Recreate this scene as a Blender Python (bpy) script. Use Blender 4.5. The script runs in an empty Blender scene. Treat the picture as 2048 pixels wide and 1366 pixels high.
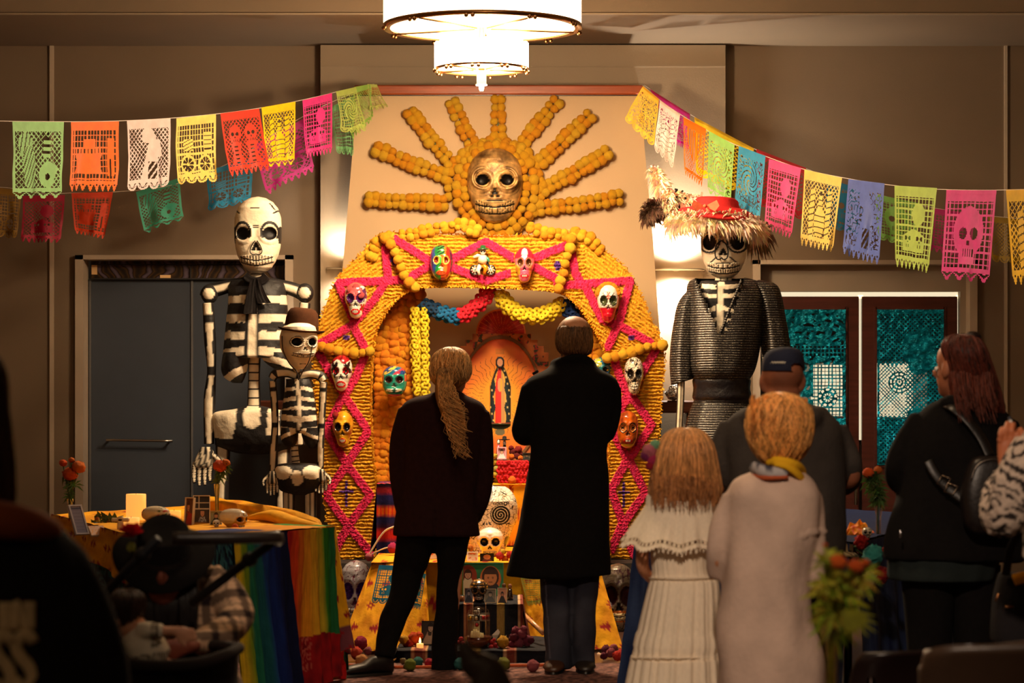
import bpy, bmesh, math, random
from math import sin, cos, pi, sqrt, atan2, exp, floor
from mathutils import Vector, Matrix, noise
random.seed(7)
C = bpy.context.scene.collection
# ---------------------------------------------------------------- camera, world, lights
F, CH, HY, CX = 4836.0, 1.39, 787.0, 1024.0     # focal length in px, camera height, horizon row, centre column
def P(x, y, d): return Vector(((x - CX) * d / F, d, CH - (y - HY) * d / F))
def L(n, d): return n * d / F
cam = bpy.data.cameras.new('camera'); co = bpy.data.objects.new('camera', cam); C.objects.link(co)
co.location = (0, 0, CH); co.rotation_euler = (pi / 2, 0, 0)
cam.lens = 85.0; cam.sensor_width = 36; cam.shift_y = (HY - 683) / 2048
cam.clip_start = .1; cam.clip_end = 60
cam.dof.use_dof = True; cam.dof.focus_distance = 14.6; cam.dof.aperture_fstop = 4.0
sc = bpy.context.scene; sc.camera = co
sc.view_settings.view_transform = 'Standard'; sc.view_settings.look = 'None'
sc.view_settings.gamma = 1; sc.view_settings.exposure = 0.0; sc.view_settings.use_curve_mapping = False
w = bpy.data.worlds.new('world'); sc.world = w; w.use_nodes = True
w.node_tree.nodes['Background'].inputs[0].default_value = (1, .6, .35, 1)
w.node_tree.nodes['Background'].inputs[1].default_value = .008
def light(name, typ, loc, energy, col, size=.3, rot=(0, 0, 0), size_y=None, spot=None, blend=.5, spread=None):
 l = bpy.data.lights.new(name, typ); o = bpy.data.objects.new(name, l); C.objects.link(o)
 o.location = loc; o.rotation_euler = rot; l.energy = energy; l.color = col
 if typ == 'AREA':
  l.size = size
  if size_y: l.shape = 'RECTANGLE'; l.size_y = size_y
  if spread: l.spread = spread
 else: l.shadow_soft_size = size
 if typ == 'SPOT': l.spot_size = spot; l.spot_blend = blend
 return o
def aim(o, tgt):
 o.rotation_euler = (Vector(tgt) - o.location).to_track_quat('-Z', 'Y').to_euler()
WARM = (1, .72, .44)
# unseen fill for the hall's other chandeliers, and spots added over visitors and altar
light('hall_fill_light', 'POINT', (-3.2, 6.5, 3.6), 8, WARM, .35)
light('hall_fill_light', 'POINT', (-1.6, .2, 3.9), 34, WARM, .35)  # added to brighten the foreground shirt lettering
light('hall_fill_light', 'POINT', (.3, 8.8, 4.0), 88, WARM, .35)  # placed overhead to brighten the visitors' hair and backs
tl = light('fill_spot', 'SPOT', (.2, 10.2, 4.1), 100, WARM, .12, spot=.62, blend=.7); aim(tl, (0, 15.6, 1.7))  # unseen spot, front fill on the altar and skeleton faces
ts = light('fill_spot', 'SPOT', (-.1, 2.6, 4.0), 640, (1, .74, .54), .12, spot=.72, blend=.9); aim(ts, (.80, 7.8, .75))  # unseen spot behind the visitors, brightens their backs
tf = light('fill_spot', 'SPOT', (-.1, 12.35, 4.2), 260, WARM, .1, spot=.46, blend=.7); aim(tf, (-.05, 13.4, .25))  # added fill from above for the lower altar steps
# ---------------------------------------------------------------- colours and materials
def lin(c): return c / 12.92 if c <= .04045 else ((c + .055) / 1.055) ** 2.4
def rgb(r, g, b): return (lin(r / 255), lin(g / 255), lin(b / 255))
def mixc(a, b, t): return tuple(a[i] * (1 - t) + b[i] * t for i in range(3))
WHITE = rgb(235, 228, 212); BLACK = (.006, .005, .006)
def _img(nt, n): return nt.nodes.new(n)
def mat(name, rough=.7, metal=0, bump=0, bscale=30, vary=.12, vscale=8, coat=0, emit=None, col=None, spec=.5,
  trans=0, alpha=1, sheen=0, stretch=(1, 1, 1), transl=0, dist=.02, detail=4):
 """procedural material: painted colour ('Col' attribute, or a fixed colour) x soft noise, noise bump"""
 m = bpy.data.materials.new(name); m.use_nodes = True; nt = m.node_tree; N = nt.nodes; K = nt.links
 b = N['Principled BSDF']
 tc = N.new('ShaderNodeTexCoord'); mp = N.new('ShaderNodeMapping'); mp.inputs['Scale'].default_value = stretch
 K.new(tc.outputs['Object'], mp.inputs['Vector'])
 if col is None:
  a = N.new('ShaderNodeAttribute'); a.attribute_name = 'Col'; src = a.outputs['Color']
 else:
  a = N.new('ShaderNodeRGB'); a.outputs[0].default_value = (*col, 1); src = a.outputs[0]
 if vary:
  nz = N.new('ShaderNodeTexNoise'); nz.inputs['Scale'].default_value = vscale; nz.inputs['Detail'].default_value = 3
  K.new(mp.outputs[0], nz.inputs['Vector'])
  mr = N.new('ShaderNodeMapRange'); mr.inputs[3].default_value = 1 - vary; mr.inputs[4].default_value = 1 + vary
  mr.inputs[1].default_value = .3; mr.inputs[2].default_value = .7
  K.new(nz.outputs[0], mr.inputs[0])
  mx = N.new('ShaderNodeVectorMath'); mx.operation = 'MULTIPLY'
  K.new(src, mx.inputs[0]); K.new(mr.outputs[0], mx.inputs[1]); src = mx.outputs[0]
 K.new(src, b.inputs['Base Color'])
 b.inputs['Roughness'].default_value = rough; b.inputs['Metallic'].default_value = metal
 b.inputs['Specular IOR Level'].default_value = spec
 b.inputs['Coat Weight'].default_value = coat; b.inputs['Coat Roughness'].default_value = .12
 b.inputs['Transmission Weight'].default_value = trans; b.inputs['Alpha'].default_value = alpha
 b.inputs['Sheen Weight'].default_value = sheen
 if bump:
  n2 = N.new('ShaderNodeTexNoise'); n2.inputs['Scale'].default_value = bscale; n2.inputs['Detail'].default_value = detail
  K.new(mp.outputs[0], n2.inputs['Vector'])
  bp = N.new('ShaderNodeBump'); bp.inputs['Strength'].default_value = bump; bp.inputs['Distance'].default_value = dist
  K.new(n2.outputs[0], bp.inputs['Height']); K.new(bp.outputs[0], b.inputs['Normal'])
 if emit:
  b.inputs['Emission Color'].default_value = (*emit[0], 1); b.inputs['Emission Strength'].default_value = emit[1]
 if transl:
  out = [n for n in N if n.type == 'OUTPUT_MATERIAL'][0]
  t = N.new('ShaderNodeBsdfTranslucent'); K.new(src, t.inputs[0])
  ms = N.new('ShaderNodeMixShader'); ms.inputs[0].default_value = transl
  K.new(b.outputs[0], ms.inputs[1]); K.new(t.outputs[0], ms.inputs[2]); K.new(ms.outputs[0], out.inputs[0])
 return m
M = dict(
 wall=mat('painted_plaster', .8, bump=.15, bscale=120, vary=.05, vscale=1.5, dist=.004),
 plain=mat('matte_paint', .6, vary=.04),
 wood=mat('varnished_wood', .35, coat=.3, vary=.25, vscale=6, stretch=(.6, 8, 8), bump=.1, bscale=20, dist=.003),
 metal=mat('brushed_metal', .3, 1, vary=.08),
 carpet=mat('carpet_pile', .95, bump=.8, bscale=160, vary=.5, vscale=60, dist=.01),
 tissue=mat('tissue_paper', .75, vary=.12, vscale=30, bump=.35, bscale=40, transl=.25, dist=.01),
 fringe=mat('fringed_tissue_paper', .8, vary=.28, vscale=45, bump=.8, bscale=170, dist=.01, transl=.12),
 petal=mat('marigold_petals', .8, vary=.25, vscale=90, bump=.7, bscale=200, dist=.008, transl=.15),
 mache=mat('painted_papier_mache', .6, vary=.12, vscale=14, bump=.6, bscale=22, dist=.012, spec=.4),
 glaze=mat('glazed_ceramic', .22, vary=.1, vscale=25, coat=.7, bump=.15, bscale=30, dist=.006),
 patina=mat('burnished_clay', .42, .35, vary=.5, vscale=22, bump=.5, bscale=50, dist=.006),
 cloth=mat('woven_cloth', .9, vary=.1, vscale=12, bump=.35, bscale=60, dist=.006, spec=.25),
 wool=mat('dark_wool', .95, vary=.15, vscale=40, bump=.3, bscale=150, dist=.004, spec=.15),
 gauze=mat('white_cotton_gauze', .9, vary=.06, vscale=50, bump=.3, bscale=90, dist=.004, stretch=(3, 3, .7)),
 skin=mat('skin', .55, vary=.08, vscale=20, bump=.08, bscale=80, dist=.003),
 hair=mat('hair', .45, vary=.35, vscale=60, stretch=(3, 3, .5), bump=.4, bscale=90, dist=.004, spec=.4),
 leather=mat('smooth_leather', .38, vary=.08, bump=.2, bscale=60, dist=.004),
 glass=mat('clear_glass', .05, trans=1, vary=0, alpha=.35),
 sequin=mat('sequinned_lurex', .32, .75, vary=.9, vscale=260, stretch=(1, 1, 3), bump=1, bscale=330, dist=.006),
 foil=mat('metallic_foil', .22, .85, vary=.25, vscale=9, bump=1, bscale=16, dist=.05, detail=3),
 wax=mat('glowing_candle_wax', .5, vary=.04, emit=((1, .42, .08), .9)),  # wax itself emits, to make the candles look brighter
 lamp=mat('lit_lamp_glass', .4, vary=0, emit=((1, .70, .40), 7)),
 flame=mat('flame', .4, vary=0, emit=((1, .5, .1), 12)),
 lobby=mat('lobby_gap_glow', .5, vary=0, emit=((1, .86, .58), .85)),  # glow of the strips in the door gaps
 leaf=mat('green_leaf', .55, vary=.25, vscale=30, transl=.2),
 fluff=mat('ostrich_down', .9, vary=.3, vscale=30, transl=.2),
)
# ---------------------------------------------------------------- object helpers
WO = {}
def thing(name, label, cat, loc=(0, 0, 0), group=None):
 o = bpy.data.objects.new(name, None); C.objects.link(o); o.location = loc; o.empty_display_size = .05
 o['label'] = label; o['category'] = cat
 if group: o['group'] = group
 WO[o.name] = Vector(loc); return o
def tag(o, label=None, cat=None, group=None, kind=None):
 for k, v in (('label', label), ('category', cat), ('group', group), ('kind', kind)):
  if v: o[k] = v
 return o
class MB:
 def __init__(s, col=(.5, .5, .5)): s.v = []; s.f = []; s.c = []; s.col = col
 def add(s, vs, fs, col=None):
  n = len(s.v); s.v += [tuple(v) for v in vs]; s.f += [tuple(i + n for i in f) for f in fs]
  col = s.col if col is None else col
  if callable(col): s.c += [col(Vector(v)) for v in vs]
  elif isinstance(col, list): s.c += col
  else: s.c += [col] * len(vs)
  return s
 def box(s, a, b, col=None, bev=0):
  x0, y0, z0 = (min(a[i], b[i]) for i in range(3)); x1, y1, z1 = (max(a[i], b[i]) for i in range(3))
  if bev:
   e = min(bev, (x1 - x0) * .45, (y1 - y0) * .45, (z1 - z0) * .45)
   vs = []; 
   for sx in (0, 1):
    for sy in (0, 1):
     for sz in (0, 1):
      X, Y, Z = (x1 if sx else x0), (y1 if sy else y0), (z1 if sz else z0)
      ex, ey, ez = (-e if sx else e), (-e if sy else e), (-e if sz else e)
      vs += [(X, Y + ey, Z + ez), (X + ex, Y, Z + ez), (X + ex, Y + ey, Z)]
   bm = bmesh.new(); bv = [bm.verts.new(v) for v in vs]
   r = bmesh.ops.convex_hull(bm, input=bv); bm.verts.index_update()
   s.add([v.co for v in bm.verts], [[v.index for v in f.verts] for f in bm.faces], col); bm.free(); return s
  vs = [(x0, y0, z0), (x1, y0, z0), (x1, y1, z0), (x0, y1, z0), (x0, y0, z1), (x1, y0, z1), (x1, y1, z1), (x0, y1, z1)]
  return s.add(vs, [(0, 3, 2, 1), (4, 5, 6, 7), (0, 1, 5, 4), (1, 2, 6, 5), (2, 3, 7, 6), (3, 0, 4, 7)], col)
 def rings(s, R, col=None, cap=True, close=True):
  n = len(R[0]); vs = [v for r in R for v in r]; fs = []
  for i in range(len(R) - 1):
   for j in range(n if close else n - 1):
    k = (j + 1) % n; fs.append((i * n + j, i * n + k, (i + 1) * n + k, (i + 1) * n + j))
  if cap:
   c0 = sum((Vector(v) for v in R[0]), Vector()) / n; c1 = sum((Vector(v) for v in R[-1]), Vector()) / n
   m = len(vs); vs += [c0, c1]
   for j in range(n):
    k = (j + 1) % n; fs.append((m, k, j)); fs.append((m + 1, (len(R) - 1) * n + j, (len(R) - 1) * n + k))
  return s.add(vs, fs, col)
 def tube(s, pts, rad, n=8, col=None, cap=True, flat=1.0, up=None):
  pts = [Vector(p) for p in pts]; m = len(pts)
  if not hasattr(rad, '__len__'): rad = [rad] * m
  R = []; u = None
  for i, p in enumerate(pts):
   t = (pts[min(i + 1, m - 1)] - pts[max(i - 1, 0)])
   t = t.normalized() if t.length > 1e-9 else Vector((0, 0, 1))
   if u is None:
    a = Vector(up) if up else (Vector((0, 1, 0)) if abs(t.y) < .8 else Vector((1, 0, 0)))
    u = (a - t * a.dot(t)).normalized()
   else:
    u = u - t * u.dot(t); u = u.normalized() if u.length > 1e-6 else t.orthogonal().normalized()
   v = t.cross(u)
   R.append([p + (u * cos(2 * pi * j / n) * flat + v * sin(2 * pi * j / n)) * rad[i] for j in range(n)])
  return s.rings(R, col, cap)
 def ball(s, c, r, nu=12, nv=8, col=None):
  c = Vector(c); r = r if hasattr(r, '__len__') else (r, r, r); R = []
  for i in range(nv + 1):
   a = pi * (i + .02) / (nv + .04)
   R.append([(c.x + r[0] * sin(a) * cos(2 * pi * j / nu), c.y + r[1] * sin(a) * sin(2 * pi * j / nu), c.z + r[2] * cos(a)) for j in range(nu)])
  return s.rings(R, col)
 def lathe(s, c, prof, n=20, col=None, axis='z', cap=True):
  c = Vector(c); R = []
  for r, h in prof:
   R.append([c + (Vector((r * cos(2 * pi * j / n), r * sin(2 * pi * j / n), h)) if axis == 'z' else
      Vector((r * cos(2 * pi * j / n), h, r * sin(2 * pi * j / n)))) for j in range(n)])
  return s.rings(R, col, cap)
 def prism(s, poly, y0, y1, col=None):
  """poly: list of (x,z); extruded along y"""
  n = len(poly); vs = [(x, y0, z) for x, z in poly] + [(x, y1, z) for x, z in poly]
  fs = [tuple(range(n)), tuple(range(2 * n - 1, n - 1, -1))] + [(i, i + n, (i + 1) % n + n, (i + 1) % n) for i in range(n)]
  return s.add(vs, fs, col)
 def grid(s, fn, nu, nv, col=None, mask=None):
  """fn(u,v)->vec, u,v in 0..1; col(u,v)->colour; mask(u,v)->keep"""
  vs = []; cs = []
  for i in range(nv + 1):
   for j in range(nu + 1):
    vs.append(fn(j / nu, i / nv))
    if callable(col): cs.append(col(j / nu, i / nv))
  fs = []
  for i in range(nv):
   for j in range(nu):
    if mask and not mask((j + .5) / nu, (i + .5) / nv): continue
    a = i * (nu + 1) + j; fs.append((a, a + 1, a + nu + 2, a + nu + 1))
  return s.add(vs, fs, cs if callable(col) else col)
 def mesh(s, name, m, smooth=True, org=Vector((0, 0, 0)), remesh=0, colfn=None, dispfn=None, sm=0):
  me = bpy.data.meshes.new(name)
  me.from_pydata([tuple(Vector(v) - org) for v in s.v], [], s.f)
  if remesh:
   bm = bmesh.new(); bm.from_mesh(me); bmesh.ops.recalc_face_normals(bm, faces=bm.faces); bm.to_mesh(me); bm.free()
   t = bpy.data.objects.new('t', me); C.objects.link(t)
   rm = t.modifiers.new('r', 'REMESH'); rm.mode = 'VOXEL'; rm.voxel_size = remesh; rm.adaptivity = 0
   if sm:
    q = t.modifiers.new('s', 'SMOOTH'); q.iterations = sm; q.factor = .5
   dg = bpy.context.evaluated_depsgraph_get(); me2 = bpy.data.meshes.new_from_object(t.evaluated_get(dg))
   bpy.data.objects.remove(t); bpy.data.meshes.remove(me); me = me2; me.name = name
   if dispfn:
    ns = [v.normal.copy() for v in me.vertices]
    for v, nn in zip(me.vertices, ns):
     v.co = v.co + nn * dispfn(v.co + org, nn)
   cs = [colfn(v.co + org) if colfn else s.col for v in me.vertices]
  else: cs = s.c
  at = me.color_attributes.new('Col', 'FLOAT_COLOR', 'POINT')
  at.data.foreach_set('color', [x for c in cs for x in (c[0], c[1], c[2], 1)])
  if smooth: me.polygons.foreach_set('use_smooth', [True] * len(me.polygons))
  me.materials.append(M[m] if isinstance(m, str) else m); me.update()
  return me
 def build(s, name, m, parent=None, smooth=True, label=None, org=None, **k):
  if parent is not None: o0 = WO[parent.name]
  else: o0 = Vector(org) if org is not None else Vector((0, 0, 0))
  if not (k.get('remesh')) and not smooth is True: pass
  me = s.mesh(name, m, smooth, o0, **k)
  o = bpy.data.objects.new(name, me); C.objects.link(o)
  if parent is not None: o.parent = parent
  else: o.location = o0
  WO[o.name] = o0
  if label: o['label'] = label
  return o
def fixn(o):
 bm = bmesh.new(); bm.from_mesh(o.data); bmesh.ops.recalc_face_normals(bm, faces=bm.faces); bm.to_mesh(o.data); bm.free(); return o
def inst(name, me, loc, parent=None, rot=(0, 0, 0), scale=1, label=None):
 """another object on a shared mesh; loc is a world point"""
 o = bpy.data.objects.new(name, me); C.objects.link(o)
 o.location = Vector(loc) - (WO[parent.name] if parent else Vector()); o.rotation_euler = rot
 o.scale = (scale,) * 3 if not hasattr(scale, '__len__') else scale
 if parent: o.parent = parent
 WO[o.name] = Vector(loc)
 if label: o['label'] = label
 return o
def struct(name, mb, m, smooth=False, parent=None):
 o = mb.build(name, m, parent, smooth); fixn(o)
 if parent is None: o['kind'] = 'structure'
 return o
def cr(ks, t):
 """catmull-rom through a list of tuples, t in 0..len-1"""
 n = len(ks); i = min(int(t), n - 2); f = t - i
 p0, p1, p2, p3 = ks[max(i - 1, 0)], ks[i], ks[i + 1], ks[min(i + 2, n - 1)]
 return tuple(.5 * (2 * b + (c - a) * f + (2 * a - 5 * b + 4 * c - d) * f * f + (3 * b - a - 3 * c + d) * f ** 3) for a, b, c, d in zip(p0, p1, p2, p3))
def curve(ks, n): return [cr([tuple(k) for k in ks], i * (len(ks) - 1) / (n - 1)) for i in range(n)]
def curP(ks, n, d=None):
 """pixel knots (x,y,d) -> world points"""
 return [P(*c) for c in curve([k if len(k) > 2 else (*k, d) for k in ks], n)]
def vloft(mb, rows, d, n=28, m=40, sq=1.0, col=None, ripple=None, cap=True):
 """upright body: rows (y, x_left, x_right, depth_m[, d_off]) in pixels at distance d"""
 ks = curve([(r[0], r[1], r[2], r[3], r[4] if len(r) > 4 else 0) for r in rows], m); R = []; Q = []
 for i, (y, a, b, dep, off) in enumerate(ks):
  c = P((a + b) / 2, y, d + off); c.x = ((a + b) / 2 - CX) * d / F; c.z = CH - (y - HY) * d / F
  rx = max(L((b - a) / 2, d), .001); ry = max(dep / 2, .001); ring = []
  for j in range(n):
   t = 2 * pi * j / n; cs, sn = cos(t), sin(t)
   k = 1 + (ripple(t, i / (m - 1)) if ripple else 0)
   ring.append(c + Vector((rx * k * math.copysign(abs(cs) ** sq, cs), -ry * k * math.copysign(abs(sn) ** sq, sn), 0)))
  R.append(ring)
 mb.rings(R, col, cap); return mb
def inpoly(x, y, poly):
 c = False; j = len(poly) - 1
 for i in range(len(poly)):
  xi, yi = poly[i]; xj, yj = poly[j]
  if (yi > y) != (yj > y) and x < (xj - xi) * (y - yi) / (yj - yi) + xi: c = not c
  j = i
 return c
def dseg(x, y, a, b):
 dx, dy = b[0] - a[0], b[1] - a[1]; l = dx * dx + dy * dy or 1e-9
 t = max(0, min(1, ((x - a[0]) * dx + (y - a[1]) * dy) / l)); return math.hypot(x - a[0] - t * dx, y - a[1] - t * dy)
def dpoly(x, y, ps): return min(dseg(x, y, ps[i], ps[i + 1]) for i in range(len(ps) - 1))
def nz(p, s=1.0): return noise.noise(Vector(p) * s)
# ---------------------------------------------------------------- the hall
D0 = 17.0                                            # back wall
TAUPE = rgb(124, 105, 84); TAUPE2 = rgb(148, 130, 108)
FLOORC = rgb(70, 45, 35)
ZC = P(0, 90, D0).z
def wallbox(mb, x0, x1, y0, y1, d, th, col): mb.box(P(x0, y0, d), P(x1, y1, d) + Vector((0, th, 0)), col)
zf = 0.0; yf = HY + CH * F / D0
struct('floor', MB(FLOORC).box((-6, -3, -.05), (6, 20, 0)), 'wood')
# back wall with its two door openings
mb = MB(TAUPE); wallbox(mb, -700, 160, 90, yf, D0, .25, None); wallbox(mb, 160, 585, 90, 512, D0, .25, None)
wallbox(mb, 585, 1515, 90, yf, D0, .25, None); wallbox(mb, 1515, 1945, 90, 522, D0, .25, None); wallbox(mb, 1945, 2750, 90, yf, D0, .25, None)
struct('wall_back', mb, 'wall')
mb = MB(TAUPE2); wallbox(mb, 641, 1451, 90, yf, D0 - .13, .13, None); struct('wall_pilaster', mb, 'wall')
struct('wall_left', MB(TAUPE).box((-4.9, -3, 0), (-4.75, D0, 4.4)), 'wall')
struct('wall_right', MB(TAUPE).box((4.75, -3, 0), (4.9, D0, 4.4)), 'wall')
struct('wall_front', MB(TAUPE).box((-4.9, -3.15, 0), (4.9, -3, 4.4)), 'wall')
zs = P(0, 92, D0).z; ds = (zs - CH) * F / (HY - 28)
struct('ceiling_bulkhead', MB(TAUPE).box((-4.75, ds, zs), (4.75, D0 + .25, 4.4)), 'wall')
struct('ceiling', MB(TAUPE2).box((-4.9, -3.15, 4.3), (4.9, ds, 4.45)), 'wall')
for i, (a, b, y0) in enumerate(((100, 108, 90), (2008, 2014, 90))):
 struct('trim_%d' % (i + 1), MB(rgb(190, 172, 150)).box(P(a, y0, D0), P(b, yf, D0) - Vector((0, .02, 0))), 'plain')
struct('trim_3', MB(TAUPE2).box(P(641, 131, D0 - .13), P(1451, 134, D0 - .13) - Vector((0, .008, 0))), 'wall')
struct('trim_4', MB(TAUPE2).box(P(-700, 26, ds - .02), P(2750, 29, ds - .02) + Vector((0, .03, 0))), 'wall')
# fireplace breast: a flat hood wider at the foot, its wooden cap beam, the mantel shelf and dark hearth
DB = 16.55
hood = [(713, 189), (1282, 189), (1289, 293), (1306, 480), (1322, 700), (1328, 812), (668, 812), (672, 700), (690, 480), (707, 280)]
mb = MB(rgb(204, 174, 136)); mb.prism([(P(x, y, DB).x, P(x, y, DB).z) for x, y in hood], DB, D0 - .12); struct('wall_chimney_breast', mb, 'wall')
mb = MB(rgb(70, 60, 52)); mb.box(P(675, 812, DB + .05), P(1322, 1230, DB + .05) + Vector((0, .6, 0))); struct('wall_fireplace', mb, 'wall')
t = thing('cap_beam', 'reddish varnished wooden beam capping the tapered chimney breast', 'beam', P(998, 189, DB))
MB(rgb(158, 70, 26)).box(P(708, 170, DB - .04), P(1287, 189, DB - .04) + Vector((0, .7, 0)), bev=.008).build('beam', 'wood', t, False)
MB(rgb(60, 28, 14)).box(P(712, 188.5, DB - .02), P(1283, 191.5, DB - .02) + Vector((0, .6, 0))).build('lower_lip', 'wood', t, False)
struct('floor_hearth', MB(rgb(40, 32, 28)).box((P(672, 0, 16).x, 15.25, 0), (P(1330, 0, 16).x, 16.8, P(0, 1120, DB - 1).z)), 'wall')
t = thing('mantel_shelf', 'long reddish wooden mantel shelf showing beside the skeletons', 'shelf', P(975, 812, DB))
MB(rgb(96, 48, 26)).box(P(518, 801, DB - .12), P(1432, 826, DB - .12) + Vector((0, .35, 0)), bev=.01).build('board', 'wood', t, False)
for x in (590, 1385): MB(rgb(70, 36, 20)).box(P(x - 12, 826, DB), P(x + 12, 850, DB) + Vector((0, .3, 0)), bev=.008).build('bracket', 'wood', t, False)
# door 1: dark glazed leaves under a marbled mirror transom
R3 = rgb(176, 158, 138)
def frame(name, x0, x1, y0, wpx, d, col):
 mb = MB(col); yb = yf
 for a, b in ((x0, x0 + wpx), (x1 - wpx, x1)): mb.box(P(a, y0, d - .05), P(b, yb, d - .05) + Vector((0, .25, 0)))
 mb.box(P(x0, y0, d - .05), P(x1, y0 + wpx * .55, d - .05) + Vector((0, .25, 0)))
 return struct(name, mb, 'plain')
frame('trim_5', 150, 586, 510, 16, D0, R3)
d1 = struct('door_1', MB(rgb(60, 66, 76)).box(P(166, 558, D0 + .16), P(585, yf, D0 + .16) + Vector((0, .04, 0))), mat('blue_grey_lit_leaf', .35, vary=.04))  # bluish light on the leaves put into their blue-grey colour
for x in (180, 384, 578): MB(rgb(90, 88, 88)).box(P(x - 2, 560, D0 + .145), P(x + 2, yf, D0 + .145) + Vector((0, .01, 0))).build('leaf_edge', 'plain', d1, False)
hb = MB(rgb(180, 170, 155)); hb.tube(curP([(212, 880), (345, 882)], 6, D0 + .08), .009, 8); hb.tube([P(218, 881, D0 + .08), P(218, 881, D0 + .16)], .008); hb.tube([P(340, 882, D0 + .08), P(340, 882, D0 + .16)], .008)
hb.build('door_handle', 'metal', d1)
def marble():
 m = bpy.data.materials.new('marbled_mirror'); m.use_nodes = True; N = m.node_tree.nodes; K = m.node_tree.links; b = N['Principled BSDF']
 tc = N.new('ShaderNodeTexCoord'); mp = N.new('ShaderNodeMapping'); mp.inputs['Scale'].default_value = (1.3, 1, 2.6); K.new(tc.outputs['Object'], mp.inputs[0])
 wv = N.new('ShaderNodeTexWave'); wv.inputs['Scale'].default_value = 2.2; wv.inputs['Distortion'].default_value = 9; wv.inputs['Detail'].default_value = 2; K.new(mp.outputs[0], wv.inputs[0])
 r = N.new('ShaderNodeValToRGB'); e = r.color_ramp.elements; e[0].color = (.03, .02, .015, 1); e[1].color = (*rgb(112, 96, 110), 1); q = e.new(.45); q.color = (*rgb(92, 66, 38), 1); q = e.new(.7); q.color = (*rgb(40, 28, 20), 1)
 K.new(wv.outputs[0], r.inputs[0]); K.new(r.outputs[0], b.inputs['Base Color']); b.inputs['Roughness'].default_value = .25; b.inputs['Metallic'].default_value = .4; return m
mm = marble()
tr = struct('window_1', MB().box(P(182, 516, D0 + .14), P(584, 556, D0 + .14) + Vector((0, .03, 0))), mm)
MB(rgb(20, 14, 10)).box(P(182, 528, D0 + .12), P(584, 530, D0 + .12) + Vector((0, .02, 0))).build('glazing_bar', 'plain', tr, False)
MB(rgb(20, 14, 10)).box(P(182, 556, D0 + .11), P(584, 559, D0 + .11) + Vector((0, .05, 0))).build('glazing_bar', 'plain', tr, False)
MB(rgb(20, 14, 10)).box(P(380, 530, D0 + .12), P(382, 556, D0 + .12) + Vector((0, .02, 0))).build('glazing_bar', 'plain', tr, False)
MB(rgb(235, 190, 130)).box(P(183, 530, D0 + .13), P(194, 549, D0 + .13) + Vector((0, .012, 0))).build('brass_plate', 'plain', tr, False)
MB(rgb(235, 190, 130)).box(P(320, 550, D0 + .13), P(341, 557, D0 + .13) + Vector((0, .012, 0))).build('brass_plate', 'plain', tr, False)
# door 2: double brown doors, glass covered with teal foil cut paper, glowing strips as lobby light in the gaps
frame('trim_6', 1506, 1955, 520, 15, D0, R3)
struct('trim_7', MB(rgb(150, 134, 116)).box(P(1520, 528, D0 + .1), P(1942, 583, D0 + .1) + Vector((0, .1, 0))), 'plain')
struct('trim_8', MB(rgb(150, 134, 116)).box(P(1921, 583, D0 + .1), P(1942, yf, D0 + .1) + Vector((0, .1, 0))), 'plain')
DW = rgb(74, 34, 26)
def leaf(name, x0, x1, gx0, gx1):
 d = D0 + .14; y0, gy0, gy1 = 593, 617, 932
 mb = MB(DW)
 for a, b, c, e in ((x0, gx0, y0, yf), (gx1, x1, y0, yf), (gx0, gx1, y0, gy0), (gx0, gx1, gy1, yf)): mb.box(P(a, c, d), P(b, e, d) + Vector((0, .05, 0)))
 o = struct(name, mb, 'wood')
 g = MB(rgb(20, 24, 28)).box(P(gx0, gy0, d + .03), P(gx1, gy1, d + .03) + Vector((0, .006, 0))).build('glass_pane', mat('door_glass', .08, trans=1, vary=0, alpha=.25, col=rgb(160, 170, 175)), o, False)
 mb = MB(DW)
 for a, b, c, e in ((gx0 - 3, gx0 + 2, gy0 - 3, gy1 + 3), (gx1 - 2, gx1 + 3, gy0 - 3, gy1 + 3), (gx0, gx1, gy0 - 3, gy0 + 2), (gx0, gx1, gy1 - 2, gy1 + 3)): mb.box(P(a, c, d - .012), P(b, e, d - .012) + Vector((0, .02, 0)))
 mb.build('glazing_bead', 'wood', o, False)
 return o
dl = leaf('door_2', 1556, 1718, 1566, 1692); dr = leaf('door_3', 1724, 1915, 1752, 1889)
MB(rgb(150, 140, 120)).tube([P(1712, 950, D0 + .1), P(1712, 1010, D0 + .1)], .012).build('door_handle', 'metal', dl)
mb = MB(rgb(16, 13, 12)); mb.box(P(1400, 500, D0 + 2.2), P(2100, 1300, D0 + 2.2) + Vector((0, .1, 0))); wl = struct('wall_lobby', mb, 'plain')
t = thing('lobby_glow_strips', 'glowing cream strips put in for lobby light in the gaps round the brown double doors', 'light', P(1740, 588, D0 + .3))  # emissive strips imitate light leaking through the door gaps
MB((.9, .8, .6)).box(P(1556, 581, D0 + .22), P(1924, 597, D0 + .22) + Vector((0, .02, 0))).build('top_strip', 'lobby', t, False)
MB((.9, .8, .6)).box(P(1716, 590, D0 + .22), P(1726, 880, D0 + .22) + Vector((0, .02, 0))).build('middle_strip', 'lobby', t, False)
MB((.9, .8, .6)).box(P(1912, 590, D0 + .22), P(1924, 700, D0 + .22) + Vector((0, .02, 0))).build('side_strip', 'lobby', t, False)
lb2 = mat('lit_lobby_window', .5, vary=0, emit=((1, .80, .52), 1.15))
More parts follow.
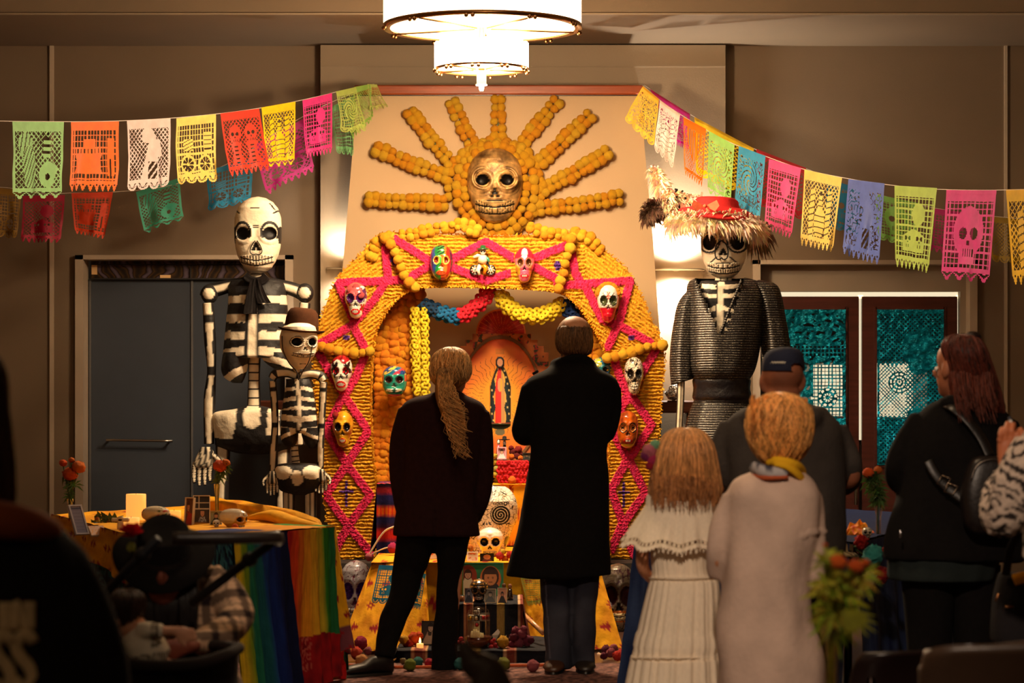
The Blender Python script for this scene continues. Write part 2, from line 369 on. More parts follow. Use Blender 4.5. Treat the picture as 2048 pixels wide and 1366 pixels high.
for a, b, c, e in ((1622, 1690, 728, 832), (1752, 1826, 726, 834)):
 dw = D0 + 2.17; o = MB((.9, .8, .6)).box(P(a, c, dw), P(b, e, dw) + Vector((0, .03, 0))).build('lit_window', lb2, wl, False)
 mb = MB(rgb(60, 50, 40))
 for p in ((a - 5, a, c - 5, e + 5), (b, b + 5, c - 5, e + 5), (a, b, c - 5, c), (a, b, e, e + 5)): mb.box(P(p[0], p[2], dw - .03), P(p[1], p[3], dw - .03) + Vector((0, .06, 0)))
 mb.build('window_frame', 'plain', o, False)
for lx in (1640, 1818): ll = light('lobby_light', 'AREA', (P(lx, 560, D0 + 1.0).x, D0 + 1.0, .4), 9, (1, .85, .6), .4); aim(ll, P(lx, 740, D0 + .2))
struct('baseboard_back', MB(rgb(34, 24, 20)).box(P(1945, yf - 34, D0 - .02), P(2750, yf, D0 - .02) + Vector((0, .02, 0))), 'plain')
struct('baseboard_left', MB(rgb(34, 24, 20)).box(P(-700, yf - 34, D0 - .02), P(150, yf, D0 - .02) + Vector((0, .02, 0))), 'plain')
MB(rgb(30, 16, 12)).box(P(1714, 890, D0 + .15), P(1728, yf, D0 + .15) + Vector((0, .01, 0))).build('gap_light_block', 'wood', dr, False)  # dark bar added behind the gap to block the lobby light
# teal foil papel picado taped to the two panes
def foil_panel(x0, x1, y0, y1, d, kind, label, parts=2):
 t = thing('foil_banner', label, 'paper banner', P((x0 + x1) / 2, y1, d), 'teal foil cut-paper banners on the door glass')
 nx, ny = 92, int(92 * (y1 - y0) / (x1 - x0) / 1.0)
 def fn(u, v):
  p = P(x0 + (x1 - x0) * u, y0 + (y1 - y0) * v, d); q = nz((u * 5, v * 16, kind * 3.1)) + .5 * nz((u * 14, v * 40, kind)); p.y -= .012 + .018 * q; return p
 def keep(u, v):
  X = x0 + (x1 - x0) * u; Y = y0 + (y1 - y0) * v
  if u < .03 or u > .97: return True
  ph = (Y - y0) % 158
  if (ph < 8 or ph > 150) and not (724 < Y < 836): return True
  if kind == 0:
   if 728 < Y < 832 and X > 1626:
    if math.hypot(X - 1655, Y - 795) < 20: return math.hypot(X - 1655, Y - 795) % 9 < 4.5 or sin(atan2(Y - 795, X - 1655) * 9) > .2
    return (X % 7.2) < 2.4 or (Y % 7.2) < 2.4
   if 690 < Y < 712: return (X % 8) < 3.4 or (Y % 8) < 3.4
   q = nz((X * .1, Y * .13, 2)); return q > -.28 
  r = math.hypot((X - 1838) / 34, (ph - 84) / 46)
  if 730 < Y < 832 and X < 1812:
   if math.hypot(X - 1798, Y - 765) < 22: return sin(math.hypot(X - 1798, Y - 765) * .9 + 2) > -.1 or sin(atan2(Y - 765, X - 1798) * 11) > .55
   return ((X + Y) % 7.4) < 2.1 or ((X - Y) % 7.4) < 2.1
  if r < 1.0 + .25 * nz((X * .05, Y * .05, 9)): return True
  return ((X + Y) % 9) < 4.2 or ((X - Y) % 9) < 4.2
 o = MB(rgb(10, 146, 172)).grid(fn, nx, ny, None, keep).build('foil_sheet', FOIL, t)
 return t
FOIL = mat('teal_foil', .25, .75, bump=1, bscale=26, dist=.03, vary=.5, vscale=22, transl=.2, stretch=(1, 1, 1.8))
foil_panel(1567, 1691, 619, 930, D0 + .13, 0, 'teal foil cut-paper banner on the left glass of the brown doors')
foil_panel(1754, 1887, 619, 930, D0 + .13, 1, 'teal foil cut-paper banner on the right glass of the brown doors')
# wall sconces, a half-round plate with light thrown up and down
def sconce(x, y, d, r, e, label):
 t = thing('wall_sconce', label, 'lamp', P(x, y, d), 'sconces either side of the chimney breast')
 c = P(x, y, d); mb = MB(rgb(190, 175, 150)); n = 20
 for z in (-.004, .004): pass
 R = [[c + Vector((rr * cos(pi * j / n), -rr * sin(pi * j / n), z)) for j in range(n + 1)] for z, rr in ((-.004, r), (.004, r))]
 vs = R[0] + R[1]; m = n + 1
 mb.add(vs, [tuple(range(m - 1, -1, -1)), tuple(range(m, 2 * m))] + [(j, j + 1, j + 1 + m, j + m) for j in range(n)])
 mb.build('plate', 'plain', t, False)
 for s in ():
  MB((1, .9, .7)).lathe(c + Vector((0, -.05, s * .012)), [(.045, 0), (.045, s * .05), (.03, s * .07)], 14).build('lamp_glass', mat('sconce_glass', vary=0, emit=((1, .78, .5), e)), t)
 MB(rgb(190, 175, 150)).box(c + Vector((-.02, -.03, -.008)), c + Vector((.02, 0, .008)), bev=.003).build('wall_mount', 'plain', t, False)
 for s in (1, -1):
  l = light('sconce_light', 'SPOT', c + Vector((0, -.10, s * .09)), e * 6, (1, .90, .74), .05, spot=2.9, blend=.9); aim(l, c + Vector((0, .12, s * 1.0)))
 return t
sconce(1352, 540, D0 - .13, .2, 22, 'half-round wall sconce glowing behind the feather-hatted skeleton')
sconce(690, 537, D0 - .13, .13, 5, 'half-round wall sconce glowing left of the chimney breast')
# the two tiered chandelier of the hall
DC = 14.0
def chandelier():
 c = P(965, 57, DC)
 t = thing('chandelier', 'two tiered drum chandelier of glowing glass panels in metal rings', 'chandelier', c)
 BR = rgb(150, 110, 70)
 def tier(px, py, rpx, hpx, npan, nm):
  cc = P(px, py, DC); r = L(rpx, DC); h = L(hpx, DC)
  mb = MB(BR); mb.lathe(cc, [(r * .93, 0), (r * 1.0, 0), (r * 1.0, .022), (r * .93, .022), (r * .93, 0)], 72, cap=False); mb.build('lower_ring', 'metal', t)
  # glass panels with arched tops
  p = MB((1, .9, .7)); wd = 2 * pi * r / npan * .96; pts = [(-wd / 2, .01), (wd / 2, .01), (wd / 2, h * .9), (wd * .25, h * .985), (0, h), (-wd * .25, h * .985), (-wd / 2, h * .9)]
  p.prism(pts, -.004, .004); me = p.mesh('glass_panel', 'lamp', False)
  for i in range(npan):
   a = 2 * pi * i / npan; inst('glass_panel', me, cc + Vector((r * .985 * cos(a), r * .985 * sin(a), 0)), t, (0, 0, a + pi / 2))
  MB((1, .9, .7)).lathe(cc, [(0.001, .008), (r * .92, .008), (r * .92, .014), (0.001, .014)], 48).build('diffuser', 'lamp', t)
  s = MB(BR); s.ball((0, 0, 0), .012, 8, 6); sm = s.mesh('screw', 'metal')
  for i in range(10):
   a = 2 * pi * i / 10 + .2
   for q in (-.018, .018): inst('screw', sm, cc + Vector((r * cos(a + q / r), r * sin(a + q / r), -.008)), t)
  sp = MB(BR)
  for i in range(5):
   a = 2 * pi * i / 5 + .25; sp.tube([cc + Vector((.05 * cos(a), .05 * sin(a), .0)), cc + Vector((r * .95 * cos(a), r * .95 * sin(a), .0))], .006, 6)
  sp.build('spokes', 'metal', t)
  return cc, r, h
 cc, r, h = tier(965, 58, 199, 62, 40, 1)
 c2, r2, h2 = tier(963, 140, 94, 54, 22, 2)
 st = MB(rgb(225, 205, 170)); st.lathe(P(963, 140, DC) + Vector((0, 0, -.005)), [(.028, 0), (.028, -.075), (.034, -.078), (.034, -.084), (.015, -.088), (.015, -.10), (.010, -.115)], 18)
 st.build('finial', 'plain', t)
 MB(BR).tube([P(963, 140, DC), P(965, 57, DC) + Vector((0, 0, 1.3))], .02, 10).build('stem', 'metal', t)
 l = light('chandelier_light', 'AREA', cc + Vector((0, 0, -.02)), 190, WARM, 1.0); l.data.shape = 'DISK'
 light('chandelier_bulb', 'POINT', c2 + Vector((0, 0, -.16)), 190, WARM, .12)
chandelier()
# ---------------------------------------------------------------- marigold garlands
OR1, OR2, OR3 = rgb(255, 188, 24), rgb(255, 172, 14), rgb(255, 198, 40)
def pompom(col, seed, m='petal', nu=15, nv=10, rough=.15):
 mb = MB(col); R = []
 for i in range(nv + 1):
  a = pi * (i + .05) / (nv + .1)
  R.append([])
  for j in range(nu):
   b = 2 * pi * (j + .5 * (i % 2)) / nu; r = 1 + rough * (noise.noise(Vector((i * 1.7, j * 2.3, seed))) + (.2 if (i + j) % 2 else -.2))
   R[-1].append((r * sin(a) * cos(b), r * sin(a) * sin(b), r * cos(a)))
 mb.rings(R, lambda v: mixc(col, tuple(c * .8 for c in col), .5 + .5 * nz(v, 4))); me = mb.mesh('marigold', m, True); return me
MG = [pompom(OR1, 1), pompom(OR2, 2), pompom(OR3, 3)]
MGD = [pompom(rgb(255, 152, 14), 4), pompom(rgb(255, 168, 18), 5)]
def garland(pts, d, r, label, group=None, name='marigold_garland', meshes=MG, step=None, jit=.0, two=0, seed=0, cord=True):
 """pts: pixel polyline (x,y[,d]); r in px; two = sideways offset in px for a double row"""
 rnd = random.Random(seed); K = [k if len(k) > 2 else (*k, d) for k in pts]
 ln = sum(math.hypot(K[i + 1][0] - K[i][0], K[i + 1][1] - K[i][1]) for i in range(len(K) - 1)); step = step or r * 1.55
 n = max(2, int(ln / step)); C_ = curve(K, n * 8 + 1); acc = 0; pos = [C_[0]]
 for i in range(1, len(C_)):
  acc += math.hypot(C_[i][0] - C_[i - 1][0], C_[i][1] - C_[i - 1][1])
  if acc >= step: pos.append(C_[i]); acc = 0
 t = thing(name, label, 'garland', P(*K[0]), group)
 if cord: MB(rgb(90, 110, 50)).tube([P(*p) + Vector((0, .01, 0)) for p in pos], .004, 5).build('string', 'plain', t)
 for i, p in enumerate(pos):
  a, b = pos[max(i - 1, 0)], pos[min(i + 1, len(pos) - 1)]; q = math.hypot(b[0] - a[0], b[1] - a[1]) or 1
  nx, ny = -(b[1] - a[1]) / q, (b[0] - a[0]) / q
  for s in ((-1, 1) if two else (0,)):
   x = p[0] + nx * s * two + rnd.uniform(-jit, jit); y = p[1] + ny * s * two + rnd.uniform(-jit, jit)
   rr = L(r * rnd.uniform(.82, 1.2), p[2]); c = P(x, y, p[2]) + Vector((0, rnd.uniform(-.01, .01), 0))
   inst('marigold', rnd.choice(meshes), c, t, (rnd.uniform(0, 6), rnd.uniform(0, 6), rnd.uniform(0, 6)), rr)
 return t
DS = DB - .06
rays = [((737, 398), (888, 405), 'lowest left ray'), ((755, 298), (892, 352), 'second left ray from the bottom'), ((820, 224), (905, 328), 'third left ray from the bottom'),
  ((905, 205), (949, 300), 'upper left ray next to the vertical one'), ((996, 200), (996, 280), 'short vertical top ray'), ((1112, 203), (1036, 296), 'upper right ray next to the vertical one'),
  ((1178, 231), (1074, 330), 'third right ray from the bottom'), ((1214, 306), (1088, 378), 'second right ray from the bottom'), ((1239, 395), (1082, 416), 'lowest right ray')]
for i, (a, b, l) in enumerate(rays):
 g = garland([a, ((a[0] + b[0]) / 2, (a[1] + b[1]) / 2 + 2), b], DS, 9.4, 'orange marigold garland, %s of the sun' % l, 'sun ray garlands on the chimney breast', two=7.2, jit=1.4, seed=i, step=13.5)
def ell(cx, cy, rx, ry, a0=0, a1=360, n=24): return [(cx + rx * cos(math.radians(a0 + (a1 - a0) * i / n)), cy - ry * sin(math.radians(a0 + (a1 - a0) * i / n))) for i in range(n + 1)]
garland(ell(990, 372, 62, 82), DS - .05, 9.5, 'innermost marigold ring hugging the bronze skull', 'marigold rings round the bronze skull', jit=1.5, seed=20)
garland(ell(992, 376, 78, 92), DS - .03, 10, 'middle marigold ring round the bronze skull', 'marigold rings round the bronze skull', jit=2, seed=21)
garland(ell(990, 374, 93, 93, -130, 200), DS, 10, 'outermost marigold ring where the rays start', 'marigold rings round the bronze skull', jit=2, seed=22)
# ---------------------------------------------------------------- the arch of fringed tissue paper
DA = 15.6
YEL, YEL2 = rgb(250, 196, 44), rgb(226, 156, 24); PNK, PNK2 = rgb(244, 44, 118), rgb(222, 28, 62); PUR = rgb(116, 62, 180)
OUT = [(665, 1119), (650, 1000), (642, 900), (632, 790), (627, 700), (642, 640), (672, 562), (716, 515), (767, 468), (880, 470), (970, 472), (1080, 470), (1168, 466), (1215, 506), (1261, 550), (1298, 630), (1327, 700), (1322, 790), (1314, 900), (1300, 1000), (1284, 1119)]
INN = [(747, 1116), (752, 1000), (744, 900), (740, 790), (745, 700), (752, 660), (772, 622), (795, 594), (830, 574), (890, 571), (970, 572), (1050, 575), (1116, 582), (1150, 602), (1180, 640), (1202, 680), (1216, 720), (1222, 790), (1220, 900), (1218, 1000), (1222, 1116)]
PINK = [[(770, 488), (777, 562)], [(773, 562), (808, 560)], [(790, 478), (866, 527), (825, 552)], [(898, 522), (972, 484), (1045, 527)], [(892, 530), (972, 562), (1040, 540)],
  [(1060, 520), (1135, 490)], [(1070, 535), (1120, 562)], [(676, 566), (773, 562), (750, 598), (710, 645), (676, 566)], [(706, 650), (640, 688)], [(706, 650), (728, 692)],
  [(640, 710), (668, 758), (690, 790)], [(730, 712), (712, 755), (684, 800)],
  [(688, 790), (652, 862), (694, 928), (737, 862), (688, 790)], [(694, 928), (653, 990), (697, 1052), (741, 990), (694, 928)], [(697, 1052), (668, 1106)], [(697, 1052), (742, 1106)],
  [(1142, 500), (1150, 545), (1166, 572)], [(1115, 570), (1166, 570)], [(1168, 568), (1260, 562), (1236, 652), (1205, 640), (1168, 568)], [(1236, 650), (1216, 694)], [(1236, 650), (1300, 685)],
  [(1226, 714), (1240, 755), (1256, 795)], [(1312, 700), (1284, 745), (1258, 800)], [(1257, 784), (1224, 860), (1256, 922), (1303, 850), (1257, 784)],
  [(1256, 915), (1222, 980), (1246, 1048), (1290, 985), (1256, 915)], [(1244, 1048), (1222, 1100)], [(1244, 1048), (1268, 1110)]]
CROSS = [(693, 987, 14, 26, 12), (1247, 989, 12, 26, 12), (788, 522, 7, 9, 3), (1115, 532, 7, 9, 3), (693, 676, 7, 5, 2), (1262, 676, 6, 5, 2)]
def build_arch():
 t = thing('altar_arch', 'big altar arch covered in yellow fringed paper with pink zigzag diamonds', 'arch', P(973, 1119, DA))
 NS, NT = 1300, 60; O = curve([(*k, 0) for k in OUT], NS + 1); I = curve([(*k, 0) for k in INN], NS + 1)
 # even out spacing by arc length
 def reso(A, B):
  s = [0]
  for i in range(1, len(A)): s.append(s[-1] + math.hypot((A[i][0] + B[i][0] - A[i - 1][0] - B[i - 1][0]) / 2, (A[i][1] + B[i][1] - A[i - 1][1] - B[i - 1][1]) / 2))
  out = []; k = 0
  for j in range(NS + 1):
   q = s[-1] * j / NS
   while k < len(s) - 2 and s[k + 1] < q: k += 1
   f = (q - s[k]) / max(s[k + 1] - s[k], 1e-6); f = max(0, min(1, f))
   out.append((tuple(A[k][c] * (1 - f) + A[k + 1][c] * f for c in (0, 1)), tuple(B[k][c] * (1 - f) + B[k + 1][c] * f for c in (0, 1))))
  return out, s[-1]
 SP, ln = reso(O, I)
 front = MB(YEL); V = []; CC = []; F_ = []; W = NT + 1
 for i, (o, n_) in enumerate(SP):
  for j in range(W):
   u = j / NT; x = o[0] * (1 - u) + n_[0] * u; y = o[1] * (1 - u) + n_[1] * u
   rag = (nz((x * .25, y * .25, 3)) * 2.6) if j in (0, NT) else 0; x += rag; y += rag * .7
   s = i * ln / NS
   top = 770 < x < 1170 and y < 600; pil = y > 700 
   # rows of fringe: horizontal on pillars and beam, running along the haunches
   if pil or top: ph = y + 2.6 * nz((x * .09, y * .12, 7)) + 1.2 * nz((x * .4, y * .2, 1)); per = 7.2
   else:
    e = .78 if x < 970 else -.78; ph = (y + x * e) * .8 + 2.5 * nz((x * .1, y * .1, 7)); per = 7.2
   h = abs(((ph / per) % 1) - .5) * 2; hh = .024 * (1 - h ** 1.5) + .012 * nz((x * .45, y * .45, 11))
   dp = 99; col = None
   for ps in PINK:
    if abs(ps[0][0] - x) < 130 and abs(ps[0][1] - y) < 150: dp = min(dp, dpoly(x, y, ps))
   dp += 1.6 * nz((x * .3, y * .3, 5))
   k = .5 + .5 * nz((x * .35, y * .35, 2)) + .25 * h  # paper tone varies at random; crevices darkened as painted shade
   col = mixc(YEL, YEL2, max(0, min(1, k)))
   if dp < 8.6:
    q = nz((x * .3, y * .08 + x * .2, 8)); col = mixc(PNK, PNK2, .5 + .7 * q + .25 * h * 0); hh = .030 + .016 * nz((x * .5, y * .5, 4)) + .004 * (1 - h)
   for cx, cy, wx, hy_, off in CROSS:
    th = 2.6 if off > 5 else 4.2
    if (abs(x - cx) < th and abs(y - cy) < hy_) or (abs(y - cy + off * .35) < th and abs(x - cx) < wx): col = mixc(PUR, rgb(60, 30, 90), .5 + nz((x * .5, y * .5, 4))); hh += .006
   V.append(P(x, y, DA) + Vector((0, -hh, 0))); CC.append(col)
 for i in range(NS):
  for j in range(NT): a = i * W + j; F_.append((a, a + 1, a + W + 1, a + W))
 front.add(V, F_, CC); o = front.build('fringed_front', 'fringe', t); o['kind'] = 'stuff'
 # outer and inner returns
 side = MB(YEL2); dep = .34
 for e in (0, 1):
  vs = []; cs = []
  for i, q in enumerate(SP):
   for k in range(9):
    x, y = q[e]; p = P(x, y, DA) + Vector((0, dep * k / 8, 0)); wv = .006 * nz((i * .9, k * 1.3, e)); p.x += wv; p.z += wv
    vs.append(p); cs.append(mixc(YEL, YEL2, .5 + .5 * nz((i * .7, k * 2.1, 3))))
  side.add(vs, [(i * 9 + k, i * 9 + k + 1, i * 9 + k + 10, i * 9 + k + 9) for i in range(NS) for k in range(8)], cs)
 side.build('fringed_side', 'fringe', t)['kind'] = 'stuff'
 back = MB(rgb(150, 110, 70)); ov = [P(*q[0], DA) + Vector((0, dep, 0)) for q in SP[::20]]; iv = [P(*q[1], DA) + Vector((0, dep, 0)) for q in SP[::20]]; n = len(ov)
 back.add(ov + iv, [(i, i + 1, n + i + 1, n + i) for i in range(n - 1)]); back.build('plywood_back', 'plain', t)
 ft = MB(YEL); rnd = random.Random(4)                          # loose paper tufts along the edges
 for i in range(0, NS, 2):
  for e in (0, 1):
   if e == 0 and rnd.random() < .4: continue
   x, y = SP[i][e]; cx_ = (SP[i][0][0] + SP[i][1][0]) / 2; cy_ = (SP[i][0][1] + SP[i][1][1]) / 2; q = math.hypot(x - cx_, y - cy_); ux, uy = (x - cx_) / q, (y - cy_) / q
   for _ in range(2):
    l = rnd.uniform(2, 6.5); a = rnd.uniform(-.9, .9); vx, vy = ux * cos(a) - uy * sin(a), ux * sin(a) + uy * cos(a); b = P(x + rnd.uniform(-3, 3), y + rnd.uniform(-3, 3), DA - .005)
    tip = P(x + vx * l, y + vy * l, DA - rnd.uniform(0, .05)); w_ = Vector((-vy, 0, -vx)) * .005
    ft.add([b - w_, b + w_, tip + w_ * .5, tip - w_ * .5], [(0, 1, 2, 3)], mixc(YEL, YEL2, rnd.random()))
 ft.build('paper_tufts', 'tissue', t)['kind'] = 'stuff'
 pl = MB(rgb(176, 120, 60)).box(P(888, 470, DA), P(1040, 474, DA) + Vector((0, .3, 0))).build('board_edge', 'plain', t, False)
 return t
build_arch()
DG = DA - .07
garland([(805, 471), (850, 462), (890, 455), (930, 448), (952, 462)], DA - .02, 8.5, 'marigold garland lying along the top left of the yellow arch', jit=2.5, seed=30, two=5)
garland([(905, 450), (925, 458), (948, 468), (958, 462)], DA - .06, 7.5, 'short loop of marigolds on the arch top below the bronze skull', jit=1, seed=31)
garland([(1062, 456), (1090, 465), (1120, 468), (1142, 470)], DA - .02, 8.5, 'marigold garland lying along the top right of the yellow arch', jit=2, seed=32, two=4)
garland([(742, 512), (752, 490), (768, 474), (786, 470)], DA - .02, 8.5, 'marigold garland over the upper left corner of the yellow arch', jit=2, seed=33, two=3)
garland([(770, 476), (786, 496), (796, 520), (805, 545), (815, 562), (832, 576)], DG, 10.5, 'marigold string hanging down across the arch by its upper left corner', 'marigold strings hanging across the arch', jit=.8, seed=34)
garland([(1142, 478), (1140, 500), (1132, 520), (1128, 545), (1120, 565), (1116, 590)], DG, 10.5, 'marigold string hanging down across the arch by its upper right corner', 'marigold strings hanging across the arch', jit=.8, seed=35)
garland([(1150, 466), (1172, 474), (1192, 492), (1213, 508)], DA - .02, 9.5, 'marigold garland sliding down the outer right haunch of the arch', jit=1.5, seed=36, two=4)
garland([(628, 696), (648, 694), (670, 700), (695, 706), (722, 706), (745, 702)], DG, 9.8, 'marigold band across the left pillar of the arch', 'marigold bands across the arch pillars', jit=.8, seed=37)
garland([(1214, 716), (1235, 712), (1262, 704), (1295, 694), (1326, 690)], DG, 9.8, 'marigold band across the right pillar of the arch', 'marigold bands across the arch pillars', jit=.8, seed=38)
# curtain of marigold strings lining the arch
for i, (x0, x1, y0, y1) in enumerate(((842, 832, 578, 790), (825, 815, 582, 800), (808, 800, 592, 930), (792, 786, 608, 960), (776, 771, 630, 968), (762, 757, 668, 965))):
 garland([(x0, y0), ((x0 + x1) / 2, (y0 + y1) / 2), (x1, y1)], DA + .18 + .01 * i, 10.2, 'marigold string of the left curtain lining the arch, %s' % ['nearest the opening', 'second from the opening', 'third from the opening', 'fourth from the opening', 'fifth from the opening', 'nearest the left pillar'][i],
   'marigold curtain left of the altar', meshes=MGD, jit=1.6, seed=40 + i, step=12.5, two=0 if i in (0, 1) else 3)
for i, (x0, x1, y0, y1) in enumerate(((1170, 1176, 622, 800), (1186, 1192, 640, 900), (1202, 1207, 668, 1000), (1216, 1220, 700, 1000))):
 garland([(x0, y0), ((x0 + x1) / 2, (y0 + y1) / 2), (x1, y1)], DA + .18 + .01 * i, 10.2, 'marigold string of the right curtain behind the man in black coat, %s' % ['nearest the opening', 'second from the opening', 'third from the opening', 'nearest the right pillar'][i],
   'marigold curtain right of the altar', meshes=MGD, jit=1.6, seed=50 + i, step=12.5, two=3)
# ---------------------------------------------------------------- skulls
HWP = [(0, .02), (.03, .36), (.08, .62), (.16, .84), (.28, .98), (.40, 1), (.50, .97), (.60, .88), (.68, .76), (.78, .64), (.88, .56), (.95, .42), (1, .1)]
HWT = [(0, .02), (.03, .40), (.08, .66), (.16, .86), (.28, .98), (.42, 1), (.55, .99), (.66, .95), (.75, .88), (.84, .76), (.92, .6), (.97, .4), (1, .1)]
def prof(T, v):
 for i in range(len(T) - 1):
  if v <= T[i + 1][0]:
   f = (v - T[i][0]) / (T[i + 1][0] - T[i][0]); f = f * f * (3 - 2 * f) * .4 + f * .6; return T[i][1] * (1 - f) + T[i + 1][1] * f
 return T[-1][1]
SK = dict(ex=.42, ev=.45, rx=.27, ry=.105, ring=1.0, outl=0, n0=.54, n1=.655, nw=.17, m0=.74, m1=.86, mw=.42, nt=8, eye=BLACK, ringc=None, nose=BLACK, lips=None, base=WHITE, tooth=WHITE, gap=BLACK, extra=None, hw=HWP)
def sp(**k): return {**SK, **k}
def skull_fn(x, v, S):
 """x in half widths, v 0 top..1 chin -> (colour, height)"""
 h = 0; col = None
 if S['extra']: col = S['extra'](x, v)
 base = col or S['base']; col = base
 e = math.hypot((abs(x) - S['ex']) / S['rx'], (v - S['ev']) / S['ry'])
 if e < 1: h = -.30 * (1 - e ** 3) ; col = S['eye'](x, v, e) if callable(S['eye']) else S['eye']
 elif e < 1 + S['ring']:
  h = .06 * (1 - abs(e - 1.35) / .6) if e < 1.9 else 0
  if S['ringc'] and e < 1.34: col = S['ringc']
 if S['outl'] and abs(e - 1.62) < S['outl'] * .9: col = BLACK; h = 0
 t = (v - S['n0']) / (S['n1'] - S['n0'])
 if 0 < t < 1 and abs(x) < S['nw'] * (.15 + .85 * t):
  if not (t > .7 and abs(x) < .03): h = -.16; col = S['nose']
 if S['outl'] and -.35 < t < 1.25:
  a = S['nw'] * (.15 + .85 * max(t, 0)) + .085
  if (abs(abs(x) - a) < .035 and t > -.2) or (abs(t - 1.22) < .12 and abs(x) < a) : col = BLACK
 m = (v - S['m0']) / (S['m1'] - S['m0']); 
 mw = S['mw']
 if S['lips']:
  q = math.hypot(x / mw, (v - (S['m0'] + S['m1']) / 2) / ((S['m1'] - S['m0']) * .62))
  if q < 1: col = S['lips']; h = .06
  q2 = math.hypot(x / (mw * .68), (v - (S['m0'] + S['m1']) / 2) / ((S['m1'] - S['m0']) * .28))
  if q2 < 1: col = S['tooth'] if abs((x * S['nt']) % 1 - .5) < .4 else S['gap']
 elif -.12 < m < 1.12 and abs(x) < mw * (1 + .0 * m):
  vv = v - .05 * (x / mw) ** 2 * -1
  mm_ = (vv - S['m0']) / (S['m1'] - S['m0'])
  if 0 < mm_ < 1:
   g = abs(((x / mw * S['nt'] / 2) % 1) - .5) > .39 or abs(mm_ - .5) < .07; col = S['gap'] if g else S['tooth']; h = .10 - (.05 if g else 0)
  elif S['outl'] or S.get('mo'): col = S['gap'] if -.12 < mm_ < 1.12 else col
 return col, h
def skull(name, mkey, c, wpx, hpx, d, dep, S, parent=None, yaw=0, roll=0, pitch=0, n=56, m=52, back=1.0, facez=.72):
 """closed skull; c = pixel centre; yaw>0 turns the face to picture right"""
 mb = MB(S['base']); hw = wpx / 2 * d / F; H = hpx * d / F; R = []; CS = []; cw = P(c[0], c[1], d)
 rot = Matrix.Rotation(yaw, 3, 'Z') @ Matrix.Rotation(pitch, 3, 'X') @ Matrix.Rotation(roll, 3, 'Y')
 for i in range(m + 1):
  v = .004 + .992 * i / m; w_ = prof(S['hw'], v); r = []
  for j in range(n):
   t = 2 * pi * j / n; cs, sn = cos(t), sin(t); x = w_ * cs
   if sn > 0:
    col, h = skull_fn(x, v, S); fz = sn ** facez
    y = -(dep * .5) * min(1, w_ * 1.12) ** .7 * fz - h * dep * .5 * min(1, sn * 1.6)
   else:
    b = back * (1 if v < .55 else max(.25, 1 - (v - .55) * 2.2)); col = S['extra'](x, v) if S['extra'] else None; col = col or S['base']
    y = dep * .5 * b * min(1, w_) ** .8 * (-sn) ** .8
   p = Vector((x * hw, y, (.5 - v) * H)); r.append(cw + rot @ p); CS.append(col)
  R.append(r)
 c0 = CS[0]; c1 = CS[-1]; mb.rings(R, CS + [c0, c1]); return mb.build(name, mkey, parent, True)
BR1, BR2 = rgb(205, 160, 96), rgb(84, 52, 24)
def bronze(x, v):
 k = .5 + .9 * nz((x * 2.2, v * 5, 1)) + .25 * nz((x * 9, v * 18, 3))
 e = math.hypot((abs(x) - .44) / .30, (v - .44) / .13)
 if 1 < e < 1.7: k -= .35 * (.5 + .5 * cos((e - 1.35) * 18))
 return mixc(BR2, BR1, max(0, min(1, k + .15)))
t = thing('bronze_skull', 'large bronze coloured clay skull at the centre of the marigold sun', 'skull', P(990, 372, DS - .1), None)
skull('skull_face', 'patina', (990, 372), 112, 152, DS - .05, .30, sp(base=BR1, extra=bronze, eye=rgb(16, 10, 6), nose=rgb(14, 8, 5), tooth=rgb(216, 176, 112), gap=rgb(22, 12, 6), hw=[(0, .02), (.03, .38), (.08, .62), (.16, .82), (.28, .96), (.45, 1), (.58, .97), (.7, .87), (.82, .72), (.9, .56), (.96, .38), (1, .1)], ex=.43, ev=.45, rx=.24, ry=.085, n0=.55, n1=.67, m0=.725, m1=.875, mw=.70, nt=15, mo=1), t, n=110, m=110, back=.25)
for s in (-1, 1):
 mb = MB(BR1); cc = P(990 + s * 24.5, 360, DS - .05) + Vector((0, -.135, 0))
 for rx_, rr in ((.068, .010), (.054, .008)): mb.tube([cc + Vector((rx_ * cos(a * pi / 12), .004 * cos(a * pi / 6), rx_ * 1.02 * sin(a * pi / 12))) for a in range(25)], rr, 7, lambda v: bronze(v.x * 9, v.z * 4))
 mb.build('eye_ring', 'patina', t)
# painted masks on the arch
RED = rgb(200, 24, 30); TEALC = rgb(30, 130, 110)
def flowerspots(spots, colr, r=.16):
 def f(x, v):
  for a, b in spots:
   q = math.hypot(x - a, (v - b) * 1.7)
   if q < r * (1 + .3 * sin(5 * atan2((v - b) * 1.7, x - a))): return colr if q > r * .35 else mixc(colr, (0, 0, 0), .7)
  return None
 return f
def m1(x, v):
 if v < .12: return rgb(232, 96, 96)
 return flowerspots([(-.2, .12), (.25, .2), (-.5, .25), (.0, .28)], rgb(226, 92, 96), .3)(x, v) or flowerspots([(.75, .38), (.68, .32)], rgb(80, 40, 80), .24)(x, v) or flowerspots([(.62, .72), (-.65, .6)], RED, .2)(x, v)
def m2(x, v):
 k = [rgb(24, 30, 110), rgb(36, 70, 150), rgb(30, 120, 60), rgb(60, 160, 50), rgb(236, 84, 30), rgb(240, 110, 40), rgb(200, 40, 30), rgb(60, 30, 60)]
 c = k[max(0, min(7, int((x * .98 + 1) * 4 + .25 * sin(v * 9))))]
 if v < .3 and abs(x) < .3: c = rgb(20, 40, 40) if (v * 12 + x * 2) % 1 < .5 else rgb(60, 140, 60)
 return c
def m4(x, v):
 if math.hypot(x, (v - .2) * 2) < .3: return rgb(245, 200, 200)
 if v < .34: return rgb(214, 30, 60)
 if x < -.45 and .5 < v < .78: return rgb(240, 190, 40)
 if x > .45 and .55 < v < .75: return rgb(240, 140, 60)
 return rgb(236, 104, 140)
